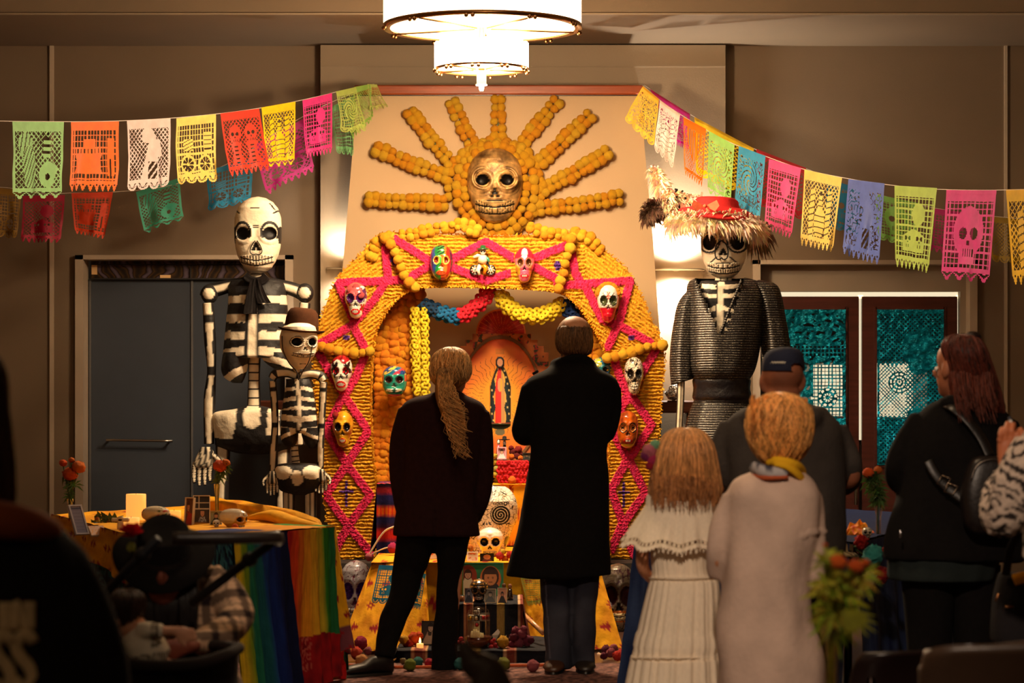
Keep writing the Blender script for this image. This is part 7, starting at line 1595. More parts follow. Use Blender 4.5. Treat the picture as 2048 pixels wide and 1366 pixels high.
m = MB(); m.grid(lambda u, v: P0.lerp(P2, u) - nAB * (v * .3 - .035) + Vector((0, 0, .018 + .004 * nz((u * 9, v * 5, 2)))), 60, 12, lambda u, v: (rgb(24, 50, 120) if v > .25 and u < .45 else rgb(228, 150, 24) if u < .9 else rgb(50, 130, 40)) if nz((u * 8, v * 4, 0)) < .9 else BL1); m.build('scarf_top', 'cloth', t)
t = thing('floor_cloth', 'red, green and cream patterned cloth gathered on the floor by the left table', 'cloth', V3(-.86, 11.75, 0))
def pc(v):
 q = nz(v, 9); return rgb(24, 96, 74) if q > .22 else rgb(196, 26, 26) if q > -.18 else rgb(226, 130, 60)
m = MB(); K = [V3(-1.16, 11.3, .03), V3(-1.05, 11.45, .04), V3(-.95, 11.6, .05), V3(-.89, 11.74, .04), V3(-.86, 11.85, .02)]; K = [Vector(k) for k in curve([tuple(k) for k in K], 40)]
R = [[k + Vector((.06 * cos(2 * pi * j / 20) * (1 + .3 * sin(j + i * .5)), .09 * sin(2 * pi * j / 20), .04 * (1 + .5 * sin(j * 2.3 + i * .4)) * sin(2 * pi * j / 20))) for j in range(20)] for i, k in enumerate(K)]
m.rings(R, pc); m.build('gathered_heap', 'cloth', t)
drape([V3(-.86, 11.52, .36), V3(-.80, 11.62, .36)], [V3(-.90, 11.50, .03), V3(-.84, 11.62, .02), V3(-.79, 11.72, .02)], 50, 40, lambda u, v: pc((u * .5, v * .4, 0)) if v > .3 else rgb(170, 20, 26), .03, 4, 1, nrm=(.6, -.8, 0)).build('hanging_end', 'cloth', t)
# ---- small things
def card(name, label, cat, x0, y0, x1, y1, d, colfn, frame=None, group=None, lean=.12, th=.006, nx=40, ny=48, fw=3, yawy=0, parent=None, skew=0):
 """a standing photograph; colfn(u,v)->colour; frame colour makes a raised frame part"""
 w_, h_ = L(x1 - x0, d), L(y1 - y0, d); o = P((x0 + x1) / 2, y1, d); t = parent or thing(name, label, cat, o, group)
 rot = Matrix.Rotation(yawy, 3, 'Z') @ Matrix.Rotation(-lean, 3, 'X')
 def T(u, v, y=0): return o + rot @ Vector(((u - .5) * w_ + skew * (1 - v) * w_, y, (1 - v) * h_))
 m = MB(); m.grid(lambda u, v: T(u, v, -th), nx, ny, colfn); m.build('picture', 'plain', t, False)
 m = MB(frame or rgb(200, 190, 170)); m.add([T(0, 0, -th * .9), T(1, 0, -th * .9), T(1, 1, -th * .9), T(0, 1, -th * .9), T(0, 0, .004), T(1, 0, .004), T(1, 1, .004), T(0, 1, .004)], [(0, 1, 2, 3), (7, 6, 5, 4), (0, 4, 5, 1), (1, 5, 6, 2), (2, 6, 7, 3), (3, 7, 4, 0)]); m.build('backing', 'plain', t, False)
 if frame:
  f = MB(frame); fx, fy = fw / max(x1 - x0, 1), fw / max(y1 - y0, 1)
  for a, b, c, e_ in ((0, fx, 0, 1), (1 - fx, 1, 0, 1), (fx, 1 - fx, 0, fy), (fx, 1 - fx, 1 - fy, 1)):
   q = [T(u, v, y) for y in (-th * 2.4, -th * .5) for u, v in ((a, c), (b, c), (b, e_), (a, e_))]; f.add(q, [(0, 1, 2, 3), (7, 6, 5, 4), (0, 4, 5, 1), (1, 5, 6, 2), (2, 6, 7, 3), (3, 7, 4, 0)])
  f.build('frame', 'plain', t, False)
 return t
def portrait(bg, hair, skin, top, cx=.5, cy=.36, s=1.0):
 def f(u, v):
  x, y = (u - cx) / s, (v - cy) / s
  if math.hypot(x / .15, (y) / .15) < 1 and y > -.07: 
   if math.hypot(abs(x) - .055, y + .0) < .022 or (abs(x) < .05 and abs(y - .085) < .012): return mixc(skin, (0, 0, 0), .6)
   return skin
  if math.hypot(x / .20, (y + .02) / .2) < 1: return hair
  if y > .12 and abs(x) < .16 + .35 * min(1, (y - .12) * 2): return top(u, v) if callable(top) else top
  return bg(u, v) if callable(bg) else bg
 return f
def vase(label, x, ytop, ybot, rpx, d, blooms, group=None, tint=rgb(200, 205, 190), leafs=26, seed=0, lf=rgb(70, 90, 36), bl=(rgb(250, 96, 20), rgb(240, 120, 24)), cat='vase of flowers'):
 t = thing('flower_vase', label, cat, P(x, ybot, d), group); r = L(rpx, d); h = L(ybot - ytop, d); c = P(x, ybot, d)
 m = MB(tint); m.lathe(c, [(.001, .0), (r * .6, .0), (r * .62, .004), (r * .55, h * .3), (r * .6, h * .6), (r * .95, h * .97), (r, h), (r * .93, h), (r * .52, h * .6), (r * .48, h * .3), (r * .5, .012), (.001, .012)], 20, cap=False); m.build('glass_vase', 'glass', t)
 m = MB(mixc(tint, lf, .5)); m.lathe(c, [(.001, .012), (r * .46, .014), (r * .46, h * .3), (r * .5, h * .55), (.001, h * .55)], 16, cap=False); m.build('water', 'glass', t)
 rnd = random.Random(seed); st = MB(lf); fo = MB(lf)
 for i, (bx, by, br) in enumerate(blooms):
  K = curP([(x + rnd.uniform(-2, 2), ybot - 3), (x + rnd.uniform(-3, 3), ytop), ((x + bx) / 2, (ytop + by) / 2 + 4), (bx, by + br * .4)], 14, d); st.tube(K, .0035, 6)
 st.build('stems', 'leaf', t)
 for i in range(leafs):
  b = blooms[i % len(blooms)]; q = rnd.random(); a = Vector(P(x + (b[0] - x) * q, ytop + (b[1] - ytop) * q * .85, d)); dr = Vector((rnd.uniform(-1, 1), rnd.uniform(-1, .6), rnd.uniform(-.5, .8))).normalized(); l = r * rnd.uniform(1.6, 3.2)
  for s in (-1, 0, 1):
   d2 = (dr + Vector((-dr.z, 0, dr.x)) * s * .7).normalized(); sd = d2.cross(Vector((0, 1, .1))).normalized() * l * .10; m1_ = a + d2 * l * .5; fo.add([a, m1_ - sd, a + d2 * l + Vector((0, 0, -l * .25)), m1_ + sd], [(0, 1, 2, 3)], tuple(k * rnd.uniform(.7, 1.3) for k in lf))
 fo.build('foliage', 'leaf', t, False)
 for i, (bx, by, br) in enumerate(blooms): inst('bloom', pompom(bl[i % len(bl)], seed + i, nu=18, nv=14, rough=.26), P(bx, by, d), t, (.3, .2, i), (L(br, d), L(br, d), L(br * .8, d)))
 return t
def candle(label, x, y0, y1, rpx, d, parent=None, col=rgb(250, 190, 110), flame=False, group='lit candles'):
 t = thing('candle', label, 'candle', P(x, y1, d), group); r = L(rpx, d); h = L(y1 - y0, d)
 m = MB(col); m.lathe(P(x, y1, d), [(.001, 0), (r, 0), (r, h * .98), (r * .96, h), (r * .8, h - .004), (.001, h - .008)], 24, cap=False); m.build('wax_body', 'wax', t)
 m = MB((.05, .04, .03)); m.tube([P(x, y0, d) + Vector((0, 0, -.008)), P(x, y0, d) + Vector((0, 0, .006))], .0016, 5); m.build('wick', 'plain', t)
 if flame: m = MB((1, .6, .2)); m.lathe(P(x, y0, d), [(.001, .0), (.006, .008), (.004, .02), (.0005, .032)], 10); m.build('flame', 'flame', t)
 return t
vase('slim glass vase with three marigolds at the far left of the table', 140, 998, 1046, 7, 12.3, [(140, 948, 15), (157, 934, 14), (126, 926, 8), (143, 920, 6)], 'marigold vases', seed=1)
vase('slim glass vase with one marigold standing beside the tall skeleton\'s hand', 434, 968, 1030, 7, 12.2, [(440, 932, 14), (452, 926, 9)], 'marigold vases', seed=2)
LIL = rgb(150, 146, 178)
card('framed_notice', 'lilac sheet in a white frame leaning on the left table', 'picture frame', 150, 1008, 178, 1070, 11.6, lambda u, v: mixc(LIL, rgb(110, 106, 140), .6) if abs((v * 9) % 1 - .5) < .12 and .2 < u < .8 else (rgb(60, 60, 90) if .1 < v < .14 else LIL), rgb(210, 206, 220), yawy=.55, lean=.35, fw=3, skew=-.32)
card('paper_sheet', 'peach printed card leaning behind the lilac framed sheet', 'card', 182, 1044, 214, 1072, 11.4, lambda u, v: rgb(190, 150, 130) if nz((u * 9, v * 9, 1)) < .2 else rgb(200, 130, 40), yawy=.5, lean=.9)
t = thing('sunflower_bunch', 'bunch of yellow artificial flowers and leaves beside the big candle', 'flowers', P(205, 1050, 11.9)); rnd = random.Random(5)
for i in range(12):
 x, y = rnd.uniform(190, 232), rnd.uniform(1034, 1052); inst('bloom', pompom(rnd.choice([rgb(230, 190, 40), rgb(200, 170, 50), rgb(214, 120, 30)]), i, rough=.4), P(x, y, 11.9), t, (i, i, 0), L(rnd.uniform(4, 7), 11.9))
m = MB(rgb(60, 70, 36))
for i in range(40):
 a = P(rnd.uniform(188, 236), rnd.uniform(1036, 1058), 11.9 + rnd.uniform(-.08, .08)); d_ = Vector((rnd.uniform(-1, 1), -.3, rnd.uniform(-.3, 1))).normalized() * .05; s = d_.cross(Vector((0, 1, 0))) * .25; m.add([a, a + d_ * .5 - s, a + d_, a + d_ * .5 + s], [(0, 1, 2, 3)])
m.build('foliage', 'leaf', t, False)
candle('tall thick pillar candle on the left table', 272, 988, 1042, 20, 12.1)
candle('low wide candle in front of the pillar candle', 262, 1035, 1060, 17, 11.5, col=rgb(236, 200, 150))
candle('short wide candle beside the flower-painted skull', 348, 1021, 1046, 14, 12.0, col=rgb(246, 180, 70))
t = thing('candle_cross', 'cream cross-shaped block in front of the candles', 'cross', P(238, 1062, 11.3)); m = MB(rgb(230, 200, 160)); m.box(P(234, 1033, 11.3), P(246, 1066, 11.3) + Vector((0, .02, 0)), bev=.005); m.box(P(222, 1036, 11.3), P(258, 1044, 11.3) + Vector((0, .02, 0)), bev=.005); m.build('cross_block', 'plain', t, False)
def flskull(x, v):
 if v < .42:
  q = nz((x * 3, v * 7, 2)); return rgb(190, 60, 40) if q > .28 else rgb(90, 110, 70) if q < -.3 else rgb(206, 190, 160)
 return rgb(206, 190, 160)
t = thing('painted_skull', 'stone-coloured skull painted with red flowers, facing right, by the candles', 'skull', P(310, 1052, 11.8)); skull('skull_shell', 'mache', (311, 1034), 40, 44, 11.8, .16, sp(extra=flskull, base=rgb(206, 190, 160), ex=.45), t, yaw=.95, n=60, m=56)
def wsk(x, v):
 if v < .32 and math.hypot(x - .1, (v - .2) * 2) < .28 and math.hypot(x - .1, (v - .2) * 2) > .18: return BK
 return rgb(240, 226, 200) if v < .35 or abs(x) > .8 else rgb(226, 176, 60)
t = thing('painted_skull', 'white skull with yellow painted face and black curl, facing right, near the rainbow scarf', 'skull', P(467, 1063, 11.5)); skull('skull_shell', 'glaze', (466, 1040), 40, 46, 11.5, .16, sp(extra=wsk, base=rgb(240, 226, 200), ringc=rgb(200, 130, 30)), t, yaw=.85, n=60, m=56)
t = thing('marigold_flower', 'single orange flower head tucked at the white skull\'s jaw', 'flower', P(471, 1058, 11.38)); inst('bloom', pompom(rgb(250, 110, 20), 9, rough=.35), P(470, 1055, 11.38), t, (0, 0, 0), L(7, 11.38))
PH = rgb(120, 60, 40)
card('photograph', 'tall photo of two long-haired people, left of the photo pair', 'photograph', 368, 995, 388, 1060, 11.7, lambda u, v: portrait(rgb(96, 60, 44), rgb(70, 30, 20), rgb(206, 140, 100), rgb(170, 40, 30), .35, .3, .9)(u, v) if v < .5 else portrait(rgb(96, 60, 44), rgb(70, 30, 20), rgb(206, 140, 100), rgb(170, 40, 30), .6, .25, 1.2)(u, v), rgb(226, 206, 180), 'photographs on the left table', yawy=-.4, fw=1.5)
def ph2(u, v):
 if v < .42: return rgb(214, 196, 170) if abs(u - .35) < .025 or abs(v - .22) < .015 or abs(v - .4) < .015 else rgb(44, 34, 30)
 return portrait(rgb(60, 44, 36), rgb(40, 26, 20), rgb(206, 150, 116), lambda a, b: rgb(180, 180, 184) if nz((a * 20, b * 20, 1)) > 0 else rgb(90, 90, 96), .55, .52, .75)(u, v) if v < .8 else rgb(150, 100, 50)
card('photograph', 'larger photo of a seated person in patterned shirt, right of the photo pair', 'photograph', 386, 991, 420, 1058, 11.75, ph2, rgb(226, 206, 180), 'photographs on the left table', yawy=.1, fw=1.5, nx=60, ny=80)
card('photograph', 'small photo of a person in dark shirt next to the white skull', 'photograph', 420, 1022, 444, 1054, 11.7, portrait(rgb(150, 150, 120), rgb(60, 40, 30), rgb(200, 150, 120), rgb(20, 22, 34), .5, .3), rgb(190, 180, 160), 'photographs on the left table', fw=1)
t = thing('skull_figurine', 'tiny black and white skull figurine in front of the small photo', 'figurine', P(432, 1055, 11.5)); skull('skull_shell', 'glaze', (433, 1047), 15, 16, 11.5, .05, sp(base=rgb(236, 230, 220)), t, n=30, m=26)
t = thing('skull_figurine', 'tiny painted skull figurine beside the cream cross', 'figurine', P(276, 1064, 11.3)); skull('skull_shell', 'glaze', (276, 1057), 14, 15, 11.3, .05, sp(base=rgb(226, 216, 206), eye=rgb(40, 40, 110)), t, n=30, m=26)
# ---- right hand table
A2, B2, C2 = V3(1.46, 10.35), V3(.60, 11.45), V3(2.35, 12.6); D2 = C2 + B2 - A2
table(A2, B2, C2, D2, 'folding_table', 'long table under dark blue cloth at the right')
t = thing('tablecloth', 'dark blue cloth hanging from the right table', 'tablecloth', V3((A2.x + D2.x) / 2, (A2.y + D2.y) / 2, .745))
BLN = rgb(24, 38, 78)
m = MB(); m.grid(lambda u, v: A2.lerp(B2, u) + (C2 - A2) * v + Vector((0, 0, .004 + .006 * abs(nz((u * 6, v * 12, 1))))), 20, 30, BLN); m.c = [BLN] * len(m.v); m.build('cloth_top', 'wool', t)
n1 = Vector((B2.y - A2.y, A2.x - B2.x, 0)).normalized(); n1 = n1 if n1.y < 0 else -n1; n2 = Vector((C2.y - A2.y, A2.x - C2.x, 0)).normalized(); n2 = n2 if n2.y < 0 else -n2
drape([B2 + n1 * .02, A2 + n1 * .02], [B2 + n1 * .06 + Vector((-.03, 0, -.74)), A2 + n1 * .06 + Vector((0, 0, -.74))], 120, 50, lambda u, v: mixc(BLN, rgb(60, 80, 120), .3 + nz((u * 60, v * 3, 1)) * .6), .03, 14, 1, nrm=n1).build('front_fall', 'cloth', t)
drape([A2 + n2 * .02, C2 + n2 * .02], [A2 + n2 * .06 + Vector((0, 0, -.74)), C2 + n2 * .06 + Vector((0, 0, -.74))], 120, 50, lambda u, v: mixc(BLN, rgb(60, 80, 120), .2 + nz((u * 60, v * 3, 1)) * .6), .03, 16, 3, nrm=n2).build('side_fall', 'cloth', t)
vase('slim glass vase with two orange marigolds on the right table', 1757, 1010, 1078, 9, 10.9, [(1737, 946, 12), (1756, 940, 9)], 'marigold vases', seed=4, leafs=70, lf=rgb(60, 84, 34))
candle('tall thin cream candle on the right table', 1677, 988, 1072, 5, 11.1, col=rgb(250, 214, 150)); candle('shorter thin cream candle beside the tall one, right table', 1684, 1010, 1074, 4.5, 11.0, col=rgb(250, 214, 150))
t = thing('orange_cloth', 'crumpled orange tissue cloth on the right table', 'cloth', P(1720, 1086, 10.8)); m = MB(rgb(246, 150, 20))
m.grid(lambda u, v: P(1686 + 76 * u, 1088 - 46 * sin(pi * min(1, u * .9 + .15)) * v, 10.75 + .25 * v) + Vector((0, .05 * nz((u * 6, v * 5, 1)), .03 * nz((u * 8, v * 6, 3)))), 40, 30, lambda u, v: mixc(rgb(250, 160, 26), rgb(210, 60, 20), max(0, min(1, .3 + 1.4 * nz((u * 9, v * 9, 5)))))); m.build('tissue_sheet', 'tissue', t)
t = thing('sugar_skull', 'small cream sugar skull on the orange tissue', 'skull', P(1734, 1078, 10.6)); skull('skull_shell', 'glaze', (1734, 1066), 20, 24, 10.6, .06, sp(base=rgb(214, 200, 170), extra=lambda x, v: rgb(80, 70, 50) if nz((x * 6, v * 9, 1)) > .25 else None), t, n=30, m=28)
for i, (x, y, r, c, l) in enumerate(((1722, 1084, 13, rgb(226, 30, 16), 'red tissue flower on the right table'), (1746, 1112, 19, rgb(60, 170, 160), 'teal tissue flower at the right table corner'), (1762, 1150, 15, rgb(170, 14, 14), 'dark red tissue flower at the right table corner'), (1738, 1160, 15, rgb(190, 160, 120), 'cream brown tissue flower below the teal one'), (1775, 1100, 9, rgb(214, 60, 20), 'small orange tissue flower at the edge of the right table'))):
 t = thing('tissue_flower', l, 'flower', P(x, y, 10.2), 'tissue flowers on the right table'); inst('bloom', pompom(c, i + 3, nu=20, nv=14, rough=.5), P(x, y, 10.15), t, (.2, 0, i), L(r, 10.15)); g = MB(rgb(60, 90, 40)); g.tube([P(x, y, 10.2), P(x, y, 10.2) + Vector((0, .05, -.02)), A2 + Vector((0, .05, -.02))], .004, 5); g.build('stem', 'leaf', t)
t = thing('striped_hat', 'black and cream striped straw hat beside the grey shirt', 'hat', P(1668, 1110, 10.1)); m = MB(); m.lathe(P(1668, 1112, 10.2), [(.11, 0), (.09, .012), (.06, .02), (.055, .05), (.03, .065), (.002, .068)], 40, lambda v: rgb(200, 180, 140) if (v.x * 55 + v.z * 30) % 1 < .5 else (.02, .015, .012)); m.build('hat_shell', 'cloth', t)
# ---- foreground table with marigold vase, chairs
t = thing('cafe_table', 'round dark table edge under the blurred marigold vase', 'table', (P(1700, 0, 5.4).x, 5.4, 0)); zc = P(0, 1400, 5.4).z
m = MB(rgb(40, 24, 18)); m.lathe((P(1700, 0, 5.4).x, 5.4, zc), [(.02, -.03), (.28, -.03), (.29, -.015), (.28, 0), (.02, 0)], 40); m.build('tabletop', 'wood', t); m = MB(rgb(20, 18, 18)); m.lathe((P(1700, 0, 5.4).x, 5.4, 0), [(.2, 0), (.2, .015), (.03, .03), (.03, zc - .03)], 20); m.build('pedestal', 'metal', t)
vase('blurred glass vase with orange marigolds and feathery leaves, right foreground', 1662, 1252, 1398, 22, 5.4, [(1677, 1124, 17), (1712, 1134, 18), (1732, 1126, 9), (1650, 1090, 5)], None, rgb(190, 160, 60), 70, 6, rgb(160, 160, 50), (rgb(255, 110, 20), rgb(250, 100, 16)))
t = thing('palm_leaf', 'spiky yellow-green leaf sticking out of the blurred foreground vase', 'leaf', P(1690, 1230, 5.4)); m = MB(rgb(150, 150, 30))
for i in range(7):
 a = -.15 - i * .22; c = P(1688, 1222, 5.35); dr = Vector((cos(a), -.1, sin(a))); l = L(78 - abs(i - 2) * 7, 5.4); s = Vector((-dr.z, 0, dr.x)) * .006; m.add([c - s, c + dr * l * .5 - s, c + dr * l, c + dr * l * .5 + s, c + s], [(0, 1, 2, 3, 4)])
m.build('leaf_blade', 'leaf', t, False)
def chair(label, cx_, ytop, w_, d, yaw, col, roll=0):
 zt = P(0, ytop, d).z; x = P(cx_, 0, d).x; t = thing('side_chair', label, 'chair', (x, d, 0), 'chairs in the foreground'); rot = Matrix.Rotation(yaw, 3, 'Z'); o = Vector((x, d, 0)); W_ = w_ / 2
 def T(a): return o + rot @ Vector(a)
 m = MB(col); R = []
 for k in range(15):
  z = .52 + (zt - .52) * k / 14; ww = W_ * (1 - .06 * max(0, k - 11) ** 1.2 / 3); R.append([T((ww * math.copysign(abs(cos(2 * pi * j / 36)) ** .3, cos(2 * pi * j / 36)), .03 + .025 * math.copysign(abs(sin(2 * pi * j / 36)) ** .5, sin(2 * pi * j / 36)) - .05 * (k / 14) ** 2 + .05 * (cos(2 * pi * j / 36) ** 2), z + (roll * cos(2 * pi * j / 36) if k > 11 else 0))) for j in range(36)])
 m.rings(R); m.build('backrest', 'leather', t)
 m = MB(col); m2 = [T(v) for v in ((-W_, -.02, .44), (W_, -.02, .44), (W_, .40, .44), (-W_, .40, .44), (-W_, -.02, .50), (W_, -.02, .50), (W_, .40, .50), (-W_, .40, .50))]; m.add(m2, [(0, 3, 2, 1), (4, 5, 6, 7), (0, 1, 5, 4), (1, 2, 6, 5), (2, 3, 7, 6), (3, 0, 4, 7)]); m.build('seat', 'leather', t, False)
 for a in (-1, 1):
  for b in (.0, .38): m = MB(rgb(24, 18, 16)); m.tube([T((a * (W_ - .03), b, 0)), T((a * (W_ - .03), b, .46))], .017, 8); m.build('leg', 'metal', t)
  m = MB(rgb(24, 18, 16)); m.tube([T((a * (W_ - .03), .02, .44)), T((a * (W_ - .04), .03, .62))], .016, 8); m.build('back_post', 'metal', t)
 return t
chair('brown leather chair back at the lower right corner', 1995, 1288, .36, 5.6, -.15, rgb(74, 54, 40), .02)
d = 5.0; t = thing('side_chair', 'dark chair with horn-shaped back tip, blurred, at the bottom centre', 'chair', (P(985, 0, d).x, d, 0), 'chairs in the foreground')
m = MB(rgb(84, 70, 62)); K = curve([(921, 1286, .008), (930, 1300, .016), (948, 1330, .030), (966, 1352, .042), (975, 1400, .052), (980, 1480, .058), (982, 1600, .055)], 40); m.tube([P(k[0] + (8 if k[1] > 1330 else 0), k[1], d) for k in K], [k[2] for k in K], 18, flat=.45, up=(0, 1, 0)); m.build('backrest', 'leather', t)
zs2 = P(0, 1600, d).z; xs2 = P(985, 0, d).x; m = MB(rgb(60, 50, 48)); m.box((xs2 - .2, d, zs2 - .05), (xs2 + .2, d + .4, zs2 + .01), bev=.02); m.build('seat', 'leather', t, False)
for a in (-.17, .17):
 for b in (.03, .37): m = MB(rgb(24, 18, 16)); m.tube([(xs2 + a, d + b, 0), (xs2 + a, d + b, zs2 - .03)], .015, 8); m.build('leg', 'metal', t)
chair('dark chair in the shade beside the woman in black coat', 1850, 1300, .42, 7.0, .5, rgb(26, 14, 12))
# ---------------------------------------------------------------- the altar
def bx(name, label, cat, x0, x1, y0, z0, z1, ya, yb, col, mk='plain', group=None):
 pass
# rug
t = thing('rug', 'speckled mauve and brown rug in front of the altar', 'rug', (0, 11.6, 0)); m = MB(); m.grid(lambda u, v: Vector((-1.5 + 2.6 * u, 10.6 + 1.76 * v, .012 + .003 * nz((u * 90, v * 60, 1)))), 130, 100, lambda u, v: mixc(rgb(150, 104, 92), rgb(76, 44, 44), max(0, min(1, .5 + 1.3 * nz((u * 110, v * 30, 2)))))); m.build('rug_pile', 'carpet', t)
m = MB(rgb(90, 50, 46)); m.box((-1.5, 10.6, 0), (1.1, 12.36, .008)); m.build('rug_backing', 'cloth', t, False)
SER = [(0, rgb(28, 30, 38)), (.09, rgb(28, 30, 38)), (.10, rgb(190, 130, 90)), (.13, rgb(120, 52, 40)), (.18, rgb(150, 84, 60)), (.21, rgb(206, 160, 110)), (.22, rgb(26, 28, 38)), (.36, rgb(24, 26, 36)), (.37, rgb(190, 160, 120)), (.38, rgb(24, 24, 30)), (.50, rgb(26, 26, 34)), (.51, rgb(150, 120, 60)), (.60, rgb(120, 104, 46)), (.61, rgb(26, 28, 36)), (.76, rgb(24, 26, 34)), (.77, rgb(200, 160, 120)), (.80, rgb(130, 60, 46)), (.86, rgb(170, 110, 80)), (.87, rgb(26, 28, 36)), (1, rgb(26, 28, 36))]
def serape(u, v=0, rep=1.0):
 u = (u * rep) % 1; c = SER[0][1]
 for a, b in SER:
  if u >= a: c = b
 return mixc(c, tuple(k * .6 for k in c), .4 + .8 * nz((u * 160, v * 30, 1)))
def tier(name, label, cat, x0, x1, ztop, y0, y1, colfn, z0=0, group=None, amp=.012, fold_=14):
 """cloth covered step: rounded-over blanket with a hanging front and ends; x in metres"""
 t = thing(name, label, cat, ((x0 + x1) / 2, (y0 + y1) / 2, z0), group)
 w_ = x1 - x0; s0 = [(y0 - .012, z0), (y0 - .008, z0 + (ztop - z0) * .5), (y0, ztop - .02), (y0 + .02, ztop), ((y0 + y1) / 2, ztop), (y1, ztop)]
 S = curve(s0, 40)
 m = MB(); m.grid(lambda u, v: (lambda q: Vector((x0 + w_ * u, q[0] + amp * max(0, 1 - v * 2.2) * sin(u * fold_ + 2 * sin(u * 4)), q[1] + .003 * nz((u * 16, v * 8, 1)))))(S[min(39, int(v * 39))]), 110, 39, colfn); m.build('blanket', 'cloth', t)
 m = MB(rgb(90, 60, 40)); m.box((x0 + .01, y0 + .02, z0), (x1 - .01, y1, ztop - .008)); m.build('box_frame', 'wood', t, False)
 for x, s in ((x0, -1), (x1, 1)):
  m = MB(); m.grid(lambda u, v: Vector((x + s * (.012 * sin(u * 12) * v + .03 * v), y0 + (y1 - y0) * u, ztop - (ztop - z0 - .005) * v)), 30, 12, lambda u, v: colfn(0 if s < 0 else 1, v)); m.build('end_fall', 'cloth', t)
 return t
def X(px_, d): return (px_ - CX) * d / F
tier('altar_step', 'lowest altar step under a dark striped serape', 'step', X(796, 12.5), X(1150, 12.5), .075, 12.42, 13.1, lambda u, v: serape(u, v, 1.3))
tier('altar_step', 'middle altar step under a dark serape with rust and cream stripes', 'step', X(914, 12.7), X(1046, 12.7), .29, 12.66, 13.22, lambda u, v: serape(u + .02, v, .82), z0=.075)
def yel(u, v): return flowerprint(u, v, 9, 5, rgb(150, 30, 30), mixc(YC, YC2, .5 + nz((u * 8, v * 5, 2)))) or YC
t = tier('altar_table', 'broad altar table draped in yellow cloth with red flower print', 'altar', X(745, 13.4), X(1196, 13.4), .462, 13.30, 15.0, yel, amp=.03)
mm_ = drape([Vector((X(745, 13.3), 13.30, .464)), Vector((X(800, 13.25), 13.25, .464)), Vector((X(850, 13.25), 13.27, .464))], [Vector((X(676, 12.9), 12.98, .02)), Vector((X(760, 12.9), 12.88, .02)), Vector((X(860, 13.), 13.1, .03))], 70, 50, lambda u, v: flowerprint(u, v, 4, 4, rgb(150, 30, 30), mixc(YC, YC2, .5 + nz((u * 8, v * 5, 2)))) or YC, .03, 5, 3); mm_.build('left_fall', 'cloth', t)
mm_ = drape([Vector((X(1040, 13.3), 13.27, .464)), Vector((X(1120, 13.3), 13.25, .464)), Vector((X(1196, 13.3), 13.30, .464))], [Vector((X(1048, 13.2), 13.2, .08)), Vector((X(1120, 13.), 12.95, .02)), Vector((X(1246, 13.), 13.0, .02))], 70, 50, lambda u, v: flowerprint(u, v, 4, 4, rgb(150, 30, 30), mixc(YC, YC2, .5 + nz((u * 8, v * 5, 2)))) or YC, .03, 5, 6); mm_.build('right_fall', 'cloth', t)
WV = [rgb(30, 34, 110), rgb(30, 34, 110), rgb(200, 40, 40), rgb(60, 20, 60), rgb(26, 30, 100), rgb(240, 120, 30), rgb(30, 30, 90), rgb(30, 34, 110), rgb(150, 30, 50), rgb(60, 20, 60), rgb(30, 40, 90), rgb(40, 20, 50)]
def woven(u, v):
 c = WV[int(v * 23) % 12]; 
 if int(v * 23) % 12 in (5,) and (u * 14) % 1 < .4: c = rgb(226, 60, 30)
 return mixc(c, tuple(k * .7 for k in c), .5 + nz((u * 60, v * 60, 1)))
tier('woven_blanket_stand', 'box draped in blue and red woven blanket left of the altar, beside pillar', 'stand', X(756, 14.2), X(860, 14.2), P(0, 966, 14.2).z, 14.05, 14.5, woven, z0=.46)
tier('upper_altar_step', 'upper altar step behind the mosaic skull', 'step', X(880, 14.7), X(1200, 14.7), P(0, 968, 14.7).z, 14.62, 15.35, yel, z0=.47)
t = thing('altar_shelf', 'dark shelf carrying figurines below the painted saint', 'shelf', (X(1020, 14.9), 15.0, P(0, 968, 14.7).z)); zs_ = P(0, 921, 14.85).z
m = MB(rgb(40, 24, 20)); m.box((X(940, 14.9), 14.85, zs_ - .008), (X(1100, 14.9), 15.3, zs_)); m.build('board', 'wood', t, False)
for x in (945, 1094): m = MB(rgb(40, 24, 20)); m.box((X(x, 14.9) - .012, 14.95, P(0, 968, 14.7).z), (X(x, 14.9) + .012, 15.25, zs_ - .008)); m.build('leg', 'wood', t, False)
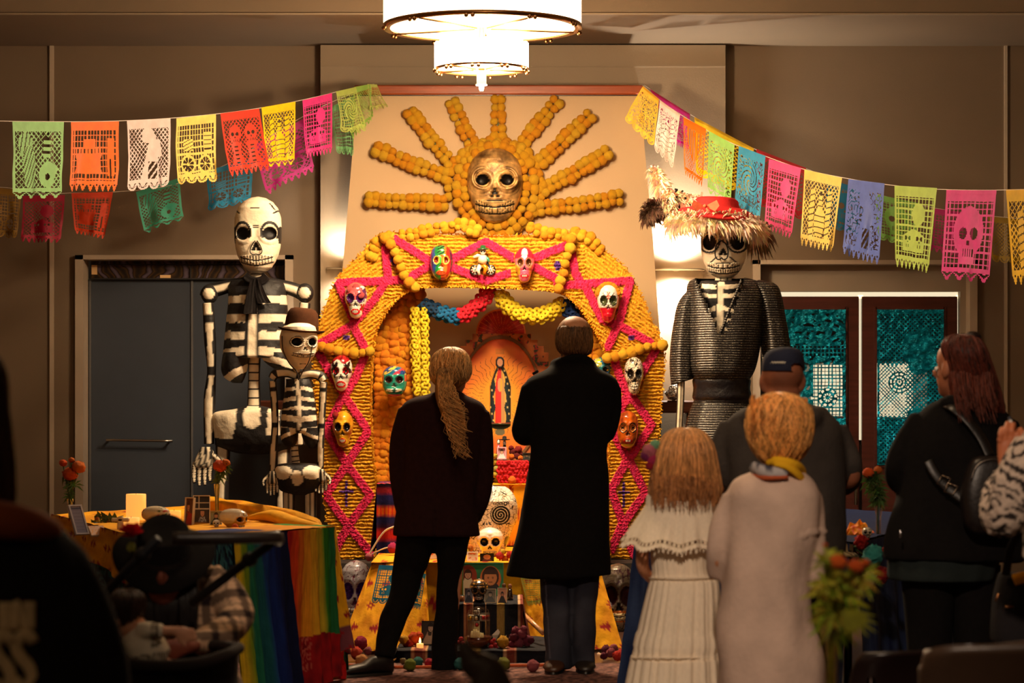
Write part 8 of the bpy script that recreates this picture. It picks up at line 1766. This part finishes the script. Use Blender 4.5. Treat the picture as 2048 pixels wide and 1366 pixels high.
# painted saint panel: generic robed figure in rays
def saint():
 d = 16.12; t = thing('saint_painting', 'orange arched wooden panel painted with a robed saint in rays', 'painting', P(1004, 921, d))
 def inside(x, y):
  if math.hypot(x - 1002, (y - 668)) < 50 and y < 668: return True
  if y < 668: return False
  h = abs(x - 1004)
  if y < 680: return h < 58
  if y < 692: return h < 71
  if y < 705: return h < 84
  return h < 93
 def colr(x, y):
  dx = x - 1000
  if y < 668: 
   a = atan2(668 - y, x - 1002); return rgb(226, 120, 60) if (a * 4.6) % 1 < .09 or math.hypot(x - 1002, y - 668) > 47 else mixc(rgb(206, 40, 30), rgb(160, 24, 24), .5 + nz((x * .1, y * .1, 1)))
  e = math.hypot((x - 1001) / 78, (y - 800) / 122)
  # saint
  if math.hypot(dx / 5.5, (y - 725) / 8) < 1: return rgb(226, 160, 120) if y > 719 or abs(dx) < 4 else rgb(30, 20, 20)
  if math.hypot(dx / 9, (y - 725) / 12) < 1: return rgb(24, 34, 44)
  if 697 < y < 709 and abs(dx) < 8 - (709 - y) * -.15 and ((x * .35) % 1 < .6 or y > 704): return rgb(206, 120, 40)
  w_ = 6 + 15 * min(1, max(0, (y - 733)) / 40) ** .7
  if 733 < y < 846 and abs(dx - 1) < w_ + 1.5:
   if abs(dx - 1) > w_ - .6: return rgb(226, 160, 60)
   if abs(dx) > w_ * .52 + 2 * sin(y * .16) : return rgb(214, 190, 120) if (int(x / 3.1) * 7 + int(y / 4.3) * 5) % 11 == 0 else rgb(22, 40, 46)
   if abs(abs(dx) - w_ * .5) < 1.3: return rgb(230, 180, 70)
   if y < 790 and math.hypot(dx / 5, (y - 770) / 14) < 1: return rgb(226, 150, 110) if dx < 1 else rgb(236, 170, 60)
   return rgb(212, 40, 34) if dx < 3 else rgb(200, 150, 90)
  if math.hypot(dx / 5, (y - 842) / 6) < 1: return rgb(206, 140, 100)
  if math.hypot(dx / 22, (y - 848) / 11) < 1: return rgb(60, 70, 40) if y > 846 else rgb(200, 60, 40)
  if math.hypot((dx) / 10, (y - 864) / 7) < 1: return rgb(110, 104, 76)
  if e < 1:
   a = atan2(800 - y, x - 1001); r = math.hypot(x - 1001, y - 790)
   if 34 < r < 78 and abs(((a * 7 + .25 * sin(r * .25)) % 1) - .5) < .045: return rgb(120, 50, 20)
   return mixc(rgb(250, 170, 40), rgb(226, 92, 36), max(0, min(1, e * 1.3 - .35 + .5 * nz((x * .03, y * .03, 3)))))
  if e < 1.06: return rgb(120, 80, 40)
  if y < 790 and nz((x * .09, y * .09, 4)) > .18: return rgb(60, 60, 34) if nz((x * .2, y * .2, 2)) > -.1 else rgb(170, 40, 30)
  return mixc(rgb(206, 120, 54), rgb(170, 84, 40), .5 + nz((x * .06, y * .06, 7)))
 xs, ys = (908, 1100), (616, 921); nu, nv = 192, 305
 def relief(x, y):
  dx = x - 1000; h = .012
  w_ = 6 + 15 * min(1, max(0, (y - 733)) / 40) ** .7
  if 733 < y < 850 and abs(dx) < w_: h += .03 * sqrt(1 - (dx / w_) ** 2)
  if math.hypot(dx / 8, (y - 725) / 11) < 1: h += .025
  if abs(math.hypot((x - 1001) / 78, (y - 800) / 122) - 1.03) < .035: h += .012
  return h
 m = MB(); m.grid(lambda u, v: P(xs[0] + (xs[1] - xs[0]) * u, ys[0] + (ys[1] - ys[0]) * v, d) + Vector((0, -relief(xs[0] + (xs[1] - xs[0]) * u, ys[0] + (ys[1] - ys[0]) * v), 0)), nu, nv, lambda u, v: colr(xs[0] + (xs[1] - xs[0]) * u, ys[0] + (ys[1] - ys[0]) * v), lambda u, v: inside(xs[0] + (xs[1] - xs[0]) * u, ys[0] + (ys[1] - ys[0]) * v)); m.build('painted_front', 'plain', t)
 poly = [(952, 668), (945, 668), (945, 680), (931, 680), (931, 692), (919, 692), (919, 705), (911, 705), (911, 921), (1097, 921), (1097, 705), (1087, 705), (1087, 692), (1074, 692), (1074, 680), (1061, 680), (1061, 668), (1052, 668)] + [(1002 + 50 * cos(math.radians(a)), 668 - 50 * sin(math.radians(a))) for a in range(10, 180, 10)]
 m = MB(rgb(150, 80, 40)); m.prism([(P(x, y, d).x, P(x, y, d).z) for x, y in poly], d - .009, d + .03); m.build('board', 'wood', t, False)
 for x in (925, 1083): m = MB(rgb(110, 60, 34)); m.box((P(x, 0, d).x - .02, d + .03, P(0, 1120, DB - 1).z), (P(x, 0, d).x + .02, d + .06, P(0, 760, d).z)); m.build('leg', 'wood', t, False)
saint()
# figurines and flowers on the shelf
def lump(name, label, cat, x, y, d, parts, group=None):
 t = thing(name, label, cat, P(x, y, d), group)
 for nm, mk, col, pts, rad in parts:
  m = MB(col); m.tube([P(a, b, d + (c if c else 0)) for a, b, c in [(*q, 0) if len(q) < 3 else q for q in pts]], [L(r, d) for r in rad], 12); m.build(nm, mk, t)
 return t
t = lump('figurine', 'skeleton groom figurine with black sombrero on the altar shelf', 'figurine', 1009, 920, 15.0, [('suit', 'glaze', (.02, .02, .02), [(1009, 920), (1009, 905), (1009, 890)], [4, 5, 3]), ('head', 'glaze', WHITE, [(1009, 890), (1009, 886), (1009, 881)], [2.5, 3.6, 2])], 'wedding figurines')
m = MB((.02, .015, .015)); m.lathe(P(1009, 881, 15.0), [(.002, 0), (.033, .004), (.034, .008), (.014, .008), (.012, .025), (.002, .028)], 18); m.build('sombrero', 'wool', t)
lump('figurine', 'skeleton bride figurine in pink beside the groom', 'figurine', 997, 920, 15.05, [('gown', 'glaze', rgb(206, 80, 110), [(997, 920), (997, 900), (997, 890)], [6, 4, 2.5]), ('head', 'glaze', WHITE, [(997, 889), (997, 885), (997, 880)], [2, 3, 1.5]), ('hair', 'glaze', (.03, .02, .02), [(997, 884, .02), (997, 879, .02)], [3.6, 2.6])], 'wedding figurines')
card('photo_cube', 'small pink framed photo in front of the wedding figurines', 'picture frame', 994, 894, 1013, 919, 14.93, portrait(rgb(214, 150, 160), rgb(90, 60, 50), rgb(230, 180, 150), rgb(240, 230, 230), .5, .4), rgb(226, 170, 180), fw=2.5, lean=.05)
card('photo_cube', 'small dark photo at the right end of the altar shelf', 'picture frame', 1045, 906, 1062, 920, 14.93, portrait(rgb(90, 80, 60), rgb(30, 20, 16), rgb(150, 120, 90), rgb(30, 30, 30), .5, .4), rgb(60, 50, 40), fw=1, lean=.1)
def flowers(label, spots, d, cols, group=None, seed=0, name='flower_cluster', m_='petal', rough=.35):
 fd_ = lambda y, r: min(d, (CH - .016) * F / (y + r * .9 - HY))
 t = thing(name, label, 'flowers', P(spots[0][0], spots[0][1] + spots[0][2], fd_(*spots[0][1:])), group)
 for i, (x, y, r) in enumerate(spots): inst('bloom', pompom(cols[i % len(cols)], seed + i, m_, rough=rough), P(x, y, fd_(y, r) - .01 * (i % 3)), t, (i * 1.1, i * .7, i), L(r, d))
 return t
flowers('dark red silk flowers on the altar shelf', [(1026, 904, 7), (1036, 900, 8), (1034, 912, 7), (1022, 896, 5), (1042, 908, 5)], 14.95, [rgb(120, 16, 14), rgb(150, 20, 16)], seed=1)
flowers('two orange marigold heads on the altar shelf', [(1023, 914, 6), (1041, 916, 5)], 14.88, [rgb(250, 130, 20)], seed=2)
flowers('yellow flowers left of the red paper box', [(990, 925, 6), (992, 938, 6), (989, 950, 6), (994, 960, 5), (990, 912, 5)], 14.84, [rgb(226, 200, 60), rgb(200, 190, 90)], seed=3)
t = thing('red_paper_box', 'red honeycomb tissue paper ball under the altar shelf', 'decoration', P(1026, 966, 14.75)); W_ = washer(rgb(214, 16, 34)); rnd = random.Random(8)
for i in range(9):
 for j in range(6): inst('paper_loop', W_, P(998 + i * 6.8 + (j % 2) * 3, 926 + j * 7.2, 14.75 - .03 * sin(pi * i / 8)), t, (rnd.uniform(-.6, .6), rnd.uniform(-.6, .6), 0), L(5.5, 14.7))
m = MB(rgb(170, 10, 26)); m.box(P(996, 923, 14.80), P(1056, 967, 14.80) + Vector((0, .12, 0)), bev=.01); m.build('tissue_core', 'tissue', t, False)
flowers('single marigold on the step below the red paper', [(1024, 961, 8)], 14.7, [rgb(250, 130, 20)], seed=4, name='marigold_flower')
# mosaic skull: cracked white tile with spirals
def mosaic():
 d = 14.2; t = thing('mosaic_skull', 'large white cracked-tile mosaic skull with black spiral eyes behind the two visitors', 'skull', P(985, 1108, d))
 def colr(x, y):
  for cx_ in (1001, 946):
   r = math.hypot(x - cx_, y - 1028)
   if r < 20:
    a = atan2(y - 1028, x - cx_) / (2 * pi); return (.02, .02, .02) if ((r / 5.2 - a) % 1) < .74 else rgb(226, 220, 200)
  for cx_, r0 in ((989, 2.6), (995, 3), (1002, 3.6), (1011, 4.2), (970, 4), (962, 3.6)):
   r = math.hypot(x - cx_, y - 1006)
   if r < r0: return (.02, .02, .02) if r > r0 * .45 else rgb(236, 230, 214)
  if 1.2 < math.hypot(x - 1003, y - 986) < 5 and (atan2(y - 986, x - 1003) * 1.28) % 1 < .35: return (.02, .02, .02)
  e = math.hypot((x - 978) / 8, (y - 985) / 17)
  if e < 1 and e > .55: return (.02, .02, .02)
  if e < .3: return (.02, .02, .02)
  if abs(x - 974) < (y - 1036) * .8 - 0 and 1036 < y < 1048 and abs(abs(x - 974) - (y - 1036) * .3) > 1.5: return (.02, .02, .02)
  if math.hypot((x - 1015) / 7, (y - 1085) / 14) < 1: return (.02, .02, .02)
  q = noise.voronoi(Vector((x * .12, y * .12, 1)))[0]
  return rgb(60, 46, 34) if q[1] - q[0] < .05 else (rgb(240, 232, 214) if nz((int(q[0] * 9), x * .05, y * .05)) < .3 else rgb(226, 200, 160))
 def hw(y): return 12 + 50 * sqrt(max(0, 1 - ((y - 1022) / 54) ** 2)) ** .8 if y < 1050 else 54 - (y - 1050) * .35
 m = MB()
 def fn(u, v):
  y = 969 + 139 * v; h = hw(y) * (1 if v > .02 else .4); q = u * 2 - 1; p = P(974 + h * q, y, d); p.y -= .11 * sqrt(max(0, 1 - q * q)) * min(1, .3 + v * 3); return p
 m.grid(fn, 150, 150, lambda u, v: colr(974 + hw(969 + 139 * v) * (u * 2 - 1), 969 + 139 * v)); m.build('tiled_face', 'glaze', t)
 b = MB(rgb(200, 180, 150)); b.grid(lambda u, v: (lambda p: Vector((p.x, d + .05 * sqrt(max(0, 1 - (u * 2 - 1) ** 2)), p.z)))(fn(u, v)), 30, 30); b.build('plaster_back', 'plain', t)
mosaic()
t = thing('ceramic_skull', 'glossy white ceramic skull on the yellow altar table', 'skull', P(981, 1112, 13.75)); skull('skull_shell', 'glaze', (980, 1084), 54, 60, 13.8, .20, sp(base=rgb(244, 232, 214), ex=.42, ev=.47, rx=.30, ry=.14, n0=.58, n1=.70, nw=.16, m0=.80, m1=.9, mw=.5, nt=9), t, n=80, m=76)
card('photograph', 'small portrait of a bald man on black below the white ceramic skull', 'photograph', 960, 1107, 988, 1126, 13.36, portrait(rgb(16, 12, 12), rgb(200, 140, 100), rgb(220, 150, 110), rgb(120, 60, 50), .5, .4, 1.3), rgb(20, 14, 12), fw=1, lean=.1)
flowers('marigold heads and red blooms either side of the ceramic skull', [(940, 1096, 7), (934, 1104, 6), (1000, 1112, 8), (1010, 1118, 7), (1006, 1104, 6), (1020, 1110, 7)], 13.42, [rgb(250, 140, 30), rgb(246, 200, 40), rgb(220, 40, 24)], seed=5)
card('photograph', 'white-framed photo left of the ceramic skull', 'photograph', 934, 1104, 956, 1124, 13.37, lambda u, v: rgb(236, 214, 190) if nz((u * 4, v * 4, 2)) < .2 else rgb(226, 130, 90), rgb(240, 226, 206), 'small photos on the altar', lean=.3, fw=2)
card('photograph', 'white-framed photo visible between the ponytailed person\'s legs', 'photograph', 852, 1082, 874, 1118, 13.5, lambda u, v: rgb(226, 130, 70) if math.hypot(u - .5, v - .5) < .3 else rgb(236, 214, 190), rgb(240, 226, 206), 'small photos on the altar', lean=.15, fw=2)
# green collage with two oval portraits
def coll(u, v):
 x, y = 925 + 82 * u, 1126 + 66 * v
 if math.hypot((x - 936) / 18, (y - 1152) / 22) < 1 or (x < 946 and y > 1160): return portrait(rgb(150, 60, 40), rgb(60, 34, 24), rgb(226, 170, 140), rgb(236, 226, 196), .5, .42, 1.0)((x - 916) / 40, (y - 1128) / 52)
 if math.hypot((x - 981) / 21, (y - 1158) / 26) < 1: return portrait(rgb(206, 110, 50), rgb(60, 34, 22), rgb(206, 134, 84), rgb(40, 44, 50), .5, .46, 1.7)((x - 956) / 50, (y - 1128) / 60)
 return mixc(rgb(50, 150, 100), rgb(40, 120, 84), .5 + nz((u * 3, v * 3, 1)))
card('photo_collage', 'green board with two oval portraits leaning on the yellow cloth', 'picture', 925, 1126, 1007, 1192, 13.17, coll, rgb(50, 140, 96), nx=110, ny=106, fw=1.5, lean=.05)
def bgold(x, v): return rgb(206, 150, 70) if abs(sin(x * 9 + 3 * nz((x * 3, v * 5, 2))) * sin(v * 26)) > .72 and v < .4 else (.03, .02, .015)
t = thing('black_gold_skull', 'black skull with gold tracery on the middle altar step', 'skull', P(958, 1206, 12.72)); skull('skull_shell', 'glaze', (958, 1181), 37, 48, 12.76, .15, sp(base=(.03, .02, .015), extra=bgold, eye=(.004, .004, .004), nose=(.004, .004, .004), ringc=rgb(120, 80, 40), tooth=rgb(226, 190, 160), gap=(.02, .01, .01)), t, n=60, m=56)
for a in ((929, 1176, 946, 1206, portrait(rgb(120, 124, 140), rgb(30, 26, 26), rgb(190, 180, 176), rgb(40, 44, 60), .5, .35), 'blue-grey photo of a couple left of the black and gold skull'), (969, 1178, 992, 1206, portrait(rgb(130, 120, 100), rgb(50, 40, 34), rgb(190, 170, 150), rgb(90, 90, 90), .5, .4), 'faded photo right of the black and gold skull'), (995, 1176, 1014, 1208, portrait(rgb(216, 156, 120), rgb(26, 18, 16), rgb(180, 120, 90), rgb(30, 22, 22), .5, .4, .8), 'peach card with a dark-haired woman on the middle step')):
 card('photograph', a[5], 'photograph', *a[:4], 12.71, a[4], rgb(214, 190, 160), 'photos on the middle altar step', lean=.15, fw=1)
lump('saint_figurine', 'small dark robed figurine beside the peach card', 'figurine', 1020, 1206, 12.85, [('robe', 'glaze', rgb(40, 24, 20), [(1020, 1206), (1020, 1190), (1020, 1178)], [7, 6, 4]), ('head', 'glaze', rgb(130, 80, 50), [(1020, 1178), (1020, 1173), (1020, 1168)], [3, 4.5, 3])])
lump('saint_figurine', 'small dark figurine just behind the peach card', 'figurine', 1008, 1206, 12.9, [('robe', 'glaze', rgb(50, 30, 24), [(1008, 1206), (1008, 1188), (1008, 1176)], [6, 5, 3.4]), ('head', 'glaze', rgb(90, 56, 40), [(1008, 1176), (1008, 1171), (1008, 1167)], [3, 4.5, 3])])
lump('clay_pot', 'small brown clay pot at the left of the middle step', 'pot', 925, 1206, 12.76, [('pot_body', 'glaze', rgb(110, 60, 24), [(925, 1207), (925, 1200), (925, 1192)], [5, 7, 4])])
# milagro cross under a glass dome, clay bowl
t = thing('glass_dome', 'clear glass dome over a tin cross on the altar', 'dome', P(957, 1276, 12.52)); c = P(957, 1276, 12.52); r = L(23, 12.5); h = L(62, 12.5)
m = MB(rgb(210, 210, 205)); m.lathe(c, [(r, 0), (r, h * .75), (r * .85, h * .92), (r * .4, h), (.003, h * 1.02)], 28, cap=False); m.build('dome_glass', 'glass', t)
t = thing('tin_cross', 'tin cross with small charms inside the glass dome', 'cross', P(954, 1276, 12.54)); d = 12.54
TN = rgb(170, 160, 140)
for x0, y0, x1, y1 in ((947, 1221, 960, 1275), (936, 1230, 972, 1243)): m = MB(TN); m.box(P(x0, y0, d), P(x1, y1, d) + Vector((0, .012, 0)), bev=.003); m.build('cross_arm', 'metal', t, False)
for i, (x, y, c_) in enumerate(((941, 1237, rgb(220, 170, 40)), (966, 1236, rgb(190, 40, 40)), (953, 1225, TN), (953, 1237, rgb(210, 200, 170)), (954, 1250, rgb(180, 60, 60)), (953, 1262, TN))): m = MB(c_); m.ball(P(x, y, d - .012), (.010, .006, .011), 8, 6); m.build('charm', 'metal', t)
t = thing('nativity_figures', 'tiny cream and gold figures at the foot of the tin cross', 'figurine', P(954, 1276, 12.47))
for i in range(6): m = MB(rgb(220, 200, 140)); x = 944 + i * 4.2; m.tube([P(x, 1275, 12.46), P(x, 1268 - 4 * sin(i), 12.46), P(x, 1262 - 4 * sin(i), 12.46)], [.010, .008, .005], 8); m.build('figure', 'glaze', t)
t = thing('clay_bowl', 'wide brown clay bowl on the lowest altar step', 'bowl', P(957, 1296, 12.52)); m = MB(rgb(86, 44, 26)); m.lathe(P(957, 1296, 12.52), [(.001, 0), (.04, 0), (.062, .03), (.068, .06), (.064, .062), (.055, .03), (.001, .015)], 28, cap=False); m.build('bowl_shell', 'glaze', t)
flowers('mauve silk roses on the lowest altar step', [(1032, 1262, 9), (1044, 1268, 10), (1028, 1275, 9), (1054, 1282, 11), (1038, 1286, 10), (1062, 1280, 7), (1024, 1288, 7), (1048, 1258, 7)], 12.55, [rgb(150, 50, 76), rgb(180, 80, 100), rgb(120, 30, 56)], seed=6)
POM = 'wool pompoms along the altar foot'
def pom(label, x, y, r, c, d): 
 d = min(d, (CH - .016) * F / (y + r * .9 - HY)); t = thing('pompom', label, 'pompom', P(x, y + r, d), POM); inst('yarn_ball', pompom(c, x, nu=18, nv=12, rough=.3), P(x, y, d), t, (0, 0, x), L(r, d)); return t
pom('yellow pompom beside the mauve roses', 1006, 1284, 12, rgb(230, 170, 30), 12.48)
flowers('red berries beside the clay bowl', [(984, 1284, 5), (990, 1290, 5), (982, 1294, 5), (988, 1280, 4), (993, 1296, 4), (922, 1278, 5), (918, 1284, 4), (926, 1286, 4)], 12.5, [rgb(190, 16, 20)], seed=7, name='red_berries', rough=.1)
for x, y, l in ((990, 1268, 'small clear glass holding a paper slip, left of the roses'), (1012, 1268, 'empty small clear glass behind the yellow pompom')):
 t = thing('drinking_glass', l, 'glass', P(x, 1290, 12.62), 'small glasses on the altar'); m = MB(rgb(220, 220, 215)); m.lathe(P(x, 1290, 12.62), [(.001, 0), (.022, 0), (.026, .055), (.0235, .055), (.02, .006), (.001, .006)], 18, cap=False); m.build('glass_cup', 'glass', t)
 if 'paper' in l: m = MB(rgb(226, 214, 196)); m.add([P(984, 1270, 12.62), P(996, 1258, 12.62), P(1000, 1264, 12.62), P(990, 1284, 12.62)], [(0, 1, 2, 3)]); m.build('paper_slip', 'plain', t, False)
t = thing('wooden_flute', 'pale wooden flute leaning on the yellow cloth behind the jeans', 'flute', P(1085, 1266, 12.6)); m = MB(rgb(206, 150, 100)); m.tube([P(1037, 1219, 13.0), P(1086, 1266, 12.6)], [.012, .013], 12); m.build('pipe', 'wood', t); m = MB(rgb(60, 34, 24))
for i in range(5): m.ball(P(1037, 1219, 13.0).lerp(P(1086, 1266, 12.6), .3 + i * .12) + Vector((0, -.011, .004)), .004, 6, 5)
m.build('finger_holes', 'plain', t)
def bw(u, v): return portrait(rgb(60, 54, 50), rgb(24, 20, 20), rgb(206, 190, 170), lambda a, b: rgb(190, 170, 150) if math.hypot(a - .5, (b - .5) * .8) > .12 or b > .62 else rgb(60, 50, 44), .55, .30, 1.0)(u, v)
card('framed_photograph', 'black and white portrait of a woman with necklace, low between the legs', 'picture frame', 843, 1242, 876, 1290, 12.65, bw, rgb(30, 26, 26), lean=.1, fw=2)
candle('tea light with small flame beside the woman\'s portrait', 840, 1287, 1296, 7, 12.49, col=rgb(250, 226, 190), flame=True, group=None)
flowers('orange and red tissue flowers left of the woman\'s portrait', [(828, 1277, 12), (818, 1286, 10), (808, 1280, 9), (838, 1272, 8), (812, 1288, 7)], 12.56, [rgb(250, 90, 20), rgb(226, 50, 20), rgb(240, 180, 40)], seed=8)
t = thing('tassel_rope', 'twisted orange rope lying along the altar foot', 'rope', P(900, 1334, 12.1)); m = MB(rgb(190, 90, 50)); m.tube(curP([(690, 1330, 12.18), (760, 1334, 12.1), (850, 1334, 12.1), (940, 1332, 12.13), (1040, 1331, 12.15), (1100, 1330, 12.16), (1180, 1328, 12.2)], 40), .008, 7); m.build('cord', 'cloth', t)
for x, y, r, c, n_, d in ((920, 1328, 12, rgb(60, 140, 140), 'teal pompom under the blurred chair tip', 12.5), (1007, 1328, 13, rgb(140, 140, 40), 'olive green pompom below the yellow one', 12.5), (1066, 1332, 12, rgb(196, 100, 110), 'dusty pink pompom left of the jeans', 12.5), (820, 1330, 12, rgb(130, 140, 30), 'olive pompom beside the ponytailed person\'s leg', 12.5), (836, 1324, 10, rgb(50, 130, 120), 'teal pompom between the suit legs', 12.55), (858, 1326, 9, rgb(210, 24, 60), 'crimson pompom between the suit legs', 12.5), (722, 1286, 13, rgb(190, 30, 80), 'magenta pompom by the yellow cloth hem', 12.9), (712, 1306, 12, rgb(230, 70, 30), 'orange red pompom by the yellow cloth hem', 12.7), (736, 1302, 8, rgb(180, 90, 100), 'small dusty pink pompom by the yellow cloth hem', 12.75), (724, 1322, 13, rgb(236, 160, 90), 'peach pompom nearest the suit shoe', 12.5)):
 pom(n_, x, y, r, c, d)
flowers('red, pink and orange tissue flowers on the floor right of the jeans', [(1212, 1300, 9), (1222, 1306, 9), (1236, 1312, 10), (1208, 1312, 7), (1228, 1296, 8), (1242, 1306, 7)], 13.0, [rgb(120, 20, 60), rgb(180, 80, 90), rgb(236, 50, 20)], seed=9)
t = thing('rope_fringe', 'cream twisted fringe on the floor right of the jeans', 'rope', P(1220, 1322, 12.9)); m = MB(rgb(200, 170, 140)); m.tube(curP([(1196, 1308, 12.9), (1215, 1318, 12.85), (1245, 1326, 12.8)], 12), .010, 7); m.build('cord', 'cloth', t)
t = thing('white_cord', 'white cord with pink pompom hanging by the woven blanket', 'rope', P(735, 1112, 14.0)); m = MB(rgb(226, 210, 190)); m.tube(curP([(792, 1052, 13.95), (770, 1062, 13.95), (752, 1086, 13.95), (738, 1110, 13.95)], 16), .006, 6); m.tube(curP([(738, 1112, 13.95), (765, 1098, 13.92), (790, 1092, 13.9)], 8), .004, 6); m.build('cord', 'cloth', t); inst('yarn_ball', pompom(rgb(226, 110, 120), 3, rough=.2), P(738, 1114, 13.95), t, (0, 0, 0), L(8, 14)); inst('yarn_ball', pompom(rgb(210, 40, 110), 4, rough=.3), P(785, 1096, 13.85), t, (0, 0, 0), L(10, 14))
flowers('dry leaves and stalks at the suit person\'s foot', [(800, 1310, 6), (806, 1322, 6), (812, 1334, 5), (796, 1300, 6)], 12.7, [rgb(90, 80, 36), rgb(120, 96, 50)], seed=10, name='dried_stalks', m_='leaf')
# flags pinned to the yellow cloth
dYC = lambda x: 13.36
def pinned(tl, tr, bl, br, col, k, lat, tab, lab, dd):
 flag(tl, tr, bl, br, col, k, lat, tab, lab, lambda x: dd, 'flags pinned to the yellow altar cloth', wav=.4)
pinned((758, 1130), (815, 1132), (742, 1206), (802, 1210), rgb(50, 140, 190), 'grave', 1, 1, 'blue cut-paper flag pinned on the yellow cloth left of the suit', 12.96)
pinned((824, 1142), (852, 1148), (822, 1214), (840, 1220), rgb(50, 130, 160), 'skull', 1, 1, 'blue cut-paper flag seen between the suit legs', 13.0)
pinned((1040, 1150), (1082, 1152), (1055, 1212), (1082, 1208), rgb(160, 180, 90), 'x', 1, 1, 'olive green cut-paper flag on the yellow cloth left of the jeans', 12.98)
pinned((1130, 1148), (1150, 1148), (1132, 1190), (1144, 1192), rgb(160, 190, 110), 'x', 0, 1, 'pale green cut-paper flag glimpsed between the jeans legs', 12.95)
# foil skull balloons under the arch
def balloon(cx_, cy_, w_, h_, d, lab, teeth, S):
 t = thing('skull_balloon', lab, 'balloon', P(cx_, cy_ + h_ / 2, d), 'foil skull balloons'); skull('balloon_skin', mat('foil_balloon', .28, .35, vary=.15, vscale=14, bump=.3, bscale=12, dist=.02), (cx_, cy_), w_, h_, d, .22, S, t, n=90, m=90, back=.8)
 m = MB(rgb(120, 40, 140)); m.tube(curP([(cx_ - 4, cy_ + h_ / 2, d), (cx_ + 4, cy_ + h_ / 2 + 14, d - .03), (cx_ - 2, cy_ + h_ / 2 + 30, d - .02)], 10), [.006, .02, .03, .02, .008, .01, .02, .03, .02, .006], 6, flat=.2); m.build('ribbon', 'tissue', t); return t
def bl1(x, v):
 q = nz((x * 4, v * 8, 3)); return rgb(110, 30, 60) if abs(q) < .045 and (v < .35 or v > .62) else (rgb(150, 60, 110) if x > .15 and .38 < v < .62 and q > -.1 else rgb(190, 186, 196))
def ebl(x, v, e): return rgb(60, 24, 110) if (e * 6) % 1 < .7 else rgb(100, 60, 160)
balloon(712, 1186, 66, 132, 14.2, 'silver foil skull balloon with purple eyes below the left pillar', 0, sp(base=rgb(190, 186, 196), extra=bl1, eye=ebl, nose=rgb(90, 24, 70), rx=.34, ry=.13, m0=.72, m1=.82, mw=.62, nt=9, hw=HWT))
def bl2(x, v):
 q = nz((x * 4, v * 8, 5)); return rgb(60, 30, 40) if abs(q) < .05 else (rgb(214, 120, 40) if (.66 < v < .69 or .80 < v < .83) and abs(x) < .5 else rgb(150, 130, 100) if v > .6 else rgb(96, 84, 70))
balloon(1236, 1196, 74, 140, 14.2, 'dim foil skull balloon with orange-edged teeth right of the jeans', 1, sp(base=rgb(120, 100, 80), extra=bl2, eye=rgb(50, 14, 24), rx=.36, ry=.14, m0=.70, m1=.80, mw=.58, nt=10, tooth=rgb(200, 180, 130), hw=HWT))
t = thing('purple_cloth', 'purple cloth hanging below the left foil balloon', 'cloth', P(712, 1290, 14.0)); drape([P(690, 1238, 14.1), P(738, 1238, 14.1)], [P(694, 1296, 14.0), P(716, 1300, 14.0)], 20, 20, rgb(90, 40, 120), .02, 3, 1).build('cloth_fall', 'cloth', t)
t = thing('foil_wrap', 'crumpled silver foil on the right end of the mantel', 'foil', P(1347, 801, 16.4)); m = MB(rgb(200, 200, 200)); R = []
m.ball(P(1348, 786, 16.42), (.055, .05, .055), 20, 14); m.v = [(v[0] + .018 * nz(v, 30), v[1] + .018 * nz(v, 33), v[2] + .018 * nz(v, 28)) for v in m.v]; m.build('foil_sheet', 'foil', t, False)
